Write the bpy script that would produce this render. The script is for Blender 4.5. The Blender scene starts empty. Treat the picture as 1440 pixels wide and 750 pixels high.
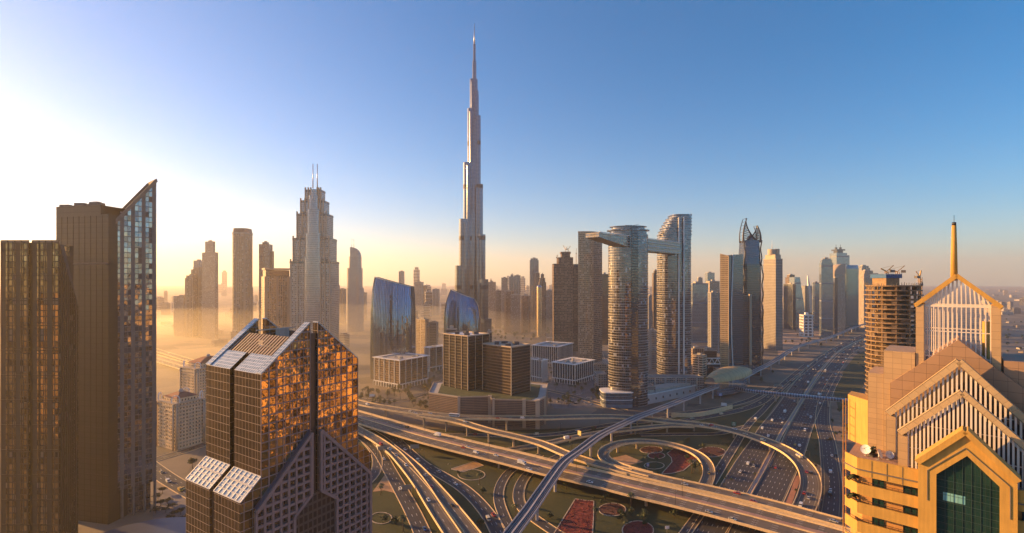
import bpy, math, random
from mathutils import Vector, Matrix
random.seed(7)
C = bpy.context.scene
COL = C.collection
F = 690.0; HC = 170.0; YH = 395.0            # focal length in photo pixels, eye height, horizon row

# ---------------------------------------------------------------- camera
cd = bpy.data.cameras.new('camera'); cam = bpy.data.objects.new('camera', cd); COL.objects.link(cam)
cam.location = (0, 0, HC); cam.rotation_euler = (math.radians(90), 0, 0)
cd.sensor_width = 36; cd.lens = 36 * F / 1440; cd.shift_y = (YH - 375) / 1440
cd.clip_start = 1; cd.clip_end = 60000
C.camera = cam
# ---------------------------------------------------------------- sun and sky
SUN_AZ = math.radians(69); SUN_EL = math.radians(12.0)      # azimuth to the left of the view
SDIR = Vector((-math.sin(SUN_AZ) * math.cos(SUN_EL), math.cos(SUN_AZ) * math.cos(SUN_EL), math.sin(SUN_EL)))
w = bpy.data.worlds.new('World'); C.world = w; w.use_nodes = True
nt = w.node_tree; bg = nt.nodes['Background']
sky = nt.nodes.new('ShaderNodeTexSky'); sky.sky_type = 'NISHITA'; sky.sun_disc = False
sky.sun_elevation = SUN_EL; sky.sun_rotation = -SUN_AZ
sky.altitude = 100; sky.air_density = 1.0; sky.dust_density = 0.4; sky.ozone_density = 4.0
hs = nt.nodes.new('ShaderNodeHueSaturation'); hs.inputs['Saturation'].default_value = 1.3; hs.inputs['Hue'].default_value = 0.496
nt.links.new(sky.outputs[0], hs.inputs['Color']); nt.links.new(hs.outputs[0], bg.inputs[0]); bg.inputs[1].default_value = 0.08
sl = bpy.data.lights.new('sun', 'SUN'); sun = bpy.data.objects.new('sun', sl); COL.objects.link(sun)
sl.energy = 5.0; sl.angle = math.radians(0.6); sl.color = (1.0, 0.53, 0.16)
sun.rotation_euler = SDIR.to_track_quat('Z', 'Y').to_euler(); sun.location = (-400, 200, 500)
vs = C.view_settings; vs.view_transform = 'Standard'; vs.look = 'None'; vs.gamma = 1.0; vs.exposure = 1.45
HAZE_DENSITY = 7.5e-5; HAZE_ANISO = 0.46; HAZE_COL = (1.0, 0.92, 0.84)
C.cycles.max_bounces = 6; C.cycles.diffuse_bounces = 2; C.cycles.glossy_bounces = 4; C.cycles.volume_bounces = 4
C.cycles.sample_clamp_indirect = 6.0

# ---------------------------------------------------------------- helpers
def PX(px, Y): return (px - 720.0) * Y / F
def PZ(py, Y): return HC + (YH - py) * Y / F
def GY(py, z=0.0): return F * (HC - z) / (py - YH)          # distance of a point at height z seen at row py
def GP(px, py, z=0.0):
    Y = GY(py, z); return Vector((PX(px, Y), Y, z))
def V(*a): return Vector(a)

def tag(o, label, cat, group=None, kind=None):
    if label: o['label'] = label
    if cat: o['category'] = cat
    if group: o['group'] = group
    if kind: o['kind'] = kind
    return o
def thing(name, label, cat, loc=(0, 0, 0), group=None, rz=0):
    o = bpy.data.objects.new(name, None); COL.objects.link(o); o.empty_display_size = 1
    o.location = loc; o.rotation_euler = (0, 0, rz)
    return tag(o, label, cat, group)
def rootloc(p):
    l = Vector((0, 0, 0))
    while p is not None:
        l = l + Vector(p.location); p = p.parent
    return l

class MB:
    def __init__(s): s.v = []; s.f = []; s.uv = []; s.m = []; s.sm = []
    def face(s, pts, uv=None, m=0, smooth=False):
        b = len(s.v); s.v += [tuple(p) for p in pts]
        s.f.append(tuple(range(b, b + len(pts))))
        if uv is None:
            p0 = Vector(pts[0]); e = Vector(pts[1]) - p0
            e = e.normalized() if e.length > 1e-6 else Vector((1, 0, 0))
            n = (Vector(pts[1]) - p0).cross(Vector(pts[2]) - p0)
            t = n.cross(e); t = t.normalized() if t.length > 1e-9 else Vector((0, 0, 1))
            uv = [((Vector(p) - p0).dot(e), (Vector(p) - p0).dot(t)) for p in pts]
        s.uv.append(list(uv)); s.m.append(m); s.sm.append(smooth)
    def wall(s, a, b, z0, z1, u0=0.0, m=0, za=None, zb=None, smooth=False):
        """vertical quad from a to b (2D); outside is to the right of a->b reversed (counter-clockwise plans)"""
        L = math.hypot(b[0] - a[0], b[1] - a[1])
        ta = z1 if za is None else za; tb = z1 if zb is None else zb
        s.face([(a[0], a[1], z0), (b[0], b[1], z0), (b[0], b[1], tb), (a[0], a[1], ta)],
               [(u0, z0), (u0 + L, z0), (u0 + L, tb), (u0, ta)], m, smooth)
        return u0 + L
    def prism(s, plan, z0, z1, top=True, bottom=False, m=0, mt=None, smooth=False):
        plan = ccw(plan); u = 0.0; n = len(plan)
        for i in range(n):
            u = s.wall(plan[i], plan[(i + 1) % n], z0, z1, u, m, smooth=smooth)
        if top: s.face([(p[0], p[1], z1) for p in plan], [(p[0], p[1]) for p in plan], m if mt is None else mt)
        if bottom: s.face([(p[0], p[1], z0) for p in reversed(plan)], None, m if mt is None else mt)
    def frust(s, plan0, z0, plan1, z1, top=True, m=0, mt=None, smooth=False):
        n = len(plan0); u = 0
        for i in range(n):
            a, b, c, d = plan0[i], plan0[(i + 1) % n], plan1[(i + 1) % n], plan1[i]
            L = math.hypot(b[0] - a[0], b[1] - a[1])
            s.face([(a[0], a[1], z0), (b[0], b[1], z0), (c[0], c[1], z1), (d[0], d[1], z1)],
                   [(u, z0), (u + L, z0), (u + L, z1), (u, z1)], m, smooth); u += L
        if top: s.face([(p[0], p[1], z1) for p in plan1], [(p[0], p[1]) for p in plan1], m if mt is None else mt)
    def box(s, c, size, rz=0.0, m=0, bottom=True):
        """c = centre of the base"""
        hx, hy, h = size[0] / 2, size[1] / 2, size[2]; ca, sa = math.cos(rz), math.sin(rz)
        pl = [(c[0] + x * ca - y * sa, c[1] + x * sa + y * ca) for x, y in ((-hx, -hy), (hx, -hy), (hx, hy), (-hx, hy))]
        s.prism(pl, c[2], c[2] + h, True, bottom, m)
    def bar(s, p, q, w, h, up=(0, 0, 1), m=0):
        """square bar from p to q: w across, h along up, centred"""
        p = Vector(p); q = Vector(q); d = q - p; L = d.length
        if L < 1e-6: return
        d /= L; upv = Vector(up)
        if abs(d.dot(upv.normalized())) > 0.99: upv = Vector((0, 1, 0))
        sd = d.cross(upv).normalized(); un = sd.cross(d).normalized()
        o = [(-w / 2, -h / 2), (w / 2, -h / 2), (w / 2, h / 2), (-w / 2, h / 2)]
        A = [p + sd * a + un * b for a, b in o]; B = [q + sd * a + un * b for a, b in o]
        for i in range(4):
            j = (i + 1) % 4; s.face([A[i], B[i], B[j], A[j]][::-1], [(0, 0), (L, 0), (L, w), (0, w)], m)
        s.face(A, None, m); s.face(B[::-1], None, m)
    def tube(s, pts, r, n=8, m=0, r1=None, cap=True):
        pts = [Vector(p) for p in pts]; rings = []
        N = len(pts)
        for i, p in enumerate(pts):
            d = (pts[min(i + 1, N - 1)] - pts[max(i - 1, 0)]).normalized()
            a = Vector((0, 0, 1)) if abs(d.z) < 0.95 else Vector((1, 0, 0))
            x = d.cross(a).normalized(); y = x.cross(d)
            rr = r if r1 is None else r + (r1 - r) * i / max(1, N - 1)
            rings.append([p + x * math.cos(t) * rr + y * math.sin(t) * rr for t in [2 * math.pi * k / n for k in range(n)]])
        for i in range(N - 1):
            for k in range(n):
                l = (k + 1) % n; s.face([rings[i][k], rings[i][l], rings[i + 1][l], rings[i + 1][k]][::-1], None, m, True)
        if cap:
            s.face(rings[0], None, m); s.face(rings[-1][::-1], None, m)
    def lathe(s, c, prof, n=16, m=0, smooth=True):
        for i in range(len(prof) - 1):
            (r0, z0), (r1, z1) = prof[i], prof[i + 1]
            for k in range(n):
                a, b = 2 * math.pi * k / n, 2 * math.pi * (k + 1) / n
                q = []
                for r, z, t in ((r0, z0, a), (r0, z0, b), (r1, z1, b), (r1, z1, a)):
                    q.append((c[0] + r * math.cos(t), c[1] + r * math.sin(t), c[2] + z))
                if r0 < 1e-6: q = [q[0], q[2], q[3]]
                elif r1 < 1e-6: q = [q[0], q[1], q[2]]
                s.face(q, None, m, smooth)
    def pieces(s, name, mats, parent=None):
        """one object per connected piece"""
        key = [(round(v[0], 3), round(v[1], 3), round(v[2], 3)) for v in s.v]; up = {k: k for k in key}
        def find(k):
            while up[k] != k: up[k] = up[up[k]]; k = up[k]
            return k
        for f in s.f:
            a = find(key[f[0]])
            for i in f[1:]: up[find(key[i])] = a
        grp = {}
        for i, f in enumerate(s.f): grp.setdefault(find(key[f[0]]), []).append(i)
        out = []
        for ids in grp.values():
            q = MB()
            for i in ids: q.face([s.v[j] for j in s.f[i]], s.uv[i], s.m[i], s.sm[i])
            out.append(q.build(name, mats, parent))
        return out
    def build(s, name, mats, parent=None, weld=True):
        me = bpy.data.meshes.new(name)
        off = rootloc(parent) if parent is not None else Vector((0, 0, 0))
        vs_, fs, idx = [], [], {}
        for v in s.v:
            k = (round(v[0], 3), round(v[1], 3), round(v[2], 3))
            if k not in idx: idx[k] = len(vs_); vs_.append((v[0] - off.x, v[1] - off.y, v[2] - off.z))
        uvs, ms, sms = [], [], []
        for f, u, m, sm in zip(s.f, s.uv, s.m, s.sm):
            g = []; gu = []
            for i, uu in zip(f, u):
                v = s.v[i]; k = idx[(round(v[0], 3), round(v[1], 3), round(v[2], 3))]
                if k not in g: g.append(k); gu.append(uu)
            if len(g) >= 3: fs.append(g); uvs += gu; ms.append(m); sms.append(sm)
        me.from_pydata(vs_, [], fs)
        lay = me.uv_layers.new(name='UVMap')
        if len(lay.data) == len(uvs):
            lay.data.foreach_set('uv', [c for u in uvs for c in u])
        me.polygons.foreach_set('material_index', ms); me.polygons.foreach_set('use_smooth', sms)
        for m in (mats if isinstance(mats, (list, tuple)) else [mats]): me.materials.append(m)
        me.update()
        o = bpy.data.objects.new(name, me); COL.objects.link(o)
        if parent is not None: o.parent = parent
        return o

def ccw(pl):
    a = sum(pl[i][0] * pl[(i + 1) % len(pl)][1] - pl[(i + 1) % len(pl)][0] * pl[i][1] for i in range(len(pl)))
    return list(pl) if a > 0 else list(reversed(pl))
def scaled(pl, k, c=None, ky=None):
    if c is None: c = (sum(p[0] for p in pl) / len(pl), sum(p[1] for p in pl) / len(pl))
    return [(c[0] + (p[0] - c[0]) * k, c[1] + (p[1] - c[1]) * (k if ky is None else ky)) for p in pl]
def centre(pl): return (sum(p[0] for p in pl) / len(pl), sum(p[1] for p in pl) / len(pl))
def inset(pl, d):
    """shrink a convex plan by d metres"""
    pl = ccw(pl); n = len(pl); out = []
    for i in range(n):
        p0, p1, p2 = Vector(pl[i - 1]), Vector(pl[i]), Vector(pl[(i + 1) % n])
        e1 = (p1 - p0).normalized(); e2 = (p2 - p1).normalized()
        n1 = Vector((-e1.y, e1.x)); n2 = Vector((-e2.y, e2.x)); b = n1 + n2
        k = d / max(0.3, (1 + n1.dot(n2)))
        out.append(tuple(p1 + b * k))
    return out
def corner_plan(px0, s, px1, Y, dl):
    """rectangle whose left, near and right corners fall on image columns px0, s, px1; dl = how much deeper the left corner is"""
    X0 = PX(s, Y); Xl = PX(px0, Y + dl); cr = (px1 - 720) / F; ax = Xl - X0
    dr = -ax * (cr * Y - X0) / (ax * cr + dl)
    Xr = cr * (Y + dr)
    return [(X0, Y), (Xr, Y + dr), (Xr + ax, Y + dr + dl), (Xl, Y + dl)]
def face_plan(px0, px1, Y, depth, rot=0.0):
    a, b = PX(px0, Y), PX(px1, Y); cx, cy = (a + b) / 2, Y + depth / 2; h = (b - a) / 2
    ca, sa = math.cos(rot), math.sin(rot)
    return [(cx + x * ca - y * sa, cy + x * sa + y * ca) for x, y in ((-h, -depth / 2), (h, -depth / 2), (h, depth / 2), (-h, depth / 2))]
def ellipse(cx, cy, a, b, n=32, rot=0.0):
    ca, sa = math.cos(rot), math.sin(rot); out = []
    for k in range(n):
        t = 2 * math.pi * k / n; x, y = a * math.cos(t), b * math.sin(t)
        out.append((cx + x * ca - y * sa, cy + x * sa + y * ca))
    return out
def squircle(pl, r=0.3, n=5):
    """round the corners of a 4-gon"""
    pl = ccw(pl); out = []
    for i in range(len(pl)):
        p0, p1, p2 = Vector(pl[i - 1]), Vector(pl[i]), Vector(pl[(i + 1) % len(pl)])
        a = p1.lerp(p0, r); b = p1.lerp(p2, r)
        for k in range(n + 1):
            t = k / n; out.append(tuple(a * (1 - t) ** 2 + p1 * 2 * t * (1 - t) + b * t * t))
    return out

# ---------------------------------------------------------------- materials
_mc = {}
class NB:
    def __init__(s, name):
        s.mat = bpy.data.materials.new(name); s.mat.use_nodes = True; s.t = s.mat.node_tree
        s.p = s.t.nodes['Principled BSDF']
    def n(s, typ, **kw):
        o = s.t.nodes.new(typ)
        for k, v in kw.items(): setattr(o, k, v)
        return o
    def l(s, a, b): s.t.links.new(a, b)
    def val(s, x, sock):
        if isinstance(x, (int, float)): sock.default_value = x
        elif isinstance(x, (tuple, list)): sock.default_value = tuple(x) + ((1,) if len(x) == 3 and len(sock.default_value) == 4 else ())
        else: s.l(x, sock)
    def math(s, op, a, b=0.0, c=None):
        o = s.n('ShaderNodeMath', operation=op); s.val(a, o.inputs[0]); s.val(b, o.inputs[1])
        if c is not None: s.val(c, o.inputs[2])
        return o.outputs[0]
    def mix(s, f, a, b):
        o = s.n('ShaderNodeMix', data_type='RGBA'); s.val(f, o.inputs[0]); s.val(a, o.inputs[6]); s.val(b, o.inputs[7])
        return o.outputs[2]
    def mixf(s, f, a, b):
        o = s.n('ShaderNodeMix', data_type='FLOAT'); s.val(f, o.inputs[0]); s.val(a, o.inputs[2]); s.val(b, o.inputs[3])
        return o.outputs[0]
    def noise(s, vec, scale, detail=3, rough=0.55, out=0):
        o = s.n('ShaderNodeTexNoise'); o.inputs['Scale'].default_value = scale; o.inputs['Detail'].default_value = detail
        o.inputs['Roughness'].default_value = rough
        if vec is not None: s.l(vec, o.inputs['Vector'])
        return o.outputs[out]
    def white(s, vec, dim='3D'):
        o = s.n('ShaderNodeTexWhiteNoise', noise_dimensions=dim); s.l(vec, o.inputs['Vector']); return o.outputs
    def comb(s, x, y, z=0.0):
        o = s.n('ShaderNodeCombineXYZ'); s.val(x, o.inputs[0]); s.val(y, o.inputs[1]); s.val(z, o.inputs[2]); return o.outputs[0]
    def uv(s):
        o = s.n('ShaderNodeUVMap'); x = s.n('ShaderNodeSeparateXYZ'); s.l(o.outputs[0], x.inputs[0]); return x.outputs[0], x.outputs[1]
    def pos(s):
        return s.n('ShaderNodeNewGeometry').outputs['Position']
    def ramp(s, f, stops):
        o = s.n('ShaderNodeValToRGB'); e = o.color_ramp.elements
        while len(e) < len(stops): e.new(0.5)
        for k, (p, c) in enumerate(stops): e[k].position = p; e[k].color = tuple(c) + (1,)
        s.val(f, o.inputs[0]); return o.outputs[0]
    def out(s, color, rough=0.7, metal=0.0, normal=None, spec=None):
        s.val(color, s.p.inputs['Base Color']); s.val(rough, s.p.inputs['Roughness']); s.val(metal, s.p.inputs['Metallic'])
        if normal is not None: s.l(normal, s.p.inputs['Normal'])
        if spec is not None: s.val(spec, s.p.inputs['Specular IOR Level'])
        return s.mat
def plain(name, col, rough=0.75, metal=0.0, var=0.25, scale=0.15, bump=0.0):
    """one colour broken up by two sizes of noise"""
    key = ('plain', name)
    if key in _mc: return _mc[key]
    b = NB(name); p = b.pos()
    n1 = b.noise(p, scale, 4); n2 = b.noise(p, scale * 7, 2)
    f = b.math('ADD', b.math('MULTIPLY', n1, 0.65), b.math('MULTIPLY', n2, 0.35))
    f = b.math('MULTIPLY', b.math('SUBTRACT', f, 0.3), 2.5)
    lo = tuple(c * (1 - var) for c in col); hi = tuple(min(1, c * (1 + var)) for c in col)
    m = b.out(b.mix(f, lo, hi), rough, metal)
    _mc[key] = m; return m
def streaked(name, col, rough=0.75, var=0.12):
    """render or paint with rain streaks running down and soft blotches"""
    key = ('streak', name)
    if key in _mc: return _mc[key]
    b = NB(name); p = b.pos(); x = b.n('ShaderNodeSeparateXYZ'); b.l(p, x.inputs[0])
    st = b.noise(b.comb(b.math('MULTIPLY', x.outputs[0], 2.2), b.math('MULTIPLY', x.outputs[1], 2.2), b.math('MULTIPLY', x.outputs[2], .16)), 1.0, 4)
    bl = b.noise(p, .35, 4); f = b.math('ADD', b.math('MULTIPLY', st, .6), b.math('MULTIPLY', bl, .4))
    f = b.math('MULTIPLY', b.math('SUBTRACT', f, .32), 2.6)
    m = b.out(b.mix(f, tuple(c * (1 - var * 1.7) for c in col), tuple(min(1, c * (1 + var * .7)) for c in col)), rough); _mc[key] = m; return m
def facade(name, glass=(0.25, 0.3, 0.36), glass2=None, frame=(0.35, 0.33, 0.3), floor=3.6, bay=1.8, mull=0.1, slab=0.2,
           metal=0.75, rough=0.07, wob=0.012, ripple=0.01, frough=0.6, fmetal=0.0, band=0, spot=0.0, spotcol=(0.3, 0.28, 0.25), blind=0.0,
           ripple_scale=0.25, big=0, bigcol=None):
    """curtain wall or punched wall, drawn in metres on the wall's own UVs: u along the wall, v = height.
    mull / slab = share of a bay / a storey that is frame; wob = tilt of single panes; spot = share of opaque panels"""
    key = ('fac', name)
    if key in _mc: return _mc[key]
    b = NB(name); u, v = b.uv()
    ub = b.math('DIVIDE', u, bay); vb = b.math('DIVIDE', v, floor)
    fu = b.math('FRACT', ub); fv = b.math('FRACT', vb)
    mk = b.math('MAXIMUM', b.math('LESS_THAN', fu, mull), b.math('LESS_THAN', fv, slab))
    if band:   # a blind belt every few storeys
        mk = b.math('MAXIMUM', mk, b.math('LESS_THAN', b.math('FRACT', b.math('DIVIDE', vb, band)), 1.0 / band))
    if big:    # a wide pier every few bays
        mk = b.math('MAXIMUM', mk, b.math('LESS_THAN', b.math('FRACT', b.math('DIVIDE', ub, big)), 1.0 / big))
    cell = b.comb(b.math('FLOOR', ub), b.math('FLOOR', vb), 3.7)
    wn = b.white(cell); r, rc = wn[0], wn[1]
    g2 = glass2 if glass2 is not None else tuple(c * 0.55 for c in glass)
    gcol = b.mix(r, glass, g2)
    gm = metal; gr = rough
    if spot > 0:
        c2 = b.comb(b.math('FLOOR', ub), b.math('FLOOR', b.math('DIVIDE', vb, 1.0)), 9.1)
        sp = b.math('LESS_THAN', b.white(c2)[0], spot)
        gcol = b.mix(sp, gcol, spotcol); gm = b.mixf(sp, metal, 0.0); gr = b.mixf(sp, rough, 0.6)
    if blind > 0:
        bl = b.math('LESS_THAN', b.white(b.comb(b.math('FLOOR', ub), b.math('FLOOR', vb), 21.3))[0], blind)
        gcol = b.mix(bl, gcol, tuple(min(1, c * 1.8 + 0.06) for c in glass)); gm = b.mixf(bl, gm, metal * 0.4)
    fn = b.noise(b.pos(), 0.08, 4); fcol = b.mix(fn, tuple(c * 0.75 for c in frame), tuple(min(1, c * 1.2) for c in frame))
    col = b.mix(mk, gcol, fcol); met = b.mixf(mk, gm, fmetal); rg = b.mixf(mk, gr, frough)
    geo = b.n('ShaderNodeNewGeometry')
    rv = b.n('ShaderNodeVectorMath', operation='SUBTRACT'); b.l(rc, rv.inputs[0]); rv.inputs[1].default_value = (.5, .5, .5)
    rs = b.n('ShaderNodeVectorMath', operation='SCALE'); b.l(rv.outputs[0], rs.inputs[0])
    b.l(b.math('MULTIPLY', b.math('SUBTRACT', 1.0, mk), wob), rs.inputs[3])
    nc = b.noise(geo.outputs['Position'], ripple_scale, 3, 0.6, out=1)
    nv = b.n('ShaderNodeVectorMath', operation='SUBTRACT'); b.l(nc, nv.inputs[0]); nv.inputs[1].default_value = (.5, .5, .5)
    ns = b.n('ShaderNodeVectorMath', operation='SCALE'); b.l(nv.outputs[0], ns.inputs[0]); ns.inputs[3].default_value = ripple
    a1 = b.n('ShaderNodeVectorMath', operation='ADD'); b.l(geo.outputs['Normal'], a1.inputs[0]); b.l(rs.outputs[0], a1.inputs[1])
    a2 = b.n('ShaderNodeVectorMath', operation='ADD'); b.l(a1.outputs[0], a2.inputs[0]); b.l(ns.outputs[0], a2.inputs[1])
    nn = b.n('ShaderNodeVectorMath', operation='NORMALIZE'); b.l(a2.outputs[0], nn.inputs[0])
    m = b.out(col, rg, met, nn.outputs[0]); _mc[key] = m; return m
def road_mat(name, half, lanes, base=(0.05, 0.047, 0.047), shoulder=1.0, edge=(0.42, 0.36, 0.22), lanew=3.6, centre_line=False):
    """asphalt drawn on UVs: u metres across from the middle, v metres along"""
    key = ('road', name)
    if key in _mc: return _mc[key]
    b = NB(name); u, v = b.uv(); p = b.pos()
    n1 = b.noise(p, 0.03, 4); n2 = b.noise(b.comb(b.math('MULTIPLY', u, 1.4), b.math('MULTIPLY', v, 0.03)), 1.0, 3); n3 = b.noise(p, 2.5, 2)
    f = b.math('ADD', b.math('MULTIPLY', n1, 0.4), b.math('ADD', b.math('MULTIPLY', n2, 0.45), b.math('MULTIPLY', n3, 0.15)))
    col = b.mix(b.math('MULTIPLY', b.math('SUBTRACT', f, 0.3), 2.4), tuple(c * 0.62 for c in base), tuple(c * 1.5 for c in base))
    au = b.math('ABSOLUTE', u)
    # worn paint
    wear = b.math('MULTIPLY', b.math('GREATER_THAN', n3, 0.36), 0.85)
    lw = lanes * lanew / 2.0
    el = b.math('LESS_THAN', b.math('ABSOLUTE', b.math('SUBTRACT', au, lw)), 0.13)
    lu = b.math('ABSOLUTE', b.math('SUBTRACT', b.math('FRACT', b.math('ADD', b.math('DIVIDE', b.math('ADD', u, lw), lanew), 0.5)), 0.5))
    inl = b.math('LESS_THAN', au, lw - 0.5)
    dash = b.math('LESS_THAN', b.math('FRACT', b.math('DIVIDE', v, 12.0)), 0.3)
    ll = b.math('MULTIPLY', b.math('MULTIPLY', b.math('LESS_THAN', lu, 0.13 / lanew * 1.2), inl), dash)
    col = b.mix(b.math('MULTIPLY', ll, wear), col, (0.7, 0.68, 0.64)); col = b.mix(b.math('MULTIPLY', el, wear), col, edge)
    jt = b.math('MULTIPLY', b.math('LESS_THAN', b.math('FRACT', b.math('DIVIDE', v, 34.0)), .012), .6)
    col = b.mix(jt, col, tuple(c * .3 for c in base))
    pv = b.n('ShaderNodeTexVoronoi'); pv.inputs['Scale'].default_value = 1.0; b.l(b.comb(b.math('MULTIPLY', u, .28), b.math('MULTIPLY', v, .035)), pv.inputs['Vector'])
    ps = b.n('ShaderNodeSeparateColor'); b.l(pv.outputs['Color'], ps.inputs[0])
    col = b.mix(b.math('MULTIPLY', b.math('GREATER_THAN', ps.outputs[0], .8), .35), col, tuple(c * .5 for c in base))
    wu = b.math('ABSOLUTE', b.math('SUBTRACT', b.math('FRACT', b.math('DIVIDE', b.math('ADD', u, lw), lanew)), .5))
    tw = b.math('MULTIPLY', b.math('LESS_THAN', b.math('ABSOLUTE', b.math('SUBTRACT', wu, .24)), .07), b.math('MULTIPLY', n2, .55))
    col = b.mix(tw, col, tuple(c * .45 for c in base))
    sh = b.math('GREATER_THAN', au, half - shoulder)
    col = b.mix(b.math('MULTIPLY', sh, 0.6), col, (0.2, 0.18, 0.15))
    m = b.out(col, 0.8); _mc[key] = m; return m
# ================================================================ SETTING: ground, sea of low city, air
def ground_mat():
    b = NB('city_ground'); p = b.pos()
    n0 = b.noise(p, 0.0011, 5, 0.6); n1 = b.noise(p, 0.006, 5, 0.6); n2 = b.noise(p, 0.05, 4)
    vo = b.n('ShaderNodeTexVoronoi'); vo.inputs['Scale'].default_value = 0.016; b.l(p, vo.inputs['Vector'])
    blk = b.n('ShaderNodeSeparateColor'); b.l(vo.outputs['Color'], blk.inputs[0])
    sand = b.mix(n2, (0.15, 0.115, 0.08), (0.27, 0.21, 0.15))
    paved = b.mix(blk.outputs[0], (0.05, 0.047, 0.045), (0.17, 0.145, 0.12))
    c = b.mix(b.math('GREATER_THAN', blk.outputs[1], 0.45), sand, paved)
    grn = b.math('MULTIPLY', b.math('SUBTRACT', n1, 0.52), 9.0)
    gc = b.n('ShaderNodeClamp'); b.l(grn, gc.inputs[0])
    c = b.mix(b.math('MULTIPLY', gc.outputs[0], 0.8), c, b.mix(n2, (0.03, 0.035, 0.018), (0.075, 0.07, 0.03)))
    c = b.mix(b.math('MULTIPLY', n0, 0.5), c, (0.22, 0.17, 0.12))
    return b.out(c, 0.9)
g = MB(); g.face([(-15000, -3000, 0), (15000, -3000, 0), (15000, 16000, 0), (-15000, 16000, 0)])
ground = g.build('ground', ground_mat()); tag(ground, 'sandy city ground with paved plots and scrub reaching the hazy horizon', 'ground', kind='structure')

def haze():
    m = bpy.data.materials.new('haze_air'); m.use_nodes = True; t = m.node_tree; t.nodes.clear()
    o = t.nodes.new('ShaderNodeOutputMaterial'); v = t.nodes.new('ShaderNodeVolumePrincipled')
    v.inputs['Color'].default_value = HAZE_COL + (1,); v.inputs['Density'].default_value = HAZE_DENSITY
    v.inputs['Anisotropy'].default_value = HAZE_ANISO
    t.links.new(v.outputs[0], o.inputs['Volume'])
    h = MB(); h.prism([(-15500, -3500), (15500, -3500), (15500, 16500), (-15500, 16500)], -1.0, 860.0, True, True)
    ob = h.build('haze', m); tag(ob, 'golden morning haze lying over the whole city', 'haze', kind='stuff')
haze()
def mist(c, r, dens, label):
    m = bpy.data.materials.new('mist_air'); m.use_nodes = True; t = m.node_tree; t.nodes.clear()
    o = t.nodes.new('ShaderNodeOutputMaterial'); v = t.nodes.new('ShaderNodeVolumePrincipled')
    v.inputs['Color'].default_value = (1.0, .88, .62, 1); v.inputs['Density'].default_value = dens; v.inputs['Anisotropy'].default_value = .6
    t.links.new(v.outputs[0], o.inputs['Volume'])
    h = MB(); n = 14
    h.lathe((0, 0, 0), [(math.cos(math.pi / 2 * k / n), math.sin(math.pi / 2 * k / n)) for k in range(n + 1)], 40)
    h.face([(math.cos(2 * math.pi * k / 40), math.sin(2 * math.pi * k / 40), 0) for k in range(40)][::-1])
    ob = h.build('mist', m); ob.location = (c[0], c[1], -.5); ob.scale = r; tag(ob, label, 'mist', kind='stuff')
mist((-620, 1330), (880, 960, 100), 3.6e-4, 'low golden mist bank lying among the hazy towers beyond the gabled hotel')
mist((-420, 960), (380, 300, 48), 5.0e-4, 'nearer patch of golden mist over the low ground behind the gabled hotel')
mist((-900, 1750), (520, 420, 60), 6.0e-4, 'farther patch of golden mist at the feet of the hazy towers')
mist((-170, 830), (340, 270, 42), 3.2e-4, 'thin golden mist drifting over the framed block and upper flyover')
mist((-60, 1500), (420, 300, 50), 4.0e-4, 'patch of golden mist around the foot of the supertall tower')

# ---------------------------------------------------------------- materials of the city
M = {}
M['roof'] = plain('roof_gravel', (0.22, 0.20, 0.18), 0.9)
M['roof_pale'] = plain('roof_pale', (0.42, 0.39, 0.35), 0.85)
M['roof_dark'] = plain('roof_dark', (0.06, 0.058, 0.06), 0.8)
M['concrete'] = plain('concrete', (0.38, 0.34, 0.29), 0.8, scale=0.3)
M['concrete_dark'] = plain('concrete_dark', (0.16, 0.14, 0.125), 0.85, scale=0.3)
M['white'] = plain('white_paint', (0.75, 0.73, 0.70), 0.5, var=0.08)
M['steel'] = plain('steel', (0.42, 0.42, 0.43), 0.35, 0.8, var=0.1)
M['dark_steel'] = plain('dark_steel', (0.05, 0.05, 0.055), 0.4, 0.6, var=0.15)
M['beige_stone'] = plain('beige_stone', (0.46, 0.36, 0.26), 0.75, scale=0.2, var=0.12)
M['fac_beige'] = facade('fac_beige', (0.18, 0.17, 0.16), frame=(0.40, 0.32, 0.25), floor=3.6, bay=3.4, mull=0.45, slab=0.4, blind=0.2)
M['fac_tan'] = facade('fac_tan', (0.15, 0.14, 0.13), frame=(0.33, 0.24, 0.17), floor=3.5, bay=4.2, mull=0.4, slab=0.34, blind=0.15, big=5)
M['fac_grey'] = facade('fac_grey', (0.22, 0.25, 0.28), frame=(0.30, 0.29, 0.28), floor=3.6, bay=2.6, mull=0.3, slab=0.3, big=6)
M['fac_glassblue'] = facade('fac_glassblue', (0.30, 0.38, 0.46), frame=(0.20, 0.22, 0.25), floor=3.8, bay=1.6, mull=0.1, slab=0.16, band=14)
M['fac_dark'] = facade('fac_dark', (0.13, 0.15, 0.18), frame=(0.07, 0.07, 0.075), floor=3.7, bay=1.6, mull=0.12, slab=0.2)
M['fac_brown'] = facade('fac_brown', (0.18, 0.15, 0.13), frame=(0.20, 0.14, 0.10), floor=3.5, bay=2.4, mull=0.25, slab=0.3)

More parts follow.
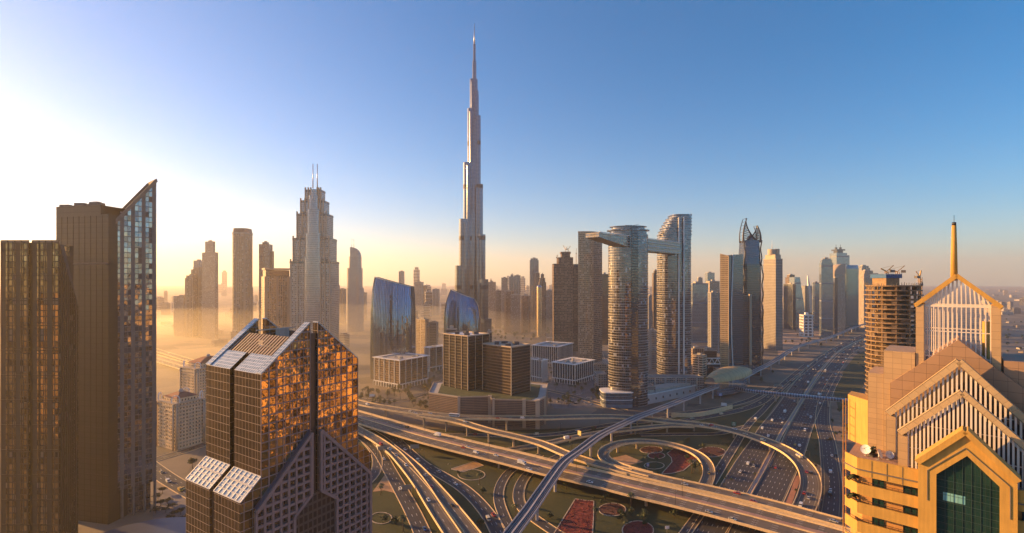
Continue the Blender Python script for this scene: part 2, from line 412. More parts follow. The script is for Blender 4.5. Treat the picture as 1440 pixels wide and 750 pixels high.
def roofed(root, plan, z, mat=None, parapet=1.2, plant=True, seed=0, wallmat=None):
    """flat roof slab inside a parapet, with a plant room"""
    r = MB(); ins = inset(plan, 0.5) if len(plan) <= 6 else scaled(plan, 0.96)
    r.face([(p[0], p[1], z + 0.12) for p in ccw(ins)])
    ro = r.build('roof', mat or M['roof'], root)
    q = MB(); pl = ccw(plan); pi = ccw(ins)
    if len(pi) == len(pl):
        for i in range(len(pl)):
            j = (i + 1) % len(pl)
            q.wall(pl[i], pl[j], z, z + parapet); q.wall(pi[j], pi[i], z, z + parapet)
            q.face([(pl[i][0], pl[i][1], z + parapet), (pl[j][0], pl[j][1], z + parapet), (pi[j][0], pi[j][1], z + parapet), (pi[i][0], pi[i][1], z + parapet)])
        q.build('parapet', wallmat or M['concrete'], root)
    if plant:
        rng = random.Random(seed); c = centre(plan); pr = MB()
        k = rng.uniform(0.3, 0.5); pp = scaled(plan, k, (c[0] + rng.uniform(-1, 1), c[1] + rng.uniform(-1, 1)))
        pr.prism(pp, z + 0.12, z + rng.uniform(3.5, 6)); pr.build('plant_room', M['concrete'], ro)
    return ro

def simple_tower(name, label, cat, plan, ztop, mat, tiers=(), spire=None, group=None, base=0.0, roofmat=None, seed=0, tiermat=None, plant=True, taper=None):
    """a tower as wall, stepped upper tiers, roof, parapet; tiers = [(scale, top height)]"""
    c = centre(plan); t = thing(name, label, cat, (c[0], c[1], base), group)
    b = MB(); pl = ccw(plan)
    if taper: b.frust(pl, base, scaled(pl, taper), ztop, True, 0, 1)
    else: b.prism(pl, base, ztop, True, False, 0, 1)
    b.build('wall', [mat, roofmat or M['roof']], t)
    z = ztop; p = scaled(pl, taper) if taper else pl
    for k, zt in tiers:
        p = scaled(plan, k); q = MB(); q.prism(p, z + 0.003, zt, True, False, 0, 1); q.build('upper_storeys', [tiermat or mat, roofmat or M['roof']], t); z = zt
    roofed(t, p, z, roofmat, plant=plant, seed=seed)
    if spire:
        s = MB(); s.tube([(c[0], c[1], z), (c[0], c[1], z + spire)], 1.0, 6, r1=0.3); s.build('spire', M['steel'], t)
    return t

# ================================================================ the supertall tower
def supertall():
    Y = 1250; cx = PX(667, Y); k = Y / F
    t = thing('skyscraper', 'supertall stepped silver tower with needle spire, tallest by far', 'skyscraper', (cx, Y, 0))
    mat = facade('burj', (0.17, 0.215, 0.28), (0.12, 0.15, 0.20), frame=(0.17, 0.18, 0.20), floor=3.4, bay=1.5, mull=0.3, slab=0.22, metal=0.85, rough=0.16, frough=0.3, fmetal=0.8, wob=0.02, ripple=0.0)
    dark = facade('burj_band', (0.05, 0.05, 0.06), frame=(0.10, 0.09, 0.09), floor=3, bay=1.4, mull=0.5, slab=0.3, metal=0.5)
    def zz(py): return HC + (YH - py) * k
    L = [(26, 374), (20.6, 309), (15, 230), (9.2, 154), (6, 112)]
    R = [(23, 447), (18.6, 393), (14.8, 331), (11.5, 261), (8.6, 165), (5.4, 129)]
    B = [(24, 420), (19, 350), (14, 290), (10.5, 205), (7, 140)]
    for ang, st in ((200, L), (318, R), (82, B)):
        a = math.radians(ang); cs = abs(math.cos(a)) if ang != 82 else 0.9
        w = MB(); dx, dy = math.cos(a), math.sin(a); nx, ny = -dy, dx
        zprev = 0.0
        for i, (r, py) in enumerate(st):
            rr = r * k / cs; hw = max(4.5, 12.5 - i * 1.9); top = zz(py)
            pl = [(cx - nx * hw, Y - ny * hw), (cx + nx * hw, Y + ny * hw)]
            nose = []
            for j in range(9):
                th = math.pi / 2 - math.pi * j / 8
                nose.append((cx + dx * (rr - hw * 0.8) + dx * math.cos(th) * hw * 0.8 + nx * math.sin(th) * hw, Y + dy * (rr - hw * 0.8) + dy * math.cos(th) * hw * 0.8 + ny * math.sin(th) * hw))
            plan = [pl[0]] + [pl[1]] + nose
            w.prism(plan, zprev, top, True)
            # curved shoulder columns either side of the nose, a little lower
            for sg in (-1, 1):
                q = ellipse(cx + dx * (rr * 0.62) + nx * sg * hw, Y + dy * (rr * 0.62) + ny * sg * hw, hw * 0.55, hw * 0.55, 12, a)
                w.prism(q, zprev, top - 9, True)
            zprev = zprev if i == 0 else zprev
        w.build('wing', mat, t)
    co = MB()
    for r, zb, zt in ((15, 0, zz(300)), (11.5, zz(300), zz(190)), (8.5, zz(190), zz(112)), (5.2, zz(112), zz(86)), (3.4, zz(86), zz(63))):
        co.prism(ellipse(cx, Y, r, r, 12), zb, zt)
    co.build('core', mat, t)
    for py, rr in ((203, 17), (264, 23.5), (336, 33), (404, 42)):
        b = MB()
        z = zz(py)
        for ang, st in ((200, L), (318, R), (82, B)):
            a = math.radians(ang); cs = abs(math.cos(a)) if ang != 82 else 0.9
            rad = 0; hw = 12.5
            for i, (r, p2) in enumerate(st):
                if p2 < py - 0.5: rad = r * k / cs; hw = max(4.5, 12.5 - i * 1.9); break
            if rad == 0: continue
        # belt of mechanical floors: rings hugging the wing that is cut at this height
            dx, dy = math.cos(a), math.sin(a); nx, ny = -dy, dx; hw += 0.25; rad2 = rad + 0.3
            nose = [(cx - nx * hw, Y - ny * hw), (cx + nx * hw, Y + ny * hw)]
            for j in range(9):
                th = math.pi / 2 - math.pi * j / 8
                nose.append((cx + dx * (rad2 - hw * 0.8) + dx * math.cos(th) * hw * 0.8 + nx * math.sin(th) * hw, Y + dy * (rad2 - hw * 0.8) + dy * math.cos(th) * hw * 0.8 + ny * math.sin(th) * hw))
            b.prism(nose, z - 5, z + 5, True, True)
        b.build('mechanical_belt', dark, t)
    s = MB(); s.tube([(cx, Y, zz(64)), (cx, Y, zz(50)), (cx, Y, zz(33))], 2.2, 8, r1=0.45); s.build('spire', M['steel'], t)
    pod = MB(); pod.prism(ellipse(cx, Y, 75, 60, 28), 0, 14); pod.build('podium', M['fac_beige'], t)
supertall()

# ================================================================ stepped tower with twin masts, and its smaller sister
def stepped_tower():
    Y = 950; t = thing('stepped_tower', 'stepped stone and glass tower with twin masts on its crown', 'tower', (PX(436, Y), Y, 0))
    stone = facade('stepped_stone', (0.20, 0.21, 0.23), frame=(0.46, 0.38, 0.30), floor=3.6, bay=3.0, mull=0.5, slab=0.36, blind=0.25)
    glas = facade('stepped_glass', (0.38, 0.40, 0.42), frame=(0.40, 0.38, 0.36), floor=3.6, bay=1.6, mull=0.3, slab=0.14, metal=0.8, rough=0.15)
    tiers = [(407.5, 465, 367.4, 46, 0), (410.3, 462.5, 334.5, 40, 367.4), (415, 458, 299.8, 34, 334.5), (419.4, 453, 280.7, 28, 299.8), (425.3, 448, 265, 22, 280.7)]
    for i, (a, b_, py, d, pb) in enumerate(tiers):
        zb = 0 if pb == 0 else PZ(pb, Y); zt = PZ(py, Y)
        X0, X1 = PX(a, Y), PX(b_, Y); W = X1 - X0; yo = Y + (46 - d) / 2
        m = MB(); m.prism([(X0, yo), (X1, yo), (X1, yo + d), (X0, yo + d)], zb, zt, True, False, 0, 1)
        # the curved glass bay standing proud of the stone
        bx = ellipse(X0 + W * 0.56, yo, W * 0.2, 4.5, 16)
        m.prism(bx, zb, zt + (9 if i < 4 else 0), True, False, 2, 1)
        # corner fins that overshoot each step
        for fx in (0.02, 0.2, 0.36, 0.76, 0.86, 0.98):
            x = X0 + W * fx; m.prism([(x - 0.9, yo - 1.6), (x + 0.9, yo - 1.6), (x + 0.9, yo + 2), (x - 0.9, yo + 2)], zb, zt + 4, True, False, 3, 3)
        m.build('tier', [stone if i < 3 else glas, M['roof'], glas, M['beige_stone']], t)
        bt = MB(); bt.prism([(X0 - .4, yo - .4), (X1 + .4, yo - .4), (X1 + .4, yo + d + .4), (X0 - .4, yo + d + .4)], zt - 4.5, zt - 0.6, True, True)
        bt.build('mechanical_belt', M['fac_dark'], t)
    for px in (433.3, 439.6):
        s = MB(); x = PX(px, Y); s.tube([(x, Y + 23, PZ(262, Y)), (x, Y + 23, PZ(227, Y))], 1.1, 8, r1=0.7); s.build('mast', M['steel'], t)
stepped_tower()
def sail_tower():
    Y = 1640; t = thing('sail_top_tower', 'slender pale tower under a curved half dome with two thin masts', 'tower', (PX(496, Y), Y, 0))
    stone = facade('sail_stone', (0.30, 0.30, 0.32), frame=(0.48, 0.42, 0.36), floor=3.6, bay=2.8, mull=0.45, slab=0.34)
    for a, b_, z0, z1, d in ((485.5, 507.5, 0, PZ(405, Y), 44), (486.8, 506.5, PZ(405, Y), PZ(377, Y), 38), (489.5, 505.5, PZ(377, Y), PZ(361, Y), 32)):
        X0, X1 = PX(a, Y), PX(b_, Y); m = MB(); m.prism(squircle([(X0, Y), (X1, Y), (X1, Y + d), (X0, Y + d)], 0.3, 3), z0, z1); m.build('tier', stone, t)
    X0, X1 = PX(491.6, Y), PX(504.6, Y); zb, zt = PZ(361, Y), PZ(347.5, Y); m = MB(); n = 10; prev = None
    for i in range(n + 1):
        a = math.pi / 2 * i / n; x = X0 + (X1 - X0) * math.sin(a); z = zb + (zt - zb) * math.cos(a)
        if prev: m.face([(prev[0], Y + 4, prev[1]), (x, Y + 4, z), (x, Y + 28, z), (prev[0], Y + 28, prev[1])], None, 0, True); m.face([(prev[0], Y + 4, zb), (x, Y + 4, zb), (x, Y + 4, z), (prev[0], Y + 4, prev[1])]); m.face([(x, Y + 28, zb), (prev[0], Y + 28, zb), (prev[0], Y + 28, prev[1]), (x, Y + 28, z)])
        prev = (x, z)
    m.face([(X0, Y + 28, zb), (X0, Y + 4, zb), (X0, Y + 4, zt), (X0, Y + 28, zt)]); m.build('half_dome', stone, t)
    for px in (493.3, 496.2):
        s = MB(); s.tube([(PX(px, Y), Y + 10, zt - 8), (PX(px, Y), Y + 10, PZ(335.5, Y))], 0.9, 6, r1=0.5); s.build('mast', M['steel'], t)
sail_tower()

# ================================================================ hazy towers on the sunny side
def far(px0, px1, py, Y, mat, label, tiers=(), s=None, dl=14, cat='tower', name='tower', spire=None, group=None, depth=None, taper=None, plant=True, tiermat=None):
    plan = corner_plan(px0, s, px1, Y, dl) if s else face_plan(px0, px1, Y, depth or (px1 - px0) * Y / F * 0.9)
    tt = [(k, PZ(p, Y)) for k, p in tiers]
    return simple_tower(name, label, cat, plan, PZ(py, Y), M[mat], tt, spire, group, seed=int(px0 * 7 + py), taper=taper, plant=plant, tiermat=M[tiermat] if tiermat else None)
far(244, 259, 417, 1500, 'fac_beige', 'low beige block standing lowest of the hazy towers by the dark towers')
far(260, 271, 391, 1480, 'fac_tan', 'narrow stepped tan tower in haze beside a taller twin', [(0.8, 388)])
far(268.5, 284, 379, 1500, 'fac_tan', 'tan tower with a crown frame between narrower hazy towers', [(0.75, 376)])
far(272, 282, 367, 1700, 'fac_grey', 'pale grey tower top peeking up behind tan hazy towers')
far(284, 307, 355, 1420, 'fac_beige', 'tall beige tower with a square raised core on its roof', [(0.62, 340)], s=302)
def tube_tower():
    Y = 1300; t = thing('rounded_tower', 'tall brown rounded tower alone in haze with a flared rim', 'tower', (PX(335, Y), Y + 20, 0))
    pl = squircle(face_plan(324, 346, Y, 42), 0.32, 4); m = MB(); m.prism(pl, 0, PZ(327, Y)); m.build('wall', M['fac_tan'], t)
    c = MB(); c.frust(ccw(pl), PZ(327, Y) + 0.01, scaled(ccw(pl), 0.9), PZ(320.8, Y), True); c.build('crown', M['fac_brown'], t)
    r = MB(); r.prism(scaled(pl, 1.03), PZ(329, Y), PZ(327, Y) + 0.4, True, True); r.build('roof_rim', M['concrete'], t)
tube_tower()
far(346.5, 353, 405, 1500, 'fac_beige', 'low beige slab just behind the rounded brown tower')
far(364, 377.5, 343.5, 1350, 'fac_beige', 'beige slab tower with notched top behind the wide tan hotel', [(0.5, 341)])
far(377.5, 383, 354, 1360, 'fac_tan', 'thin tan shaft leaning against the notched beige slab tower')
def mall_hotel():
    Y = 1000; t = thing('hotel_block', 'wide tan hotel block with gridded front and colonnaded roof', 'hotel', (PX(388, Y), Y, 0))
    pl = corner_plan(367.5, 372, 409, Y, 24); m = MB(); m.prism(pl, 0, PZ(389, Y), True, False, 0, 1); m.build('wall', [M['fac_tan'], M['roof']], t)
    p2 = scaled(pl, 0.9); m = MB(); m.prism(p2, PZ(389, Y), PZ(380, Y)); m.build('upper_storeys', M['fac_brown'], t)
    m = MB(); m.prism(scaled(pl, 0.97), PZ(379.5, Y), PZ(377, Y), True, True); m.build('roof', M['beige_stone'], t)
mall_hotel()
# ================================================================ NEAR LEFT: three dark glass towers
M['fac_leftA'] = facade('fac_left_a', (0.42, 0.29, 0.15), (0.035, 0.027, 0.02), frame=(0.026, 0.019, 0.015), floor=3.7, bay=2.2, mull=0.28, slab=0.16, metal=0.85, rough=0.05, wob=0.02, ripple=0.06, ripple_scale=.12, spot=0.08, spotcol=(0.12, 0.09, 0.065), big=4)  # gold and dark panes put the broken gold reflections into the glass colour
M['fac_leftB'] = facade('fac_left_b', (0.014, 0.010, 0.008), (0.010, 0.0075, 0.006), frame=(0.010, 0.0075, 0.006), floor=3.7, bay=3.2, mull=0.06, slab=0.12, metal=0.12, rough=0.35, wob=0.006, ripple=0.01)
M['fac_leftC'] = facade('fac_left_c', (0.46, 0.41, 0.38), (0.14, 0.13, 0.135), frame=(0.13, 0.115, 0.11), floor=3.8, bay=2.1, mull=0.10, slab=0.14, metal=0.92, rough=0.04, wob=0.03, ripple=0.10, ripple_scale=.2, spot=0.14, spotcol=(0.05, 0.045, 0.045), big=3)  # pale and dark panes paint broken-up reflections into the glass

M['bronze'] = plain('bronze', (0.030, 0.021, 0.016), .4, .5, var=.2)
def left_tower_a():
    t = thing('office_tower', 'dark bronze office tower with a recessed slot and one side sloping at the top', 'tower', (-300, 305, 0))
    Y = 296; z1 = PZ(341, Y)
    # west wing, recessed slot, east wing
    def wing(pxa, pxb, Yf, d, z, nm):
        m = MB(); a, b = PX(pxa, Yf), PX(pxb, Yf)
        m.prism([(a, Yf), (b, Yf), (b, Yf + d), (a, Yf + d)], 0, z, True, False, 0, 1); return m.build(nm, [M['fac_leftA'], M['roof_dark']], t)
    wing(1.5, 40, Y, 30, z1, 'wing')
    s = MB(); a, b = PX(40, Y) + 0.01, PX(45.5, Y) - 0.01; s.prism([(a, Y + 5), (b, Y + 5), (b, Y + 26), (a, Y + 26)], 0, z1 - 7); s.build('recessed_slot', M['fac_leftB'], t)
    # east wing with the sloping flank
    X0, X1 = PX(45.5, Y), PX(83, Y); Yb = 318; X2 = PX(110, Yb); zs = PZ(432, Yb)
    m = MB(); u = m.wall((X0, Y), (X1, Y), 0, z1, 0); m.wall((X1, Y), (X2, Yb), 0, z1, u, 0, zb=zs)
    m.wall((X2, Yb), (X0 - 1, Yb), 0, zs, 0, 0, zb=z1); m.wall((X0 - 1, Yb), (X0, Y), 0, z1)
    m.face([(X0, Y, z1), (X1, Y, z1), (X2, Yb, zs), (X0 - 1, Yb, z1)], None, 1); m.build('wing', [M['fac_leftA'], M['roof_dark']], t)
    v_ = MB()
    for pxa, pxb, n_ in ((1.5, 40, 4), (45.5, 83, 4)):
        for k in range(n_ + 1):
            x = PX(pxa + (pxb - pxa) * k / n_, Y); v_.bar((x, Y - .12, 0), (x, Y - .12, z1 + 1.2), .3, .3, (1, 0, 0))
        for z_ in range(8, int(z1), 15): v_.bar((PX(pxa, Y), Y - .1, z_), (PX(pxb, Y), Y - .1, z_), .35, .5)
    v_.build('facade_fins', M['bronze'], t)
    # fins on the flank
    f = MB()
    for k in range(1, 10):
        q = k / 10; x = X1 + (X2 - X1) * q + 0.25; y = Y + (Yb - Y) * q; f.bar((x, y, 0), (x, y, z1 + (zs - z1) * q), 0.25, 0.5, (1, 0, 0))
    f.build('flank_fins', M['dark_steel'], t)
    r = MB()
    for pxa, pxb in ((1.5, 40), (45.5, 83)):
        a, b = PX(pxa, Y), PX(pxb, Y); r.bar((a, Y + .3, z1 + .7), (b, Y + .3, z1 + .7), .5, 1.4)
    r.build('parapet', M['concrete_dark'], t)
left_tower_a()
def left_tower_b():
    t = thing('slab_tower', 'plain dark brown windowless slab tower with rooftop gear between two glass towers', 'tower', (-320, 350, 0))
    YL, YR = 352, 342; z1 = PZ(291, YL); a, b = V(PX(79, YL), YL), V(PX(152.5, YR), YR); d = V(6, 30)
    m = MB(); pl = [(a.x, a.y), (b.x, b.y), (b.x + 4, b.y + 26), (a.x - 8, a.y + 26)]
    k = 0.855; c = a.lerp(b, k); z2 = PZ(301, YR)
    m.prism([(a.x, a.y), (c.x, c.y), (c.x + 4, c.y + 26), (a.x - 8, a.y + 26)], 0, z1, True, False, 0, 1)
    m.build('wall', [M['fac_leftB'], M['roof_dark']], t)
    m = MB(); m.prism([(c.x + .01, c.y), (b.x, b.y), (b.x + 4, b.y + 26), (c.x + 4.01, c.y + 26)], 0, z2, True, False, 0, 1); m.build('lower_shoulder', [M['fac_leftB'], M['roof_dark']], t)
    bl = MB(); n = (a - b).normalized(); e = V(n.y, -n.x) if V(n.y, -n.x).y < 0 else V(-n.y, n.x)
    zb = PZ(371, 347); p, q = a.lerp(b, .28) + e * .25, a.lerp(b, .995) + e * .25
    bl.bar((p.x, p.y, zb), (q.x, q.y, zb), .5, 1.2); bl.build('wall_ledge', M['concrete_dark'], t)
    j_ = MB()
    for k in range(1, 9):
        p = a.lerp(b, k / 9) + e * .05; j_.bar((p.x, p.y, 0), (p.x, p.y, z2 - 1), .18, .3, (1, 0, 0))
    for z_ in range(12, int(z2), 11): p, q = a + e * .05, b + e * .05; j_.bar((p.x, p.y, z_), (q.x, q.y, z_), .2, .22)
    j_.build('panel_joints', M['bronze'], t)
    g = MB()
    for k, h in ((.08, 2.2), (.3, 1.2), (.42, 3.0), (.66, 2.0), (.76, 3.2), (.83, 2.4)):
        p = a.lerp(c, k); g.box((p.x - 1, p.y + 6, z1), (3 + 4 * (h > 2), 3, h))
    p = a.lerp(c, .74); g.bar((p.x - 4, p.y + 6, z1 + 4.2), (p.x + 3, p.y + 6, z1 + 3.4), .3, .3)
    g.pieces('rooftop_gear', M['concrete_dark'], t)
left_tower_b()
def left_tower_c():
    t = thing('wedge_tower', 'mirror glass tower whose roof rises to a sharp slanted point', 'tower', (-275, 360, 0))
    YL, YR = 345, 366; A = V(PX(153, YL), YL); B = V(PX(220, YR), YR); e = (B - A).normalized(); n = V(-e.y, e.x); D = 22
    Bb = B + n * D; Ab = A + n * D; zA = PZ(323, YL); zB = PZ(255.5, YR); zf = PZ(676, YR)
    m = MB(); 
    u = m.wall(A, B, zf, 1, 0, 0, za=zA, zb=zB); m.wall(B, Bb, zf, zB, u); m.wall(Bb, Ab, zf, 1, 0, 0, za=zB, zb=zA); m.wall(Ab, A, zf, zA)
    m.face([(A.x, A.y, zA), (B.x, B.y, zB), (Bb.x, Bb.y, zB), (Ab.x, Ab.y, zA)], None, 1)
    m.face([(B.x, B.y, zf), (A.x, A.y, zf), (Ab.x, Ab.y, zf), (Bb.x, Bb.y, zf)], None, 1)
    m.build('wall', [M['fac_leftC'], M['concrete_dark']], t)
    # thick slanted edge of the roof
    r = MB(); o = V(-n.x, -n.y) * .35
    a2 = A.lerp(B, .26); za2 = zA + (zB - zA) * .26
    for q in (o, n * (D - .2)):
        r.bar((A.x + q.x, A.y + q.y, zA + .9), (B.x + q.x, B.y + q.y, zB + .9), .8, 2.2)
    r.bar((B.x + o.x, B.y + o.y, zB + .9), (Bb.x, Bb.y, zB + .9), .8, 2.2); r.build('roof_edge', M['concrete_dark'], t)
    # lower block tucked behind, its pale flank showing over the slope
    k = MB(); p0 = A + n * 10; p1 = A.lerp(B, .72) + n * 10; z0 = PZ(297, 355)
    k.prism([tuple(p0 - e * 1), tuple(p1), tuple(p1 + n * 16), tuple(p0 - e * 1 + n * 16)], zA - 20, z0, True, False, 0, 1); k.build('rear_block', [M['fac_grey'], M['roof_dark']], t)
    c = MB()
    for f in (0.03, .27, .5, .74, .97):
        for q in (0.6, D - .8):
            p = A.lerp(B, f) + n * q; c.box((p.x, p.y, 0), (1.3, 1.3, zf))
    c.pieces('column', M['concrete_dark'], t)
    l = MB(); i0, i1 = A.lerp(B, .12) + n * 4, A.lerp(B, .9) + n * 4; l.prism([tuple(i0), tuple(i1), tuple(i1 + n * 14), tuple(i0 + n * 14)], 0, zf - .02); l.build('lobby', M['fac_dark'], t)
left_tower_c()
def round_podium():
    c = (-222, 290); z = 13
    t = thing('podium_hall', 'low hall with a broad curved blue-grey roof and ribbed oval skylight', 'hall', (c[0], c[1], 0))
    pl = ellipse(c[0], c[1], 40, 36, 40, .5)
    m = MB(); m.prism(pl, 0, z - 3, True); m.build('wall', M['fac_dark'], t)
    m = MB(); m.frust(ccw(scaled(pl, 1.03)), z - 2.99, ccw(scaled(pl, .98)), z, True, smooth=False)
    m.build('roof', plain('podium_roof', (0.055, 0.075, 0.12), .45, .3, var=.1), t)
    s = MB(); 
    for i in range(13):
        f = (i - 6) / 6.5; h = math.sqrt(max(0, 1 - f * f)); s.bar((c[0] + 9 - 11 * h, c[1] - 6 + 18 * f, z + .5), (c[0] + 9 + 11 * h, c[1] - 6 + 18 * f, z + 1.3), .5, .5)
    s.build('skylight_ribs', M['steel'], t)
    g = MB(); g.prism(ellipse(c[0] + 9, c[1] - 6, 12, 19, 28), z, z + .35); g.build('skylight', M['fac_dark'], t)
    w = MB(); w.prism([(-189, 300), (-178, 322), (-196, 332), (-208, 312)], 0, 8); w.build('annexe', M['concrete'], t)
round_podium()

# ================================================================ the gabled hotel (two leaning slabs, arch at the foot)
def gabled_hotel():
    Y0 = 190.0; P0 = V(PX(367, Y0), Y0); ze = PZ(527, Y0)
    P1 = V(PX(503, 229.5), 229.5); u = (P1 - P0).normalized(); W = (P1 - P0).length; b = V(-u.y, u.x)     # b points back, away from the front face
    D = 41.5
    t = thing('gabled_hotel', 'mirror glass hotel of twin gabled slabs with a dark groove and arched base', 'hotel', (P0.x, P0.y, 0))
    mull = facade('hotel_front', (0.70, 0.46, 0.20), (0.09, 0.065, 0.045), frame=(0.27, 0.205, 0.19), floor=3.45, bay=3.35, mull=0.07, slab=0.075, metal=0.95, rough=0.03, wob=0.04, ripple=0.30, ripple_scale=0.55)  # pane tones paint the gold reflection, broken pane by pane, into the glass
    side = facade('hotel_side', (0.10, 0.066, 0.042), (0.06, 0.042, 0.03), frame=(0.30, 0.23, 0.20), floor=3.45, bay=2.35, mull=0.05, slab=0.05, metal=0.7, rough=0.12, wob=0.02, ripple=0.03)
    grid = plain('hotel_granite', (0.24, 0.17, 0.165), .55, var=.1)
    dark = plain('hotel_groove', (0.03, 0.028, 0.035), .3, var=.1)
    skyl = facade('hotel_skylight', (0.36, 0.42, 0.44), (0.24, 0.30, 0.32), frame=(0.56, 0.56, 0.57), floor=1.5, bay=1.6, mull=0.1, slab=0.12, metal=0.25, rough=0.18, wob=0.03)
    def P(s, d, z): q = P0 + u * s + b * d; return (q.x, q.y, z)
    za = PZ(449, 210.0)                    # ridge
    zlow = PZ(640, Y0) ; zbot = 0
    sc = W / 2; gw = 1.9                   # groove centre, half width
    # ----- two halves of the front slab (and of the rear slab) with gable tops
    def half(s0, s1, d0, d1, nm):
        m = MB()
        zl = ze + (za - ze) * (1 - abs(s0 - sc) / sc); zr = ze + (za - ze) * (1 - abs(s1 - sc) / sc)
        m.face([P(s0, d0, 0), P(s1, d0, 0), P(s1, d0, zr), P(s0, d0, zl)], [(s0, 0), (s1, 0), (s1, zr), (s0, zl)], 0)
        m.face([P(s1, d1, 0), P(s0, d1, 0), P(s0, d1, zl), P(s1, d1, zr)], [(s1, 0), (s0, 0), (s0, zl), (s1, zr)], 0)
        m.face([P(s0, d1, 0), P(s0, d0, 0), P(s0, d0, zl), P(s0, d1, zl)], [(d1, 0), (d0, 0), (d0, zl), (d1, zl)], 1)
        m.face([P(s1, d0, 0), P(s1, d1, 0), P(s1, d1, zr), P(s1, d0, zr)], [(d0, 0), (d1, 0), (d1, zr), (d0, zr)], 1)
        m.face([P(s0, d0, zl), P(s1, d0, zr), P(s1, d1, zr), P(s0, d1, zl)], None, 2)
        return m.build(nm, [mull, side, skyl], t)
    g0, g1 = D * .46, D * .54              # side groove between the two slabs
    for s0, s1 in ((0, sc - gw), (sc + gw, W)):
        half(s0, s1, 0, 3.2, 'gable_wall'); half(s0, s1, D - 3.2, D, 'gable_wall')
    # bodies under the roof: long flanks left and right
    zi = ze + (za - ze) * .30; si = sc * .30
    def slope(z): return sc * (z - ze) / (za - ze)
    m = MB()
    for d0, d1 in ((3.2, g0), (g1, D - 3.2)):
        m.face([P(0, d1, 0), P(0, d0, 0), P(0, d0, ze), P(0, d1, ze)], [(D - d1, 0), (D - d0, 0), (D - d0, ze), (D - d1, ze)], 0)
        m.face([P(W, d0, 0), P(W, d1, 0), P(W, d1, ze), P(W, d0, ze)], [(d0, 0), (d1, 0), (d1, ze), (d0, ze)], 0)
    m.pieces('flank_wall', [side], t)
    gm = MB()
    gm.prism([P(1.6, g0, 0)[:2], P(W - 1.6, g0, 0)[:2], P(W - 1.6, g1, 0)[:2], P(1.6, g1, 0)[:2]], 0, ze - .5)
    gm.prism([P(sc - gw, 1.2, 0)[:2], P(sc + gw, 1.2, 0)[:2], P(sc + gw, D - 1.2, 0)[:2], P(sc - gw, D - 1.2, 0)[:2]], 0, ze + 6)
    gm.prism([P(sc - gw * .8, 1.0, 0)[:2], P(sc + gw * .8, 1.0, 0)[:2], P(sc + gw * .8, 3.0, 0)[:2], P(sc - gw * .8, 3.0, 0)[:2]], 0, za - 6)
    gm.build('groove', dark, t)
    # lower pale glazed slopes
    m = MB()
    for side_s in (0, 1):
        for d0, d1 in ((3.2, g0), (g1, D - 3.2)):
            if side_s == 0: m.face([P(0, d0, ze), P(si, d0, zi), P(si, d1, zi), P(0, d1, ze)][::-1], None, 0)
            else: m.face([P(W, d0, ze), P(W - si, d0, zi), P(W - si, d1, zi), P(W, d1, ze)], None, 0)
    m.pieces('glazed_slope', skyl, t)
    # corrugated brown decks higher up the slope, then the sunken plant well
    corr = NB('corrugated'); uu, vv = corr.uv(); wv = corr.math('LESS_THAN', corr.math('FRACT', corr.math('DIVIDE', uu, 1.05)), .5)
    cm = corr.out(corr.mix(wv, (0.17, 0.12, 0.10), (0.36, 0.27, 0.23)), .6)
    z2 = ze + (za - ze) * .66; s2 = sc * .66
    m = MB()
    for sgn in (0, 1):
        sa, sb = (si, s2) if sgn == 0 else (W - si, W - s2)
        n = 16
        for k in range(n):
            d0 = 3.4 + (D - 6.8) * k / n; d1 = 3.4 + (D - 6.8) * (k + .55) / n; d2 = 3.4 + (D - 6.8) * (k + 1) / n
            for da, db, h in ((d0, d1, 0), (d1, d2, -.55)):
                q = [P(sa, da, zi - .3 + h), P(sb, da, z2 - .3 + h), P(sb, db, z2 - .3 + h), P(sa, db, zi - .3 + h)]
                m.face(q[::-1] if sgn == 0 else q, None, 0)
            q = [P(sa, d1, zi - .3), P(sb, d1, z2 - .3), P(sb, d1, z2 - .85), P(sa, d1, zi - .85)]; m.face(q, None, 0); m.face(q[::-1], None, 0)
    m.build('corrugated_deck', plain('deck_brown', (0.25, 0.18, 0.15), .6, var=.15), t)
    m = MB(); m.face([P(s2, 3.2, z2 - 3), P(W - s2, 3.2, z2 - 3), P(W - s2, D - 3.2, z2 - 3), P(s2, D - 3.2, z2 - 3)])
    m.face([P(s2, 3.2, z2 - 3), P(s2, D - 3.2, z2 - 3), P(s2, D - 3.2, z2 - .3), P(s2, 3.2, z2 - .3)]); m.face([P(W - s2, 3.2, z2 - 3), P(W - s2, D - 3.2, z2 - 3), P(W - s2, D - 3.2, z2 - .3), P(W - s2, 3.2, z2 - .3)])
    m.build('roof_well', M['roof_dark'], t)
    m = MB(); m.box(P(sc + 2, D * .62, z2 - 3), (4.5, 3.5, 4.5), math.atan2(u.y, u.x)); m.bar(P(s2, D * .72, z2 + 1), P(W - s2, D * .6, z2 + 1.5), .5, .5)
    m.pieces('plant_room', M['concrete'], t)
    # raking copings of the gables: pale panels on the slopes
    for d0 in (0.0, D - 3.2):
        for s0, s1 in ((0, sc - gw), (W, sc + gw)):
            m = MB(); zr = ze + (za - ze) * (1 - gw / sc)
            m.bar(P(s0, d0 + 1.6, ze + .25), P(s1, d0 + 1.6, zr + .25), 3.6, .5); m.build('gable_coping', skyl, t)
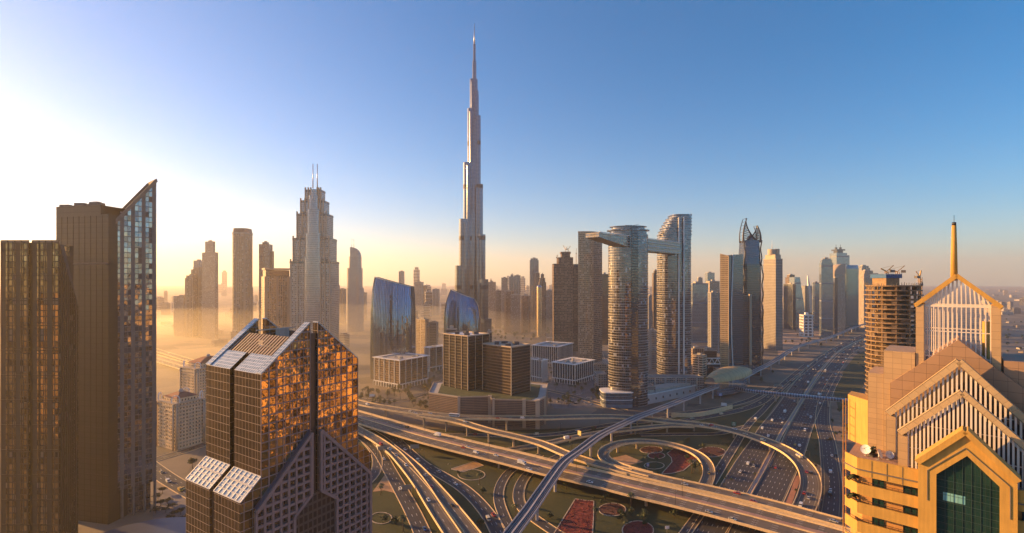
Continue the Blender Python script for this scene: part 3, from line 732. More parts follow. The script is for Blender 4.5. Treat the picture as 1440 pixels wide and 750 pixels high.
    # raised mullion grid of the two front panels (real relief)
    for s0, s1 in ((0, sc - gw), (sc + gw, W)):
        m = MB(); n = 7
        def top(s): return ze + (za - ze) * (1 - abs(s - sc) / sc)
        for k in range(n + 1):
            s = s0 + (s1 - s0) * k / n; m.bar(P(s, -.08, 0), P(s, -.08, top(s)), .30, .22, (u.x, u.y, 0))
        z = 3.45
        while z < za - 2:
            a_, b_ = s0, s1
            if z > ze:
                lim = sc * (z - ze) / (za - ze)
                if s0 == 0: a_ = max(s0, lim)
                else: b_ = min(s1, W - lim)
            if b_ - a_ > .4: m.bar(P(a_, -.08, z), P(b_, -.08, z), .22, .30)
            z += 3.45
        m.build('mullion_grid', grid, t)
    # ----- lower, wider shoulders left and right with big pale skylights
    ext = 8.0; zs0 = PZ(707, 176.0); zs1 = ze - 29.0
    qa = P0 - u * ext
    zs0 = 87.0; zs1 = 94.0
    for sgn in (0, 1):
        m = MB()
        for d0, d1 in ((0.0, g0), (g1, D)):
            sA, sB = (-ext, -0.02) if sgn == 0 else (W + ext, W + 0.02)
            zA = zs0; zB = zs1
            f = [P(sA, d0, 0), P(sB, d0, 0), P(sB, d0, zB), P(sA, d0, zA)]; uvf = [(sA, 0), (sB, 0), (sB, zB), (sA, zA)]
            o = [P(sA, d1, 0), P(sA, d0, 0), P(sA, d0, zA), P(sA, d1, zA)]; uvo = [(D - d1, 0), (D - d0, 0), (D - d0, zA), (D - d1, zA)]
            r = [P(sA, d0, zA), P(sB, d0, zB), P(sB, d1, zB), P(sA, d1, zA)]; bk = [P(sB, d1, 0), P(sA, d1, 0), P(sA, d1, zA), P(sB, d1, zB)]
            if sgn: f, o, r, bk = f[::-1], o[::-1], r[::-1], bk[::-1]; uvf = uvf[::-1]; uvo = uvo[::-1]
            m.face(f, uvf, 0); m.face(o, uvo, 1); m.face(r, None, 2); m.face(bk, None, 1)
        m.build('shoulder', [mull, side, skyl], t)
    m = MB(); q = [P(-ext + 1, g0, 0)[:2], P(0, g0, 0)[:2], P(0, g1, 0)[:2], P(-ext + 1, g1, 0)[:2]]; m.prism(q, 0, zs0 - 1); m.build('groove', dark, t)
    fr = MB()
    for d0, d1 in ((0.0, g0), (g1, D)):
        n = 6
        for k in range(n + 1):
            d = d0 + (d1 - d0) * k / n; fr.bar(P(-ext, d, zs0 + .15), P(0, d, zs1 + .15), .35, .35)
        for k in range(6):
            f = k / 5; fr.bar(P(-ext + ext * f, d0, zs0 + (zs1 - zs0) * f + .15), P(-ext + ext * f, d1, zs0 + (zs1 - zs0) * f + .15), .35 if k != 3 else 1.2, .35)
    fr.build('skylight_frame', M['white'], t)
    # ----- the granite screen with the pointed arch in front of the foot
    zt = 105.8; dd = -1.5; sA, sB = -9.5, W + 1.0
    cell_w = W / 14.0; cell_h = 3.45
    def edge_top(s):
        return zt - max(0, abs(s - sc) - gw) * (zt - 81.5) / 24.4
    scr = MB(); zz = 30.0
    # arch opening
    aw = 10.4; atop = 80.0; ash = 73.6
    def blocked(s, z):
        if abs(s - sc) < gw: return True
        if abs(s - sc) < aw:
            zlim = ash + (atop - ash) * (1 - (abs(s - sc) - gw) / (aw - gw))
            return z < zlim
        return False
    s_list = [-2.8 + cell_w * k for k in range(int((W + 9) / cell_w) + 1)]
    for s in s_list:
        if s > W + 6.1 or abs(s - sc) < gw: continue
        z0 = 0.0
        if abs(s - sc) < aw: z0 = ash + (atop - ash) * (1 - (abs(s - sc) - gw) / (aw - gw))
        z1 = min(edge_top(s), 200)
        if z1 > z0: scr.bar(P(s, dd, z0), P(s, dd, z1), 1.15, .9, (u.x, u.y, 0))
    z = 48.0
    while z < zt:
        segs = []; st = None; k = -2.8
        while k <= W + 6:
            ok = (z < edge_top(k)) and not blocked(k, z)
            if ok and st is None: st = k
            if (not ok) and st is not None: segs.append((st, k)); st = None
            k += .35
        if st is not None: segs.append((st, W + 6))
        for a_, b_ in segs:
            if b_ - a_ > .8: scr.bar(P(a_, dd + .03, z), P(b_, dd + .03, z), .85, 1.1)
        z += cell_h
    scr.build('granite_screen', grid, t)
    ra = MB()
    ra.bar(P(sc - gw - .3, dd - .1, zt), P(-2.8, dd - .1, edge_top(-2.8)), 1.6, 1.3); ra.bar(P(sc + gw + .3, dd - .1, zt), P(W + 6, dd - .1, edge_top(W + 6)), 1.6, 1.3)
    ra.bar(P(W + 6, dd - .1, edge_top(W + 6)), P(W + 6, dd - .1, 20), 1.6, 1.3, (u.x, u.y, 0))
    ra.bar(P(sc - gw - .3, dd - .1, atop), P(sc - aw, dd - .1, ash), 1.5, 1.2); ra.bar(P(sc + gw + .3, dd - .1, atop), P(sc + aw, dd - .1, ash), 1.5, 1.2)
    ra.bar(P(sc - aw, dd - .1, ash), P(sc - aw, dd - .1, 20), 1.5, 1.2, (u.x, u.y, 0)); ra.bar(P(sc + aw, dd - .1, ash), P(sc + aw, dd - .1, 20), 1.5, 1.2, (u.x, u.y, 0))
    ra.bar(P(sc - gw - .4, dd - .1, atop), P(sc - gw - .4, dd - .1, zt), 1.4, 1.2, (u.x, u.y, 0)); ra.bar(P(sc + gw + .4, dd - .1, atop), P(sc + gw + .4, dd - .1, zt), 1.4, 1.2, (u.x, u.y, 0))
    ra.build('screen_frame', grid, t)
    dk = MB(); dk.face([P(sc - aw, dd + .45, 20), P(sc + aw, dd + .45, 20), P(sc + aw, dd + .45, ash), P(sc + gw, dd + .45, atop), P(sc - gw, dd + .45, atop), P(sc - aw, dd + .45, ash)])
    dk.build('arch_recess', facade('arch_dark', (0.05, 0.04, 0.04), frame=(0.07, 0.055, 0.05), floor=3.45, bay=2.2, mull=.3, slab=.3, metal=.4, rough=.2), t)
    # slate-blue return of the screen's raking edge
    bl = MB(); bl.bar(P(sc - gw - .5, dd + .8, zt + 1.2), P(-2.8, dd + .8, edge_top(-2.8) + 1.2), 2.2, .3); bl.build('screen_flashing', plain('flashing', (0.06, 0.08, 0.14), .4, .3), t)
gabled_hotel()

# ================================================================ domed apartment hotels behind the towers
def domed_block(px0, s, px1, pyb, pyt, label, seed):
    Y = GY(pyb); plan = corner_plan(px0, s, px1, Y, 16); c = centre(plan); zt = PZ(pyt, Y); H = zt * .80
    t = thing('domed_block', label, 'apartment block', (c[0], c[1], 0))
    pale = facade('domed_wall', (0.14, 0.12, 0.10), frame=(0.68, 0.50, 0.32), floor=3.5, bay=3.0, mull=.62, slab=.5)
    m = MB(); m.prism(plan, 0, H, True, False, 0, 1); m.build('wall', [pale, M['roof_pale']], t)
    m = MB(); m.prism(scaled(plan, 1.05), H * .93, H * .96, True, True); m.prism(scaled(plan, 1.03), 6, 6.8, True, True); m.prism(scaled(plan, 1.04), H - .01, H + .9, True, True); m.pieces('cornice', M['beige_stone'], t)
    tp = scaled(plan, .72); m = MB(); m.prism(tp, H + .9, H * 1.1); m.build('upper_storeys', pale, t)
    r = MB(); r.frust(ccw(scaled(tp, 1.06)), H * 1.1, ccw(scaled(tp, .3)), zt - 3, True); r.build('roof', plain('clay_tiles', (0.28, 0.10, 0.055), .8), t)
    l = MB(); l.lathe((c[0], c[1], zt - 3.2), [(2.2, 0), (2.4, 1.2), (1.8, 2.6), (0, 3.6)], 10); l.build('lantern', M['roof_pale'], t)
    # arched dormer bays at the corners
    for p in ccw(plan):
        b = MB(); q = V(p[0], p[1]).lerp(V(c[0], c[1]), .12); d = (q - V(*c)).normalized(); sx = V(-d.y, d.x)
        w, h0 = 3.4, H + .9
        prev = None
        for k in range(9):
            a = math.pi * k / 8; x = w * math.cos(a); z = h0 + 4 + w * math.sin(a); p3 = q + sx * x
            if prev: b.bar((prev[0].x, prev[0].y, prev[1]), (p3.x, p3.y, z), 1.0, .7)
            prev = (p3, z)
        for sg in (-1, 1): p3 = q + sx * w * sg; b.bar((p3.x, p3.y, h0), (p3.x, p3.y, h0 + 4.2), .7, .9)
        b.build('arched_bay', M['white'], t)
        cl = MB()
        for sg in (-1, 1):
            p3 = V(p[0], p[1]) + sx * 1.6 * sg; cl.tube([(p3.x, p3.y, 0), (p3.x, p3.y, H)], .9, 8)
        cl.build('corner_column', M['beige_stone'], t)
    bal = MB(); pl = ccw(plan)
    for i in range(4):
        a, b_ = V(*pl[i]), V(*pl[(i + 1) % 4]); n = (b_ - a).normalized(); o = V(n.y, -n.x)
        for f in (.2, .5, .8):
            for z in range(10, int(H * .9), 4):
                p = a.lerp(b_, f) + o * .7; bal.box((p.x, p.y, z), (3.2, 1.4, 1.1), math.atan2(n.y, n.x))
    bal.pieces('balcony', M['beige_stone'], t)
domed_block(221, 246, 287, 634, 553, 'cream apartment block with red tiled roof and arched corner bays by the street', 3)
domed_block(254, 276, 330, 588, 503, 'second cream red-roofed apartment block standing farther back in golden haze', 5)
# ================================================================ MIDDLE: curved blue towers, office blocks on their podium
M['fac_curve'] = facade('fac_curve', (0.20, 0.29, 0.42), (0.14, 0.20, 0.30), frame=(0.09, 0.095, 0.12), floor=3.9, bay=2.6, mull=0.16, slab=0.05, metal=0.92, rough=0.06, wob=0.03, ripple=0.03)
def curved_tower(label, Y, pts_left, pts_right, bottom, depth):
    """pts are (column, row) down the left and right outlines; the front bows out"""
    c = PX((pts_left[-1][0] + pts_right[-1][0]) / 2, Y)
    t = thing('curved_tower', label, 'office tower', (c, Y, 0))
    n = 14; m = MB()
    def at(pts, py):
        if py <= pts[0][1]: return pts[0][0]
        for (x0, y0), (x1, y1) in zip(pts, pts[1:]):
            if y0 <= py <= y1: return x0 + (x1 - x0) * (py - y0) / (y1 - y0)
        return pts[-1][0]
    yl, yr = pts_left[0][1], pts_right[0][1]; rows = 12; N = 12
    # each column of panels runs from the ground to the slanted roof line
    def pt(k, r):
        f = k / N; ytop = yl + (yr - yl) * f - (0 if True else 0); py = ytop + (bottom - ytop) * r / rows
        xl, xr = at(pts_left, max(py, yl)), at(pts_right, max(py, yr))
        x = xl + (xr - xl) * f; bow = math.sin(math.pi * f) * depth * .25
        return (PX(x, Y), Y - bow + depth * .25 * (1 - r / rows) ** 2, PZ(py, Y) if r < rows else 0.0)
    def ptb(k, r):
        p = pt(k, r); return (p[0], Y + depth - 4 * math.sin(math.pi * k / N), p[2])
    wid = PX(pts_right[-1][0], Y) - PX(pts_left[-1][0], Y)
    for k in range(N):
        for r in range(rows):
            a, b_, c_, d_ = pt(k, r + 1), pt(k + 1, r + 1), pt(k + 1, r), pt(k, r)
            m.face([a, b_, c_, d_], [(wid * k / N, a[2]), (wid * (k + 1) / N, b_[2]), (wid * (k + 1) / N, c_[2]), (wid * k / N, d_[2])], 0, True)
            a, b_, c_, d_ = ptb(k, r + 1), ptb(k + 1, r + 1), ptb(k + 1, r), ptb(k, r)
            m.face([b_, a, d_, c_], [(wid * (k + 1) / N, a[2]), (wid * k / N, b_[2]), (wid * k / N, c_[2]), (wid * (k + 1) / N, d_[2])], 0, True)
    for r in range(rows):
        for k, fl in ((0, False), (N, True)):
            a, b_, c_, d_ = pt(k, r + 1), pt(k, r), ptb(k, r), ptb(k, r + 1)
            f = [a, b_, c_, d_]; uvf = [(0, a[2]), (0, b_[2]), (depth, c_[2]), (depth, d_[2])]
            m.face(f if fl is False else f[::-1], uvf if fl is False else uvf[::-1], 0)
    m.build('curtain_wall', M['fac_curve'], t)
    rf = MB()
    for k in range(N): rf.face([pt(k, 0), pt(k + 1, 0), ptb(k + 1, 0), ptb(k, 0)])
    rf.build('roof', M['roof_dark'], t)
    f = MB()
    for k in range(0, N * 2 + 1):
        kk = k / 2
        for r in range(rows):
            a, b_ = pt(kk, r), pt(kk, r + 1); f.bar((a[0], a[1] - .25, a[2]), (b_[0], b_[1] - .25, b_[2]), .3, .5, (1, 0, 0))
    f.build('vertical_fins', M['dark_steel'], t)
    e = MB()
    for k in range(N):
        a, b_ = pt(k, 0), pt(k + 1, 0); e.bar((a[0], a[1] - .3, a[2]), (b_[0], b_[1] - .3, b_[2]), .8, 1.4)
    e.build('roof_edge', M['steel'], t)
curved_tower('taller curved blue glass tower with slanted roof behind the square white-framed block', 850, [(525, 389.6), (522.5, 405), (521, 440), (521, 500)], [(577, 403.5), (578.3, 420), (579, 440), (579, 500)], 506, 34)
curved_tower('smaller curved blue glass tower with a pointed sail-like top beside the supertall tower', 1000, [(633, 407), (627, 424), (624.3, 440), (624, 480)], [(666, 420), (672, 432), (674.3, 446), (674.5, 480)], 489, 34)

def framed_block(label, px0, s, px1, pyb, pyt, dl, stone=True, cols=7, name='office_block', wallmat=None):
    """mid-rise with white pilasters, white eaves frame and a colonnade at the foot"""
    Y = GY(pyb); plan = corner_plan(px0, s, px1, Y, dl); c = centre(plan); zt = PZ(pyt, Y)
    t = thing(name, label, 'office block', (c[0], c[1], 0))
    wm = wallmat or facade('framed_wall', (0.12, 0.10, 0.09), frame=(0.16, 0.08, 0.05), floor=3.6, bay=2.2, mull=.2, slab=.35, blind=.1)
    pin = inset(plan, 1.2); m = MB(); m.prism(pin, 7.5, zt - 1.5, True, False, 0, 1); m.build('wall', [wm, M['roof_pale']], t)
    l = MB(); l.prism(inset(plan, 4), 0, 7.5); l.build('ground_floor', M['fac_dark'], t)
    fr = MB(); fr.prism(plan, 6.6, 8.0, True, True); fr.build('terrace_slab', M['white'], t)
    ev = MB(); pe = scaled(plan, 1.05); pi = inset(plan, 5)
    pl = ccw(pe); pj = ccw(pi)
    for i in range(4):
        j = (i + 1) % 4
        ev.face([(pl[i][0], pl[i][1], zt), (pl[j][0], pl[j][1], zt), (pj[j][0], pj[j][1], zt), (pj[i][0], pj[i][1], zt)])
        ev.face([(pl[j][0], pl[j][1], zt - .8), (pl[i][0], pl[i][1], zt - .8), (pj[i][0], pj[i][1], zt - .8), (pj[j][0], pj[j][1], zt - .8)])
        ev.wall(pl[i], pl[j], zt - .8, zt); ev.wall(pj[j], pj[i], zt - .8, zt)
    ev.build('roof_canopy', M['white'], t)
    pil = MB(); q = ccw(plan)
    for i in range(4):
        a, b_ = V(*q[i]), V(*q[(i + 1) % 4]); n = (b_ - a).normalized(); ang = math.atan2(n.y, n.x)
        for k in range(cols + 1):
            p = a.lerp(b_, k / cols)
            pil.box((p.x, p.y, 0), (1.0, 1.0, 6.5), ang)
            p2 = V(*ccw(pin)[i]).lerp(V(*ccw(pin)[(i + 1) % 4]), k / cols)
            if k in (0, cols) or k % 2 == 0 or not stone: pil.box((p2.x, p2.y, 8.1), (.9, 1.3, zt - 9.0), ang)
    pil.build('pilasters', M['white'], t)
    g = MB(); rng = random.Random(int(px0)); pc = V(*c)
    for k in range(15):
        e = V(*plan[k % 4]).lerp(pc, rng.uniform(.25, .8)); g.box((e.x, e.y, zt - 1.5), (rng.uniform(2, 6), rng.uniform(2, 5), rng.uniform(1.2, 3)), rng.uniform(0, 1))
    g.pieces('rooftop_plant', M['concrete'], t)
    return t
framed_block('brown mid-rise with white frame and open white roof canopy in the golden haze', 525, 562, 603, 548, 507, 36, cols=10)
framed_block('white-framed mid-rise half hidden behind the dark square office tower', 596, 604, 640, 523, 489, 10, cols=8)
framed_block('white-pillared block just beside the dark brown office tower', 741, 762, 771, 538, 507, 24, False, 8, wallmat=M['fac_dark'])
framed_block('white-pillared block standing nearest the cylindrical twin tower', 776, 809, 836, 542, 513, 28, False, 9, wallmat=M['fac_dark'])
framed_block('long white-pillared block at the back of the pillared row', 748, 785, 806, 517, 488, 30, False, 12, wallmat=M['fac_dark'])

def office_pair():
    # podium first
    zr = 31.0
    def at(px, Y): return (PX(px, Y), Y)
    front = [at(603, 606), at(645, 583), at(690, 588), at(691, 573), at(737, 569), at(755, 564), at(767, 583)]
    back = [at(770, 660), at(700, 690), at(610, 670)]
    c = centre(front + back)
    t = thing('car_park_podium', 'broad stone podium with roof lawn under two dark office towers', 'podium', (c[0], c[1], 0))
    lou = facade('podium_louvre', (0.10, 0.08, 0.07), frame=(0.26, 0.17, 0.13), floor=2.0, bay=9.0, mull=.02, slab=.5, metal=.2, rough=.5, wob=0, ripple=0)
    m = MB(); m.prism(front + back, 0, zr, True, False, 0, 1); m.build('wall', [lou, M['roof_pale']], t)
    m = MB(); m.prism(scaled(front + back, .86), zr + .05, zr + .5); m.build('roof_lawn', plain('roof_lawn', (0.06, 0.075, 0.03), .9, var=.5, scale=.2), t)
    for px, Y, w_ in ((645.5, 582, 3), (689, 587, 4.5), (737, 568, 4), (756, 563, 5), (766, 582, 3), (694, 572, 2.5)):
        q = MB(); q.box((PX(px, Y), Y - .6, 0), (w_, 3, zr + 2.2)); q.build('stone_pier', M['beige_stone'], t)
    m = MB(); pts = ccw(front + back)
    for i in range(len(pts)):
        a, b_ = pts[i], pts[(i + 1) % len(pts)]; m.bar((a[0], a[1], zr + .6), (b_[0], b_[1], zr + .6), .8, 1.3)
    m.build('parapet', M['beige_stone'], t)
    # towers
    def dark_block(label, px0, s, px1, Y, pyt, dl, pier_left, pier_right, mat, roof, name):
        plan = corner_plan(px0, s, px1, Y, dl); zt = PZ(pyt, Y); c = centre(plan)
        t = thing('office_tower', label, 'office tower', (c[0], c[1], zr + .5))
        m = MB(); m.prism(plan, zr + .51, zt, True, False, 0, 1); m.build('wall', [mat, roof], t)
        q = MB(); pl = ccw(plan)
        for i in range(4):
            a, b_ = V(*pl[i]), V(*pl[(i + 1) % 4]); n = (b_ - a).normalized(); o = V(n.y, -n.x)
            for f in (pier_left if i in (0, 2) else pier_right):
                p = a.lerp(b_, f) + o * .3; q.bar((p.x, p.y, zr + .6), (p.x, p.y, zt + .4), .6, .6, (n.x, n.y, 0))
            q.bar((a.x, a.y, zt + .5), (b_.x, b_.y, zt + .5), 1.4, 1.4)
        q.build('stone_piers', M['beige_stone'], t)
        g = MB(); cc = V(*c)
        for k in range(4):
            e = V(*plan[k]).lerp(cc, .6); g.box((e.x, e.y, zt), (7, 5, 2.5 + k % 2), .5 * k)
        g.pieces('rooftop_plant', M['roof_dark'], t)
    mt1 = facade('office_dark1', (0.07, 0.058, 0.055), (0.05, 0.044, 0.042), frame=(0.05, 0.037, 0.03), floor=3.7, bay=1.6, mull=.14, slab=.2, metal=.75, rough=.1, wob=.02)
    mt2 = facade('office_dark2', (0.08, 0.06, 0.05), (0.06, 0.047, 0.04), frame=(0.095, 0.06, 0.045), floor=3.7, bay=1.8, mull=.12, slab=.3, metal=.7, rough=.12, wob=.02)
    dark_block('dark square office tower with thin vertical piers and a bright white roof', 623.8, 658, 688, 618, 473.5, 30, (0, .33, .66, 1), (0, .25, .5, .75, 1), mt1, M['white'], 0)
    dark_block('brown square office tower with a plain tan roof next to the white-roofed one', 678.8, 719, 745.5, 591, 489, 32, (0, 1), (0, 1), mt2, M['beige_stone'], 1)
office_pair()
far(585, 603, 450, 1050, 'fac_tan', 'small tan office block between the two curved blue towers', s=598, dl=20, name='office_block', cat='office block')
far(603, 615, 454, 1075, 'fac_grey', 'grey office block joined behind the small tan one', name='office_block', cat='office block')
far(628, 641, 464, 720, 'fac_dark', 'low dark block showing behind the white-roofed office tower', name='office_block', cat='office block')
far(685, 691.5, 468, 700, 'fac_brown', 'narrow brown block peeking out beside the white-roofed office tower', name='office_block', cat='office block')

# ================================================================ the hazy skyline in the middle
SK = [(560.7, 567.5, 382, 2600, 'fac_grey', 'thin grey tower far beyond the taller curved blue tower'),
      (583, 594, 397, 2500, 'fac_beige', 'left half of a hazy pair of blocks between the curved blue towers'),
      (594.5, 601, 402, 2550, 'fac_tan', 'lower right half of the hazy pair between the curved blue towers'),
      (608, 617, 407, 2400, 'fac_grey', 'hazy grey block just before the smaller curved tower'),
      (465, 475, 402, 1900, 'fac_beige', 'low pale tower right behind the stepped twin-mast tower'),
      (475, 485, 407, 1950, 'fac_grey', 'lower pale tower leading toward the half dome tower'),
      (506, 514, 412, 2100, 'fac_beige', 'low hazy block beside the half dome tower'),
      (536, 545, 416, 2300, 'fac_grey', 'hazy low tower seen over the curved blue roof'),
      (686, 697, 397, 1900, 'fac_beige', 'faint pale tower nearest the supertall on its shadow side'),
      (696, 705, 409, 1750, 'fac_tan', 'low tan tower in the hazy cluster, second from the supertall'),
      (705, 714, 391, 1850, 'fac_beige', 'square topped beige tower in the hazy cluster'),
      (709, 723, 410, 1600, 'fac_tan', 'broad tan tower standing in front of the hazy cluster'),
      (716, 724, 389, 1900, 'fac_grey', 'hazy tower with a small cupola in the cluster', [(0.5, 386.5)]),
      (723, 732, 387.6, 1950, 'fac_grey', 'flat grey tower with sharp corners at the cluster edge'),
      (718, 732, 415, 1550, 'fac_beige', 'low beige tower at the front of the hazy cluster'),
      (733, 746, 416.5, 1600, 'fac_tan', 'wide low tan tower between cluster and tall slim tower'),
      (745, 757.5, 366, 1700, 'fac_grey', 'tall slim grey tower rising alone beyond the hazy cluster', [(0.8, 364)]),
      (752, 759, 384, 1690, 'fac_tan', 'narrow lower shaft attached to the tall slim grey tower'),
      (758, 768, 397, 1500, 'fac_tan', 'stepped tan tower with a pointed crown', [(0.75, 391), (0.45, 386)]),
      (768, 778, 409, 1650, 'fac_beige', 'plain beige tower beside the tower under construction'),
      (846, 855.5, 386, 1300, 'fac_brown', 'brown tower showing between the slim tan tower and the twin tower'),
      (912, 920, 416, 1500, 'fac_grey', 'grey block seen low through the gap of the twin towers'),
      (919, 927, 384, 1350, 'fac_brown', 'brown unfinished shaft seen through the gap of the twin towers', [(0.6, 381)]),
      (974, 996, 399, 1350, 'fac_glassblue', 'blue grey block just right of the stepped terrace tower'),
      (982, 988, 391, 1700, 'fac_grey', 'grey tower top above the blue grey block'),
      (995, 1005, 384, 1800, 'fac_glassblue', 'blue tower rising behind the blue grey block'),
      (998, 1012, 396, 1500, 'fac_beige', 'sunlit beige tower left of the folded gold tower')]
for r in SK:
    far(*r[:6], tiers=r[6] if len(r) > 6 else ())
def gold_tower():
    Y = 1480; t = thing('tower', 'bright yellow sunlit narrow tower with rounded top in the haze', 'tower', (PX(758.5, Y), Y, 0))
    pl = ellipse(PX(758.5, Y), Y, 8.0, 8.0, 16); m = MB(); m.prism(pl, 0, PZ(404, Y)); m.build('wall', facade('gold_glass', (0.65, 0.52, 0.32), frame=(0.6, 0.45, 0.3), floor=3.6, bay=1.5, mull=.1, slab=.15, metal=.9, rough=.25, wob=.03), t)
    m = MB(); m.lathe((PX(758.5, Y), Y, PZ(404, Y)), [(8, 0), (7, 3), (4, 6), (0, 7)], 16); m.build('roof', M['steel'], t)
gold_tower()

# ================================================================ towers under construction
M['fac_build'] = facade('fac_build', (0.07, 0.055, 0.045), frame=(0.34, 0.22, 0.14), floor=3.6, bay=3.2, mull=.22, slab=.3, metal=.1, rough=.8, wob=0, ripple=0, spot=.3, spotcol=(0.22, 0.16, 0.11))
def jib_crane(label, x, y, z0, h, jib, ang, slope=.9, group='cranes on the unfinished towers'):
    t = thing('tower_crane', label, 'crane', (x, y, z0), group)
    m = MB(); w = .9
    for sx in (-w, w):
        for sy in (-w, w): m.bar((x + sx, y + sy, z0), (x + sx, y + sy, z0 + h), .35, .35)
    k = z0
    while k < z0 + h - 2:
        m.bar((x - w, y - w, k), (x + w, y - w, k + 2), .22, .22); m.bar((x - w, y + w, k + 2), (x - w, y - w, k), .22, .22); m.bar((x + w, y - w, k), (x + w, y + w, k + 2), .22, .22); k += 2
    m.build('mast', M['crane'], t)
    d = V(math.cos(ang), math.sin(ang)); e = (x + d.x * jib * math.cos(slope), y + d.y * jib * math.cos(slope), z0 + h + jib * math.sin(slope))
    j = MB(); j.bar((x - .5, y, z0 + h), e, .7, .9); j.bar((x, y, z0 + h), (x - d.x * 5, y - d.y * 5, z0 + h + 5), .5, .5); j.bar((x - d.x * 5, y - d.y * 5, z0 + h + 5), e, .15, .15)
    j.build('jib', M['crane'], t)
    c = MB(); c.box((x - d.x * 4, y - d.y * 4, z0 + h - 1), (3, 2.4, 2.2), ang); c.build('counterweight', M['concrete_dark'], t)
M['crane'] = plain('crane_paint', (0.35, 0.20, 0.06), .5, .2)
def unfinished():
    Y = 1120
    t = thing('unfinished_tower', 'brown concrete tower under construction crowned with formwork', 'unfinished tower', (PX(793, Y), Y, 0))
    for a, b_, py, yo, nm in ((778.3, 785.5, 371, 2, 'side_wing'), (785, 806, 362, 0, 'wall')):
        X0, X1 = PX(a, Y), PX(b_, Y); m = MB(); m.prism([(X0, Y + yo), (X1, Y + yo), (X1, Y + 36), (X0, Y + 36)], 0, PZ(py, Y)); m.build(nm, M['fac_build'], t)
    X0, X1 = PX(790, Y), PX(802, Y); m = MB(); m.prism([(X0, Y + 4), (X1, Y + 4), (X1, Y + 26), (X0, Y + 26)], PZ(362, Y) + .01, PZ(357, Y)); m.prism([(X0 - 1.5, Y + 3), (X1 + 1.5, Y + 3), (X1 + 1.5, Y + 27), (X0 - 1.5, Y + 27)], PZ(357, Y), PZ(354, Y)); m.build('core_formwork', M['fac_build'], t)
    jib_crane('tall luffing crane on the core of the brown unfinished tower', PX(796, Y), Y + 12, PZ(354, Y), 6, 12, 2.2)
    jib_crane('second luffing crane leaning off the formwork of the brown unfinished tower', PX(800, Y), Y + 14, PZ(354, Y), 6, 10, .4)
    jib_crane('lower crane at the outer edge of the brown unfinished tower', PX(784, Y), Y + 8, PZ(371, Y), 14, 9, 1.2)
    Y = 1180; t = thing('unfinished_tower', 'slim dark unfinished tower squeezed between brown and tan towers', 'unfinished tower', (PX(810, Y), Y, 0))
    X0, X1 = PX(805.5, Y), PX(815, Y); m = MB(); m.prism([(X0, Y), (X1, Y), (X1, Y + 30), (X0, Y + 30)], 0, PZ(374, Y)); m.build('wall', M['fac_build'], t)
    m = MB(); m.prism([(X0 + 2, Y + 4), (X1 - 2, Y + 4), (X1 - 2, Y + 24), (X0 + 2, Y + 24)], PZ(374, Y), PZ(371.5, Y)); m.build('core_formwork', M['concrete_dark'], t)
    jib_crane('thin crane standing on the slim dark unfinished tower', PX(811.5, Y), Y + 14, PZ(371.5, Y), 26, 14, 1.4, 1.25)
unfinished()
def curved_slab():
    Y = 900; t = thing('residential_tower', 'slim tan residential tower with concave front left of the twin towers', 'tower', (PX(830, Y), Y, 0))
    mt = facade('slab_tan', (0.20, 0.17, 0.14), (0.15, 0.13, 0.11), frame=(0.40, 0.29, 0.19), floor=3.5, bay=2.6, mull=.4, slab=.38, metal=.7, blind=.2, spot=.1, spotcol=(.45, .34, .22))
    mt2 = facade('slab_tan2', (0.16, 0.14, 0.13), frame=(0.30, 0.22, 0.16), floor=3.5, bay=2.2, mull=.3, slab=.4, metal=.7, blind=.15)
    zt = PZ(327, Y); a, b_ = PX(813, Y), PX(834.5, Y); pts = []
    for k in range(9):
        f = k / 8; pts.append((a + (b_ - a) * f, Y - 3.5 * math.sin(math.pi * f)))
    m = MB(); u = 0
    for k in range(8): u = m.wall(pts[k], pts[k + 1], 0, zt, u, 0)
    R = (PX(846.8, Y + 22), Y + 22); Bk = (a + 8, Y + 34)
    u = m.wall(pts[-1], R, 0, zt, 0, 1); m.wall(R, Bk, 0, zt, 0, 1); m.wall(Bk, pts[0], 0, zt, 0, 1)
    m.face([(p[0], p[1], zt) for p in pts + [R, Bk]], None, 2); m.build('wall', [mt, mt2, M['roof']], t)
    m = MB(); pl = pts + [R, Bk]
    for i in range(len(pl)):
        p, q = pl[i], pl[(i + 1) % len(pl)]; m.bar((p[0], p[1], zt + .8), (q[0], q[1], zt + .8), 1.2, 2)
    m.build('parapet', M['beige_stone'], t)
    m = MB(); m.prism([(a - 12, Y - 22), (R[0] + 10, Y - 14), (R[0] + 12, Y + 40), (a - 10, Y + 40)], 0, 20); m.build('podium', M['fac_beige'], t)
curved_slab()

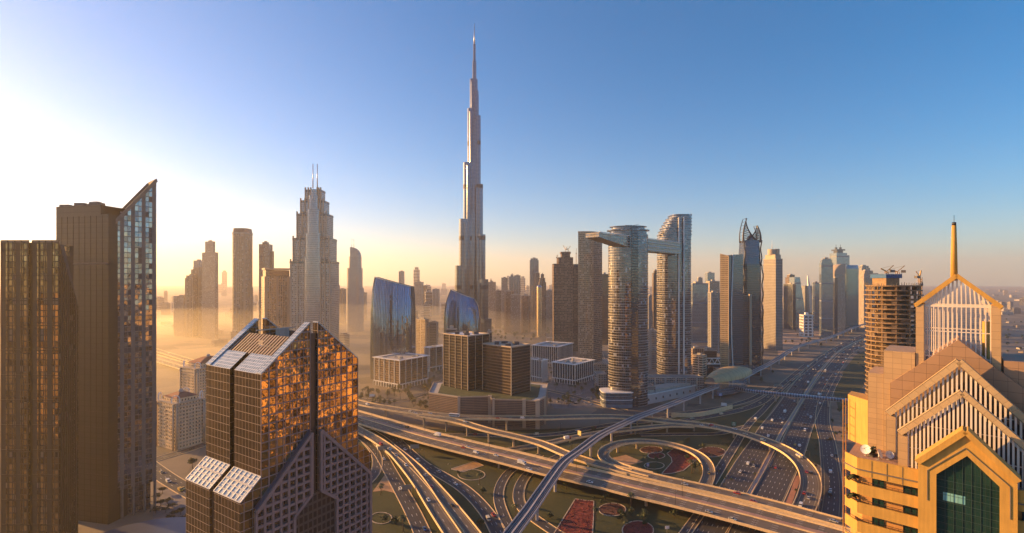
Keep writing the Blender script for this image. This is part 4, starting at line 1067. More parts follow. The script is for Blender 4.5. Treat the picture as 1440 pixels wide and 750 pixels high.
# ================================================================ the linked twin towers
M['fac_twin'] = facade('fac_twin', (0.17, 0.18, 0.21), (0.09, 0.095, 0.115), frame=(0.42, 0.39, 0.37), floor=3.55, bay=2.4, mull=.05, slab=.14, metal=.9, rough=.05, wob=.012, ripple=.03, frough=.45, blind=.05)
def twin_towers():
    Y1 = 660; c1 = (PX(883.3, Y1 + 20), Y1 + 20); a1 = (911 - 855.7) / 2 * (Y1 + 16) / F
    t = thing('twin_tower', 'oval balcony-ringed tower with a dark vertical slot, nearer twin', 'tower', (c1[0], c1[1], 0))
    pl = ellipse(c1[0], c1[1], a1, 20, 40); zb = PZ(328.5, Y1)
    m = MB(); m.prism(pl, 0, zb, True, False, 0, 1, smooth=False); m.build('wall', [M['fac_twin'], M['roof']], t)
    fl = MB(); z = 24.0
    while z < zb - 2:
        big = scaled(pl, 1.022); fl.prism(big, z, z + .3, True, True); z += 7.1
    fl.build('balcony_slabs', M['concrete'], t)
    cr = MB(); cr.prism(scaled(pl, .93), zb, zb + 5); cr.prism(scaled(pl, 1.08), zb + 5, zb + 6.2, True, True); cr.prism(scaled(pl, .84), zb + 6.2, zb + 10.5); cr.prism(scaled(pl, .95), zb + 10.5, PZ(317, Y1), True, True)
    cr.build('crown_rings', M['fac_twin'], t)
    d = MB(); x0, x1 = PX(887.8, Y1), PX(897.3, Y1); d.prism([(x0, Y1 - 1.3), (x1, Y1 - .6), (x1, Y1 + 30), (x0, Y1 + 30)], 0, PZ(318.5, Y1)); d.build('dark_slot', M['fac_dark'], t)
    g = MB(); g.bar((c1[0] - 2, c1[1], PZ(317, Y1)), (c1[0] + 14, c1[1] - 4, PZ(313.5, Y1)), .4, .4); g.bar((c1[0] + 4, c1[1], PZ(317, Y1)), (c1[0] - 4, c1[1], PZ(314.5, Y1)), .4, .4); g.box((c1[0], c1[1], PZ(317, Y1)), (10, 8, 2)); g.build('rooftop_gear', M['concrete_dark'], t)
    # farther twin with stepped terraces
    Y2 = 785; c2 = (PX(950.5, Y2 + 12), Y2 + 22); a2 = (973 - 926.5) / 2 * (Y2 - 12) / F
    t2 = thing('twin_tower', 'taller oval twin tower with curved terraces stepping up its top', 'tower', (c2[0], c2[1], 0))
    pl2 = squircle([(c2[0] - a2, c2[1] - 22), (c2[0] + a2, c2[1] - 20), (c2[0] + a2, c2[1] + 22), (c2[0] - a2, c2[1] + 22)], .42, 6)
    zb2 = PZ(333, Y2); m = MB(); m.prism(pl2, 0, zb2, True, False, 0, 1); m.build('wall', [M['fac_twin'], M['roof']], t2)
    fl = MB(); z = 24.0
    while z < zb2 - 2: fl.prism(scaled(pl2, 1.02), z, z + .3, True, True); z += 7.1
    fl.build('balcony_slabs', M['concrete'], t2)
    xr = c2[0] + a2; n = 7
    for k in range(n):
        py0, py1 = 333 - 32 * k / n, 333 - 32 * (k + 1) / n; lx = c2[0] - a2 + a2 * .74 * ((k + 1) / n) ** 1.5
        q = squircle([(lx, c2[1] - 20), (xr, c2[1] - 19), (xr, c2[1] + 20), (lx, c2[1] + 20)], .38, 5)
        m = MB(); m.prism(q, PZ(py0, Y2) + .01, PZ(py1, Y2)); m.prism(scaled(q, 1.04), PZ(py1, Y2) - 1.3, PZ(py1, Y2) + .2, True, True); m.build('terrace', M['fac_twin'], t2)
    d = MB()
    for px in (954.5, 961.5): d.bar((PX(px, Y2), Y2 - .6, 0), (PX(px, Y2), Y2 - .6, PZ(306, Y2)), 1.6, 1.8, (1, 0, 0))
    d.build('vertical_fin', M['white'], t2)
    g = MB(); g.bar((c2[0] - 2, c2[1] - 5, PZ(300.5, Y2)), (xr + 1, c2[1] - 8, PZ(299.5, Y2)), .4, .5); g.build('roof_rail', M['concrete_dark'], t2)
    # sky bridge resting on both
    b = thing('sky_bridge', 'long cantilevered sky bridge linking the tops of the twin towers', 'bridge', (PX(900, 690), 690, PZ(356, 690)))
    A = V(PX(838, 608), 608); B = V(PX(956, 775), 775); e = (B - A).normalized(); n_ = V(-e.y, e.x)
    if n_.y < 0: n_ = -n_
    L = (B - A).length; zt = PZ(333.5, 668); 
    glassb = facade('bridge_glass', (0.26, 0.23, 0.22), frame=(0.45, 0.39, 0.34), floor=3.5, bay=2.0, mull=.06, slab=.22, metal=.85, rough=.08, wob=.05)
    A = A - n_ * 4.5
    m = MB(); h = 17.5
    sec = [(0, zt - h), (0, zt)]
    P0, P1, Q0, Q1 = A, B, A + n_ * 20, B + n_ * 20
    K = 28; f0 = A.lerp(B, .42)
    m.prism([tuple(f0), tuple(B), tuple(Q1), tuple(f0 + n_ * 20)], zt - h, zt, True, True, 0, 1)
    # tapered cantilever nose
    m.face([(P0.x, P0.y, zt - 5.5), (f0.x, f0.y, zt - h + .02), (f0.x, f0.y, zt), (P0.x, P0.y, zt)], [(0, zt - 5.5), (20, zt - h), (20, zt), (0, zt)], 0)
    m.face([(Q0.x, Q0.y, zt), ((f0 + n_ * 20).x, (f0 + n_ * 20).y, zt), ((f0 + n_ * 20).x, (f0 + n_ * 20).y, zt - h + .02), (Q0.x, Q0.y, zt - 5.5)], None, 0)
    m.face([(P0.x, P0.y, zt), (f0.x, f0.y, zt), ((f0 + n_ * 20).x, (f0 + n_ * 20).y, zt), (Q0.x, Q0.y, zt)], None, 1); m.face([(P0.x, P0.y, zt - 5.5), (Q0.x, Q0.y, zt - 5.5), ((f0 + n_ * 20).x, (f0 + n_ * 20).y, zt - h + .02), (f0.x, f0.y, zt - h + .02)], None, 1); m.face([(P0.x, P0.y, zt), (Q0.x, Q0.y, zt), (Q0.x, Q0.y, zt - 5.5), (P0.x, P0.y, zt - 5.5)], None, 0)
    m.build('bridge_body', [glassb, M['concrete']], b)
    s = MB()
    for dz in (0.3, -5, -10.4, -15.8):
        s.prism([tuple(A.lerp(B, 0 if dz > 0 else .42) - n_ * 1.2), tuple(B - n_ * 1.2), tuple(B), tuple(A.lerp(B, 0 if dz > 0 else .42))], zt + dz, zt + dz + .8, True, True)
    s.build('deck_edges', M['white'], b)
    return t
twin_towers()
# ================================================================ RIGHT OF CENTRE: towers along the highway
def folded_tower():
    Y = 880; t = thing('folded_tower', 'dark glass tower with a gold grid side and a curved white edge', 'office tower', (PX(1029, Y), Y, 0))
    zt = PZ(358, Y); A = V(PX(1012.5, Y + 8), Y + 8); B = V(PX(1024.5, Y), Y); Cc = V(PX(1031, Y + 7), Y + 7); Dd = V(PX(1045, Y + 16), Y + 16); E = V(PX(1040, Y + 40), Y + 40); G = V(PX(1015, Y + 42), Y + 42)
    gold = facade('folded_gold', (0.16, 0.13, 0.1), frame=(0.50, 0.36, 0.21), floor=3.6, bay=2.2, mull=.55, slab=.5)
    dk = facade('folded_dark', (0.16, 0.20, 0.24), (0.12, 0.15, 0.18), frame=(0.09, 0.09, 0.10), floor=3.8, bay=1.6, mull=.1, slab=.14, metal=.8)
    m = MB(); m.wall(A, B, 0, zt, 0, 0, za=zt + 1, zb=zt - 3); m.wall(B, Cc, 0, zt, 0, 1, za=zt - 3, zb=zt); m.wall(Cc, Dd, 0, zt, 0, 1, za=zt, zb=zt + 1)
    m.wall(Dd, E, 0, zt, 0, 1); m.wall(E, G, 0, zt, 0, 1); m.wall(G, A, 0, zt, 0, 0)
    m.face([(p.x, p.y, z) for p, z in ((A, zt + 1), (B, zt - 3), (Cc, zt), (Dd, zt + 1), (E, zt), (G, zt))], None, 2); m.build('wall', [gold, dk, M['roof_dark']], t)
    e = MB(); pr = None
    for k in range(17):
        f = k / 16; z = zt * (1 - f); p = B.lerp(Cc, .15 + .75 * math.sin(math.pi * (.5 + f * .5)) ** 2 * (1 - f) + .85 * f * f); q = (p.x, p.y - 1.2, z)
        if pr: e.bar(pr, q, 1.5, 1.6, (1, 0, 0))
        pr = q
    e.build('curved_edge', M['white'], t)
    f = MB(); f.bar((A.x, A.y - .4, zt + 1.2), (B.x, B.y - .4, zt - 2.8), 1.4, 1.4); f.bar((B.x, B.y - .4, 0), (B.x, B.y - .4, zt - 3), 1.2, 1.2, (1, 0, 0)); f.build('frame', M['beige_stone'], t)
    w = MB(); w.prism([(A.x - 4, Y - 6), (Dd.x + 22, Y - 4), (Dd.x + 26, Y + 34), (A.x - 6, Y + 34)], 0, 13); w.build('podium', M['fac_dark'], t)
folded_tower()
def fin_block():
    Y = 930; t = thing('office_tower', 'lower dark glass block with a pale corner fin in front of the horned tower', 'office tower', (PX(1053, Y), Y, 0))
    pl = [(PX(1044.5, Y), Y), (PX(1062.5, Y), Y), (PX(1062.5, Y), Y + 26), (PX(1044.5, Y), Y + 26)]; zt = PZ(416, Y)
    m = MB(); m.prism(pl, 0, zt, True, False, 0, 1); m.build('wall', [M['fac_dark'], M['roof_dark']], t)
    m = MB(); m.prism([(PX(1053.5, Y), Y - 2), (PX(1056.5, Y), Y - 2), (PX(1056.5, Y), Y + 2), (PX(1053.5, Y), Y + 2)], 0, zt + 3); m.build('corner_fin', M['beige_stone'], t)
fin_block()
def horned_tower():
    Y = 985; cx = PX(1059.5, Y); t = thing('horned_tower', 'tall dark tower crowned by two crossed curving horns', 'tower', (cx, Y, 0))
    a = (1073 - 1046.5) / 2 * Y / F; dk = facade('horn_dark', (0.12, 0.145, 0.18), (0.09, 0.11, 0.14), frame=(0.045, 0.045, 0.055), floor=3.7, bay=1.7, mull=.12, slab=.16, metal=.85)
    zb = PZ(350, Y); zt = PZ(338, Y); pl = squircle([(cx - a, Y), (cx + a, Y), (cx + a, Y + 34), (cx - a, Y + 34)], .3, 4)
    m = MB(); m.prism(pl, 0, PZ(372, Y), True); m.frust(ccw(pl), PZ(372, Y) + .01, ccw(scaled(pl, .86)), zt, True); m.build('wall', dk, t)
    r = MB()
    # rope-like ribs winding up the corners
    for s, ph in ((-1, 0.0), (1, 1.6)):
        pts = []
        for k in range(49):
            z = zt * k / 48; x = cx + s * (a + .4 - (a * .14 if z > PZ(372, Y) else 0)) + 1.0 * math.sin(k * .9 + ph); pts.append((x, Y + 2 - 1.5 * math.cos(k * .9 + ph), z))
        r.tube(pts, 1.15, 6)
    r.build('corner_ribs', M['dark_steel'], t)
    for s, top, lean, nm in ((-1, 306.5, 5.2, 0), (1, 317, 7.0, 1)):
        zz = PZ(top, Y); h = MB(); L = []; R = []
        for k in range(15):
            f = k / 14; z = zt - 4 + (zz - zt + 4) * f
            tip = cx + s * a * (.55 if s < 0 else .6); bs = cx + s * a * .9; bi = cx - s * a * .78
            xo = bs + (tip - bs) * f ** 1.7 + s * 1.6 * math.sin(math.pi * f); xi = tip + (bi - tip) * (1 - f) ** 2.1
            L.append((xo, Y + 6, z)); R.append((xi, Y + 10, z))
        h.tube(L, 2.3, 6, r1=.8); h.tube(R, 2.0, 6, r1=.7)
        for k in range(0, 14): h.bar(L[k], R[k + 1], .9, .9); h.bar(L[k], R[k], .9, .9)
        L2 = [(p[0], p[1] + 16, p[2]) for p in L]; h.tube(L2, 1.3, 6, r1=.6)
        for k in range(0, 15, 2): h.bar(L[k], L2[k], .5, .5)
        h.build('horn', M['dark_steel'], t)
    m = MB(); m.lathe((cx, Y + 14, zt), [(6, 0), (6.5, 4), (4, 9), (0, 13)], 14); m.build('crown_dome', dk, t)
horned_tower()
def beige_slab():
    Y = 1200; t = thing('concrete_tower', 'beige concrete tower with deep square windows and a round drum and mast on top', 'tower', (PX(1087, Y), Y, 0))
    pl = corner_plan(1073.5, 1091, 1100.5, Y, 36); mt = facade('beige_grid', (0.10, 0.09, 0.09), frame=(0.27, 0.235, 0.215), floor=3.8, bay=3.6, mull=.5, slab=.45, metal=.5)
    zt = PZ(364, Y); m = MB(); m.prism(pl, 0, zt, True, False, 0, 1); m.build('wall', [mt, M['roof']], t)
    c = centre(pl); m = MB(); m.prism(scaled(pl, .82), zt, PZ(358, Y)); m.prism(ellipse(c[0] - 3, c[1], 9, 9, 16), PZ(358, Y), PZ(350, Y)); m.prism(ellipse(c[0] + 10, c[1], 6, 6, 16), PZ(358, Y), PZ(349.5, Y)); m.build('roof_drum', M['beige_stone'], t)
    s = MB(); s.tube([(c[0] - 2, c[1], PZ(350, Y)), (c[0] - 2, c[1], PZ(337, Y))], .8, 6, r1=.4); s.build('mast', M['white'], t)
    q = MB(); p4 = ccw(pl)
    for i in range(4):
        for z in (zt - 14, zt - .5): q.bar((p4[i][0], p4[i][1], z), (p4[(i + 1) % 4][0], p4[(i + 1) % 4][1], z), 1.0, 1.6)
    q.build('cornice', M['beige_stone'], t)
beige_slab()
far(1000, 1013, 412, 1150, 'fac_grey', 'grey mid-rise behind the folded gold tower base', cat='office block', name='office_block')
far(1102, 1119, 400, 1700, 'fac_dark', 'dark broad block directly beyond the beige concrete tower', s=1115, dl=34)
far(1109.5, 1120, 390, 1760, 'fac_brown', 'brown stepped block above the dark broad one', [(.7, 387)])
def triangular():
    Y = 1720; t = thing('wedge_tower', 'blue glass tower with slanting faces behind the low white block', 'tower', (PX(1127, Y), Y, 0))
    zt = PZ(390, Y); m = MB(); X = [PX(p, Y) for p in (1117, 1122, 1136)]; 
    pl0 = [(X[0], Y), (X[2], Y), (X[2], Y + 40), (X[0], Y + 40)]; pl1 = [(X[0] + 3, Y + 4), (X[0] + 22, Y + 4), (X[0] + 22, Y + 36), (X[0] + 3, Y + 36)]
    m.frust(pl0, 0, pl1, zt, True); m.build('wall', M['fac_glassblue'], t)
    Y = 1800; t = thing('twisted_tower', 'pale tower with one sharp slanted horn like a sail', 'tower', (PX(1140, Y), Y, 0))
    m = MB(); pl0 = [(PX(1132, Y), Y), (PX(1146, Y), Y), (PX(1146, Y), Y + 34), (PX(1132, Y), Y + 34)]; pl1 = [(PX(1133, Y), Y + 4), (PX(1142, Y), Y + 2), (PX(1141, Y), Y + 30), (PX(1133, Y), Y + 28)]
    m.frust(pl0, 0, pl1, PZ(402, Y), True); m.build('wall', M['fac_grey'], t)
    h = MB(); h.frust([(PX(1139, Y), Y), (PX(1146, Y), Y - 1), (PX(1146, Y), Y + 12), (PX(1139, Y), Y + 12)], PZ(440, Y), [(PX(1136.5, Y), Y + 3), (PX(1137.6, Y), Y + 3), (PX(1137.6, Y), Y + 7), (PX(1136.5, Y), Y + 7)], PZ(388, Y)); h.build('horn', M['white'], t)
triangular()
far(1146, 1153, 398, 1750, 'fac_glassblue', 'slim blue block between the sail horn and blue slab tower')
far(1152, 1171.5, 370, 1500, 'fac_glassblue', 'blue slab tower with ribbed crown, first of the far highway towers', [(.88, 366), (.7, 364.5)], s=1155, dl=30)
far(1171.5, 1178, 391, 1560, 'fac_dark', 'dark narrow slab pressed against the blue slab tower', s=1174, dl=30)
def arc_tower():
    Y = 1650; t = thing('arched_tower', 'tan tower with a quarter-round sunlit shoulder', 'tower', (PX(1182, Y), Y, 0))
    x0, x1 = PX(1173.5, Y), PX(1189, Y); zt = PZ(371, Y); zb = PZ(386, Y); m = MB(); m.prism([(x0, Y), (x1, Y), (x1, Y + 34), (x0, Y + 34)], 0, zb); m.build('wall', M['fac_beige'], t)
    s = MB(); pr = None
    for k in range(11):
        a = math.pi / 2 * k / 10; x = x1 - (x1 - x0) * math.cos(a); z = zb + (zt - zb) * math.sin(a)
        if pr: s.face([(pr[0], Y, pr[1]), (pr[0], Y + 34, pr[1]), (x, Y + 34, z), (x, Y, z)][::-1], None, 0, True); s.face([(pr[0], Y, zb), (x, Y, zb), (x, Y, z), (pr[0], Y, pr[1])])
        pr = (x, z)
    s.face([(x1, Y, zb), (x1, Y + 34, zb), (x1, Y + 34, zt), (x1, Y, zt)]); s.build('curved_shoulder', M['beige_stone'], t)
    Y = 1980; t = thing('crowned_tower', 'tallest far highway tower with a wide platform crown and twin pods', 'tower', (PX(1186, Y), Y, 0))
    x0, x1 = PX(1176.5, Y), PX(1196, Y); pl = [(x0, Y), (x1 - 14, Y), (x1 - 14, Y + 44), (x0, Y + 44)]
    m = MB(); m.prism(pl, 0, PZ(356, Y)); m.prism([(x1 - 13.99, Y + 6), (x1, Y + 6), (x1, Y + 40), (x1 - 13.99, Y + 40)], 0, PZ(359, Y)); m.build('wall', M['fac_glassblue'], t)
    c = MB(); cc = centre(pl); c.prism(scaled(pl, .55), PZ(356, Y), PZ(352.5, Y)); c.prism(scaled(pl, .8), PZ(352.5, Y), PZ(350.5, Y), True, True)
    for sx in (-9, 9): c.prism(ellipse(cc[0] + sx, cc[1], 4.5, 4.5, 10), PZ(350.5, Y), PZ(347.5, Y)); c.tube([(cc[0] + sx, cc[1], PZ(347.5, Y)), (cc[0] + sx, cc[1], PZ(343.5, Y))], .8, 5)
    c.build('crown', M['fac_dark'], t)
    Y = 1700; t = thing('glass_tower', 'blue green glass tower with a tilted curved top', 'tower', (PX(1201, Y), Y, 0))
    x0, x1 = PX(1189.5, Y), PX(1209.5, Y); pl = squircle([(x0, Y), (x1, Y), (x1, Y + 40), (x0, Y + 40)], .25, 4); m = MB(); m.prism(pl, 0, PZ(378, Y)); m.frust(ccw(pl), PZ(378, Y), ccw(scaled(pl, .9)), PZ(373, Y)); m.build('wall', facade('green_glass', (0.26, 0.36, 0.38), frame=(0.22, 0.24, 0.25), floor=3.8, bay=1.6, mull=.1, slab=.12), t)
arc_tower()
far(1212, 1223.5, 377, 1900, 'fac_grey', 'grey tower behind the unfinished ring tower, tallest of its bunch', [(.8, 374.5)])
far(1215, 1232, 385, 1780, 'fac_beige', 'pale stepped tower partly hidden by the unfinished ring tower', [(.7, 381)])
far(1228, 1243, 386, 1950, 'fac_brown', 'reddish tower farthest along the highway row')
far(1204, 1213, 402, 2200, 'fac_glassblue', 'small blue tower far down the highway')
def white_low():
    Y = 1480; t = thing('low_block', 'low white block with big square openings by the far metro line', 'office block', (PX(1134, Y), Y, 0))
    pl = corner_plan(1124, 1130, 1144, Y, 34); m = MB(); m.prism(pl, 0, PZ(443, Y), True, False, 0, 1); m.build('wall', [facade('white_low', (0.15, 0.17, 0.2), frame=(0.66, 0.63, 0.6), floor=9, bay=11, mull=.35, slab=.4), M['roof_pale']], t)
    m = MB(); m.prism(scaled(pl, .3), PZ(443, Y), PZ(440, Y)); m.build('plant_room', M['white'], t)
white_low()

# ---------------------------------------------------------------- unfinished ring tower near the right edge
def ring_tower():
    Y = 400; cx, cy = PX(1256, Y + 20), Y + 20; a = (1289.5 - 1222.5) / 2 * (Y + 10) / F
    t = thing('unfinished_tower', 'rounded concrete tower under construction with open slabs and blue climbing formwork', 'unfinished tower', (cx, cy, 0))
    pl = ellipse(cx, cy, a, 19, 36); zt = PZ(402, Y); n = int(zt / 3.9)
    conc = plain('raw_concrete', (0.26, 0.17, 0.095), .9, scale=.4, var=.4)
    s = MB()
    rng = random.Random(3)
    for k in range(4, n + 1):
        z = zt - (n - k) * 3.9; kx = 1 + (.03 if k % 5 == 0 else 0)
        s.prism(scaled(pl, kx), z - .7, z + .25, True, True)
    s.build('floor_slabs', conc, t)
    c = MB()
    for k in range(36):
        if k % 3 == 0:
            p = scaled(pl, .93)[k]; c.box((p[0], p[1], 20), (.8, .8, zt - 20.5), math.atan2(p[1] - cy, p[0] - cx))
    for k in range(14):
        p = scaled(pl, .6)[(k * 5) % 36]; c.box((p[0], p[1], 20), (.9, .9, zt - 20.5))
    c.build('columns', conc, t)
    w = MB(); w.prism(scaled(pl, .45), 0, zt - .5)
    w.build('core', M['concrete_dark'], t)
    i = MB()
    for k in range(5, n):
        for q in range(36):
            if rng.random() < .22:
                p0, p1 = scaled(pl, .93)[q], scaled(pl, .93)[(q + 1) % 36]; z = zt - (n - k) * 3.9
                i.face([(p0[0], p0[1], z + .05), (p1[0], p1[1], z + .05), (p1[0], p1[1], z + 3.3), (p0[0], p0[1], z + 3.3)]); i.face([(p1[0], p1[1], z + .05), (p0[0], p0[1], z + .05), (p0[0], p0[1], z + 3.3), (p1[0], p1[1], z + 3.3)])
    i.build('infill_walls', plain('block_infill', (0.30, 0.22, 0.16), .9), t)
    r = MB()
    for q in range(72):
        p = ellipse(cx, cy, a * 1.0, 19, 72)[q]; r.bar((p[0], p[1], zt), (p[0], p[1], zt + rng.uniform(.6, 3.2)), .25, .25, (1, 0, 0))
    r.build('starter_bars', M['concrete_dark'], t)
    x0, x1 = PX(1244.5, Y + 12), PX(1266.5, Y + 12); k = MB(); k.prism([(x0 + 1, cy - 8), (x1 - 1, cy - 8), (x1 - 1, cy + 8), (x0 + 1, cy + 8)], zt, PZ(391, Y)); k.build('core_top', conc, t)
    f = MB(); f.prism([(x0, cy - 9), (x1, cy - 9), (x1, cy + 9), (x0, cy + 9)], PZ(391, Y), PZ(385.5, Y), True, True)
    for q in range(9): xx = x0 + (x1 - x0) * q / 8; f.bar((xx, cy - 9.2, PZ(391.5, Y)), (xx, cy - 9.2, PZ(384, Y)), .3, .4, (1, 0, 0))
    f.build('climbing_formwork', plain('formwork_blue', (0.02, 0.10, 0.26), .5, var=.2), t)
    jib_crane('placing boom folded low over the blue climbing formwork', PX(1247, Y + 16), cy - 4, PZ(385, Y), 2.2, 5, 2.9, .5)
    jib_crane('second placing boom beside the first on the blue formwork', PX(1262, Y + 18), cy - 2, PZ(385, Y), 2.0, 6, 2.6, .3)
    jib_crane('tall lattice hoist mast standing against the rounded unfinished tower', PX(1294, 430), 430, 0, PZ(390, 430), 6, .3, 1.4)
ring_tower()

# ================================================================ the yellow gabled tower close on the right
def yellow_tower():
    O = V(66.8, 95.0); u = V(.735, -.68).normalized(); b = V(.68, .735).normalized()
    t = thing('yellow_tower', 'yellow stepped tower with nested gables, slatted screens and a gold spire', 'tower', (O.x, O.y, 0))
    def P(s, d, z): q = O + u * s + b * d; return (q.x, q.y, z)
    def P2(s, d): return P(s, d, 0)[:2]
    yel = streaked('yellow_render', (0.52, 0.30, 0.065), .7, .14)
    def tiles(name, c, su=1.5, sv=1.1):
        bb = NB(name); uu, vv = bb.uv(); fu = bb.math('FRACT', bb.math('DIVIDE', uu, su)); fv = bb.math('FRACT', bb.math('DIVIDE', vv, sv))
        j = bb.math('MAXIMUM', bb.math('LESS_THAN', fu, .03), bb.math('LESS_THAN', fv, .04))
        r = bb.white(bb.comb(bb.math('FLOOR', bb.math('DIVIDE', uu, su)), bb.math('FLOOR', bb.math('DIVIDE', vv, sv))))[0]
        n = bb.noise(bb.pos(), .6, 4); k = bb.math('ADD', bb.math('MULTIPLY', r, .5), bb.math('MULTIPLY', n, .5))
        col = bb.mix(k, tuple(x * .84 for x in c), tuple(min(1, x * 1.12) for x in c)); col = bb.mix(j, col, tuple(x * .45 for x in c))
        return bb.out(col, .65)
    tan = tiles('tan_tiles', (0.44, 0.30, 0.165)); brown = tiles('brown_tiles', (0.33, 0.205, 0.125), 1.9, 1.9); floor_t = tiles('terrace_tiles', (0.40, 0.24, 0.17), .6, .6)
    stone = tiles('coping_stone', (0.47, 0.34, 0.19), 1.7, 5)
    slat = plain('slat_white', (0.70, 0.62, 0.54), .5, var=.08); dark = plain('shade_sheet', (0.05, 0.035, 0.03), .8)
    green = facade('green_window', (0.035, 0.10, 0.085), (0.022, 0.07, 0.06), frame=(0.012, 0.028, 0.025), floor=1.2, bay=1.25, mull=.035, slab=.04, metal=.55, rough=.05, wob=.03, ripple=.03, ripple_scale=.5)
    teal = facade('small_window', (0.03, 0.10, 0.10), (0.02, 0.05, 0.055), frame=(0.02, 0.02, 0.02), floor=1.5, bay=.9, mull=.06, slab=.05, metal=.4, rough=.06)
    zt = 134.4
    CX = 15.4; WR = 31.0          # centre line and right end of the symmetrical front
    # ---- body below the terrace; recessed wall behind the balconies
    m = MB(); m.prism([P2(.6, 1.9), P2(9.2, 1.9), P2(21.6, 1.9), P2(WR - .6, 1.9), P2(WR + 1, 5), P2(WR + 1, 28), P2(-1.4, 28), P2(-1.6, 3.9)], 0, zt - .25, True, False, 0, 1); m.build('wall', [streaked('orange_render', (0.58, 0.29, 0.09), .8), floor_t], t)
    tf = MB(); tf.face([P(.1, .3, zt), P(WR, .3, zt), P(WR + 2, 3, zt), P(WR + 2, 26, zt), P(-2.2, 26, zt), P(-2.3, 2.6, zt)]); tf.build('terrace_floor', floor_t, t)
    # ---- balcony bands wrap the chamfer and the front of each wing
    cham = (-2.33, 2.36)
    def band(z0, z1, nm='balcony_band'):
        for pts in ([(cham[0], cham[1]), (0, 0), (9.2, 0)], [(21.6, 0), (WR, 0), (WR + 2.3, 2.4)]):
            m = MB()
            for (s0, d0), (s1, d1) in zip(pts, pts[1:]):
                p, q = P2(s0, d0), P2(s1, d1); e = V(q[0] - p[0], q[1] - p[1]).normalized(); nb = V(-e.y, e.x) * .35
                m.face([(p[0], p[1], z0), (q[0], q[1], z0), (q[0], q[1], z1), (p[0], p[1], z1)]); m.face([(q[0] + nb.x, q[1] + nb.y, z0), (p[0] + nb.x, p[1] + nb.y, z0), (p[0] + nb.x, p[1] + nb.y, z1), (q[0] + nb.x, q[1] + nb.y, z1)])
                m.face([(p[0], p[1], z1), (q[0], q[1], z1), (q[0] + nb.x, q[1] + nb.y, z1), (p[0] + nb.x, p[1] + nb.y, z1)])
                m.face([(q[0], q[1], z0), (p[0], p[1], z0), (p[0] + nb.x * 6, p[1] + nb.y * 6, z0), (q[0] + nb.x * 6, q[1] + nb.y * 6, z0)])
            m.build(nm, yel, t)
    band(132.4, 135.8, 'parapet')
    jn = MB()
    for k in range(1, 4): jn.bar(P(9.2 * k / 4, -.03, 132.5), P(9.2 * k / 4, -.03, 135.7), .05, .05, (u.x, u.y, 0))
    jn.build('panel_joints', M['concrete_dark'], t)
    led = MB()
    for (s0, d0), (s1, d1) in (((cham[0] - .1, cham[1] - .1), (-.05, -.12)), ((-.05, -.12), (9.2, -.12)), ((21.6, -.12), (WR, -.12))):
        led.bar(P(s0, d0, 133.6), P(s1, d1, 133.6), .25, .18)
    led.build('ledge', M['concrete_dark'], t)
    pitch = 3.66; flo = []
    for k in range(10): z1 = 132.4 - 1.55 - pitch * k; band(z1 - 2.1, z1); flo.append(z1)
    rng = random.Random(11)
    for k, z1 in enumerate(flo[:7]):
        zf = z1 - .9
        for s0, s1 in ((2.2, 4.0), (6.9, 9.0), (22.3, 25.5)):
            w_ = MB(); w_.face([P(s0, 1.84, zf), P(s1, 1.84, zf), P(s1, 1.84, zf + 2.3), P(s0, 1.84, zf + 2.3)]); wo = w_.build('window', teal, t)
            f_ = MB()
            for a_, b_ in (((s0, zf), (s0, zf + 2.3)), ((s1, zf), (s1, zf + 2.3)), (((s0 + s1) / 2, zf), ((s0 + s1) / 2, zf + 2.3)), ((s0, zf + 2.3), (s1, zf + 2.3))): f_.bar(P(a_[0], 1.8, a_[1]), P(b_[0], 1.8, b_[1]), .08, .08, (u.x, u.y, 0))
            f_.build('frame', M['dark_steel'], wo)
        r_ = MB()
        r_.bar(P(cham[0], cham[1], z1 + .55), P(0, 0, z1 + .55), .07, .07); r_.bar(P(0, 0.05, z1 + .55), P(9.2, .05, z1 + .55), .07, .07); r_.bar(P(0, .05, z1 + .28), P(9.2, .05, z1 + .28), .04, .04)
        for q in range(11): r_.bar(P(q * .9, .05, z1), P(q * .9, .05, z1 + .55), .05, .05, (u.x, u.y, 0))
        r_.build('railing', M['dark_steel'], t)
    # ---- gable bay with the tall green window
    zf, za = 137.2, 143.9; hw = 6.25
    g = MB(); d = -.9
    s0, s1 = CX - hw, CX + hw
    wl, wr, wz, wa = 11.65, 19.6, 135.9, 140.1; wc = (wl + wr) / 2
    g.face([P(s0, d, 90), P(wl, d, 90), P(wl, d, wz), P(s0, d, zf - .2)]); g.face([P(wr, d, 90), P(s1, d, 90), P(s1, d, zf - .2), P(wr, d, wz)])
    g.face([P(s0, d, zf - .2), P(wl, d, wz), P(wc, d, wa), P(CX, d, za - .2)]); g.face([P(CX, d, za - .2), P(wc, d, wa), P(wr, d, wz), P(s1, d, zf - .2)])
    for (sa, zA), (sb, zB) in (((wl, 90), (wl, wz)), ((wl, wz), (wc, wa)), ((wc, wa), (wr, wz)), ((wr, wz), (wr, 90))):
        g.face([P(sa, d, zA), P(sa, d + .7, zA), P(sb, d + .7, zB), P(sb, d, zB)])
    g.face([P(s0, 2, 90), P(s0, d, 90), P(s0, d, zf - .2), P(s0, 2, zf - .2)]); g.face([P(s1, d, 90), P(s1, 2, 90), P(s1, 2, zf - .2), P(s1, d, zf - .2)])
    g.build('gable_bay', yel, t)
    w_ = MB(); w_.face([P(wl - .05, d + .6, 90), P(wr + .05, d + .6, 90), P(wr + .05, d + .6, wz), P(wc, d + .6, wa), P(wl - .05, d + .6, wz)], [(0, 90), (8, 90), (8, wz), (4, wa), (0, wz)]); wo = w_.build('window', green, t)
    f_ = MB()
    for k in range(1, 7): s = wl + (wr - wl) * k / 7; f_.bar(P(s, d + .54, 90), P(s, d + .54, wz + (wa - wz) * (1 - abs(s - wc) / (wc - wl))), .06, .06, (u.x, u.y, 0))
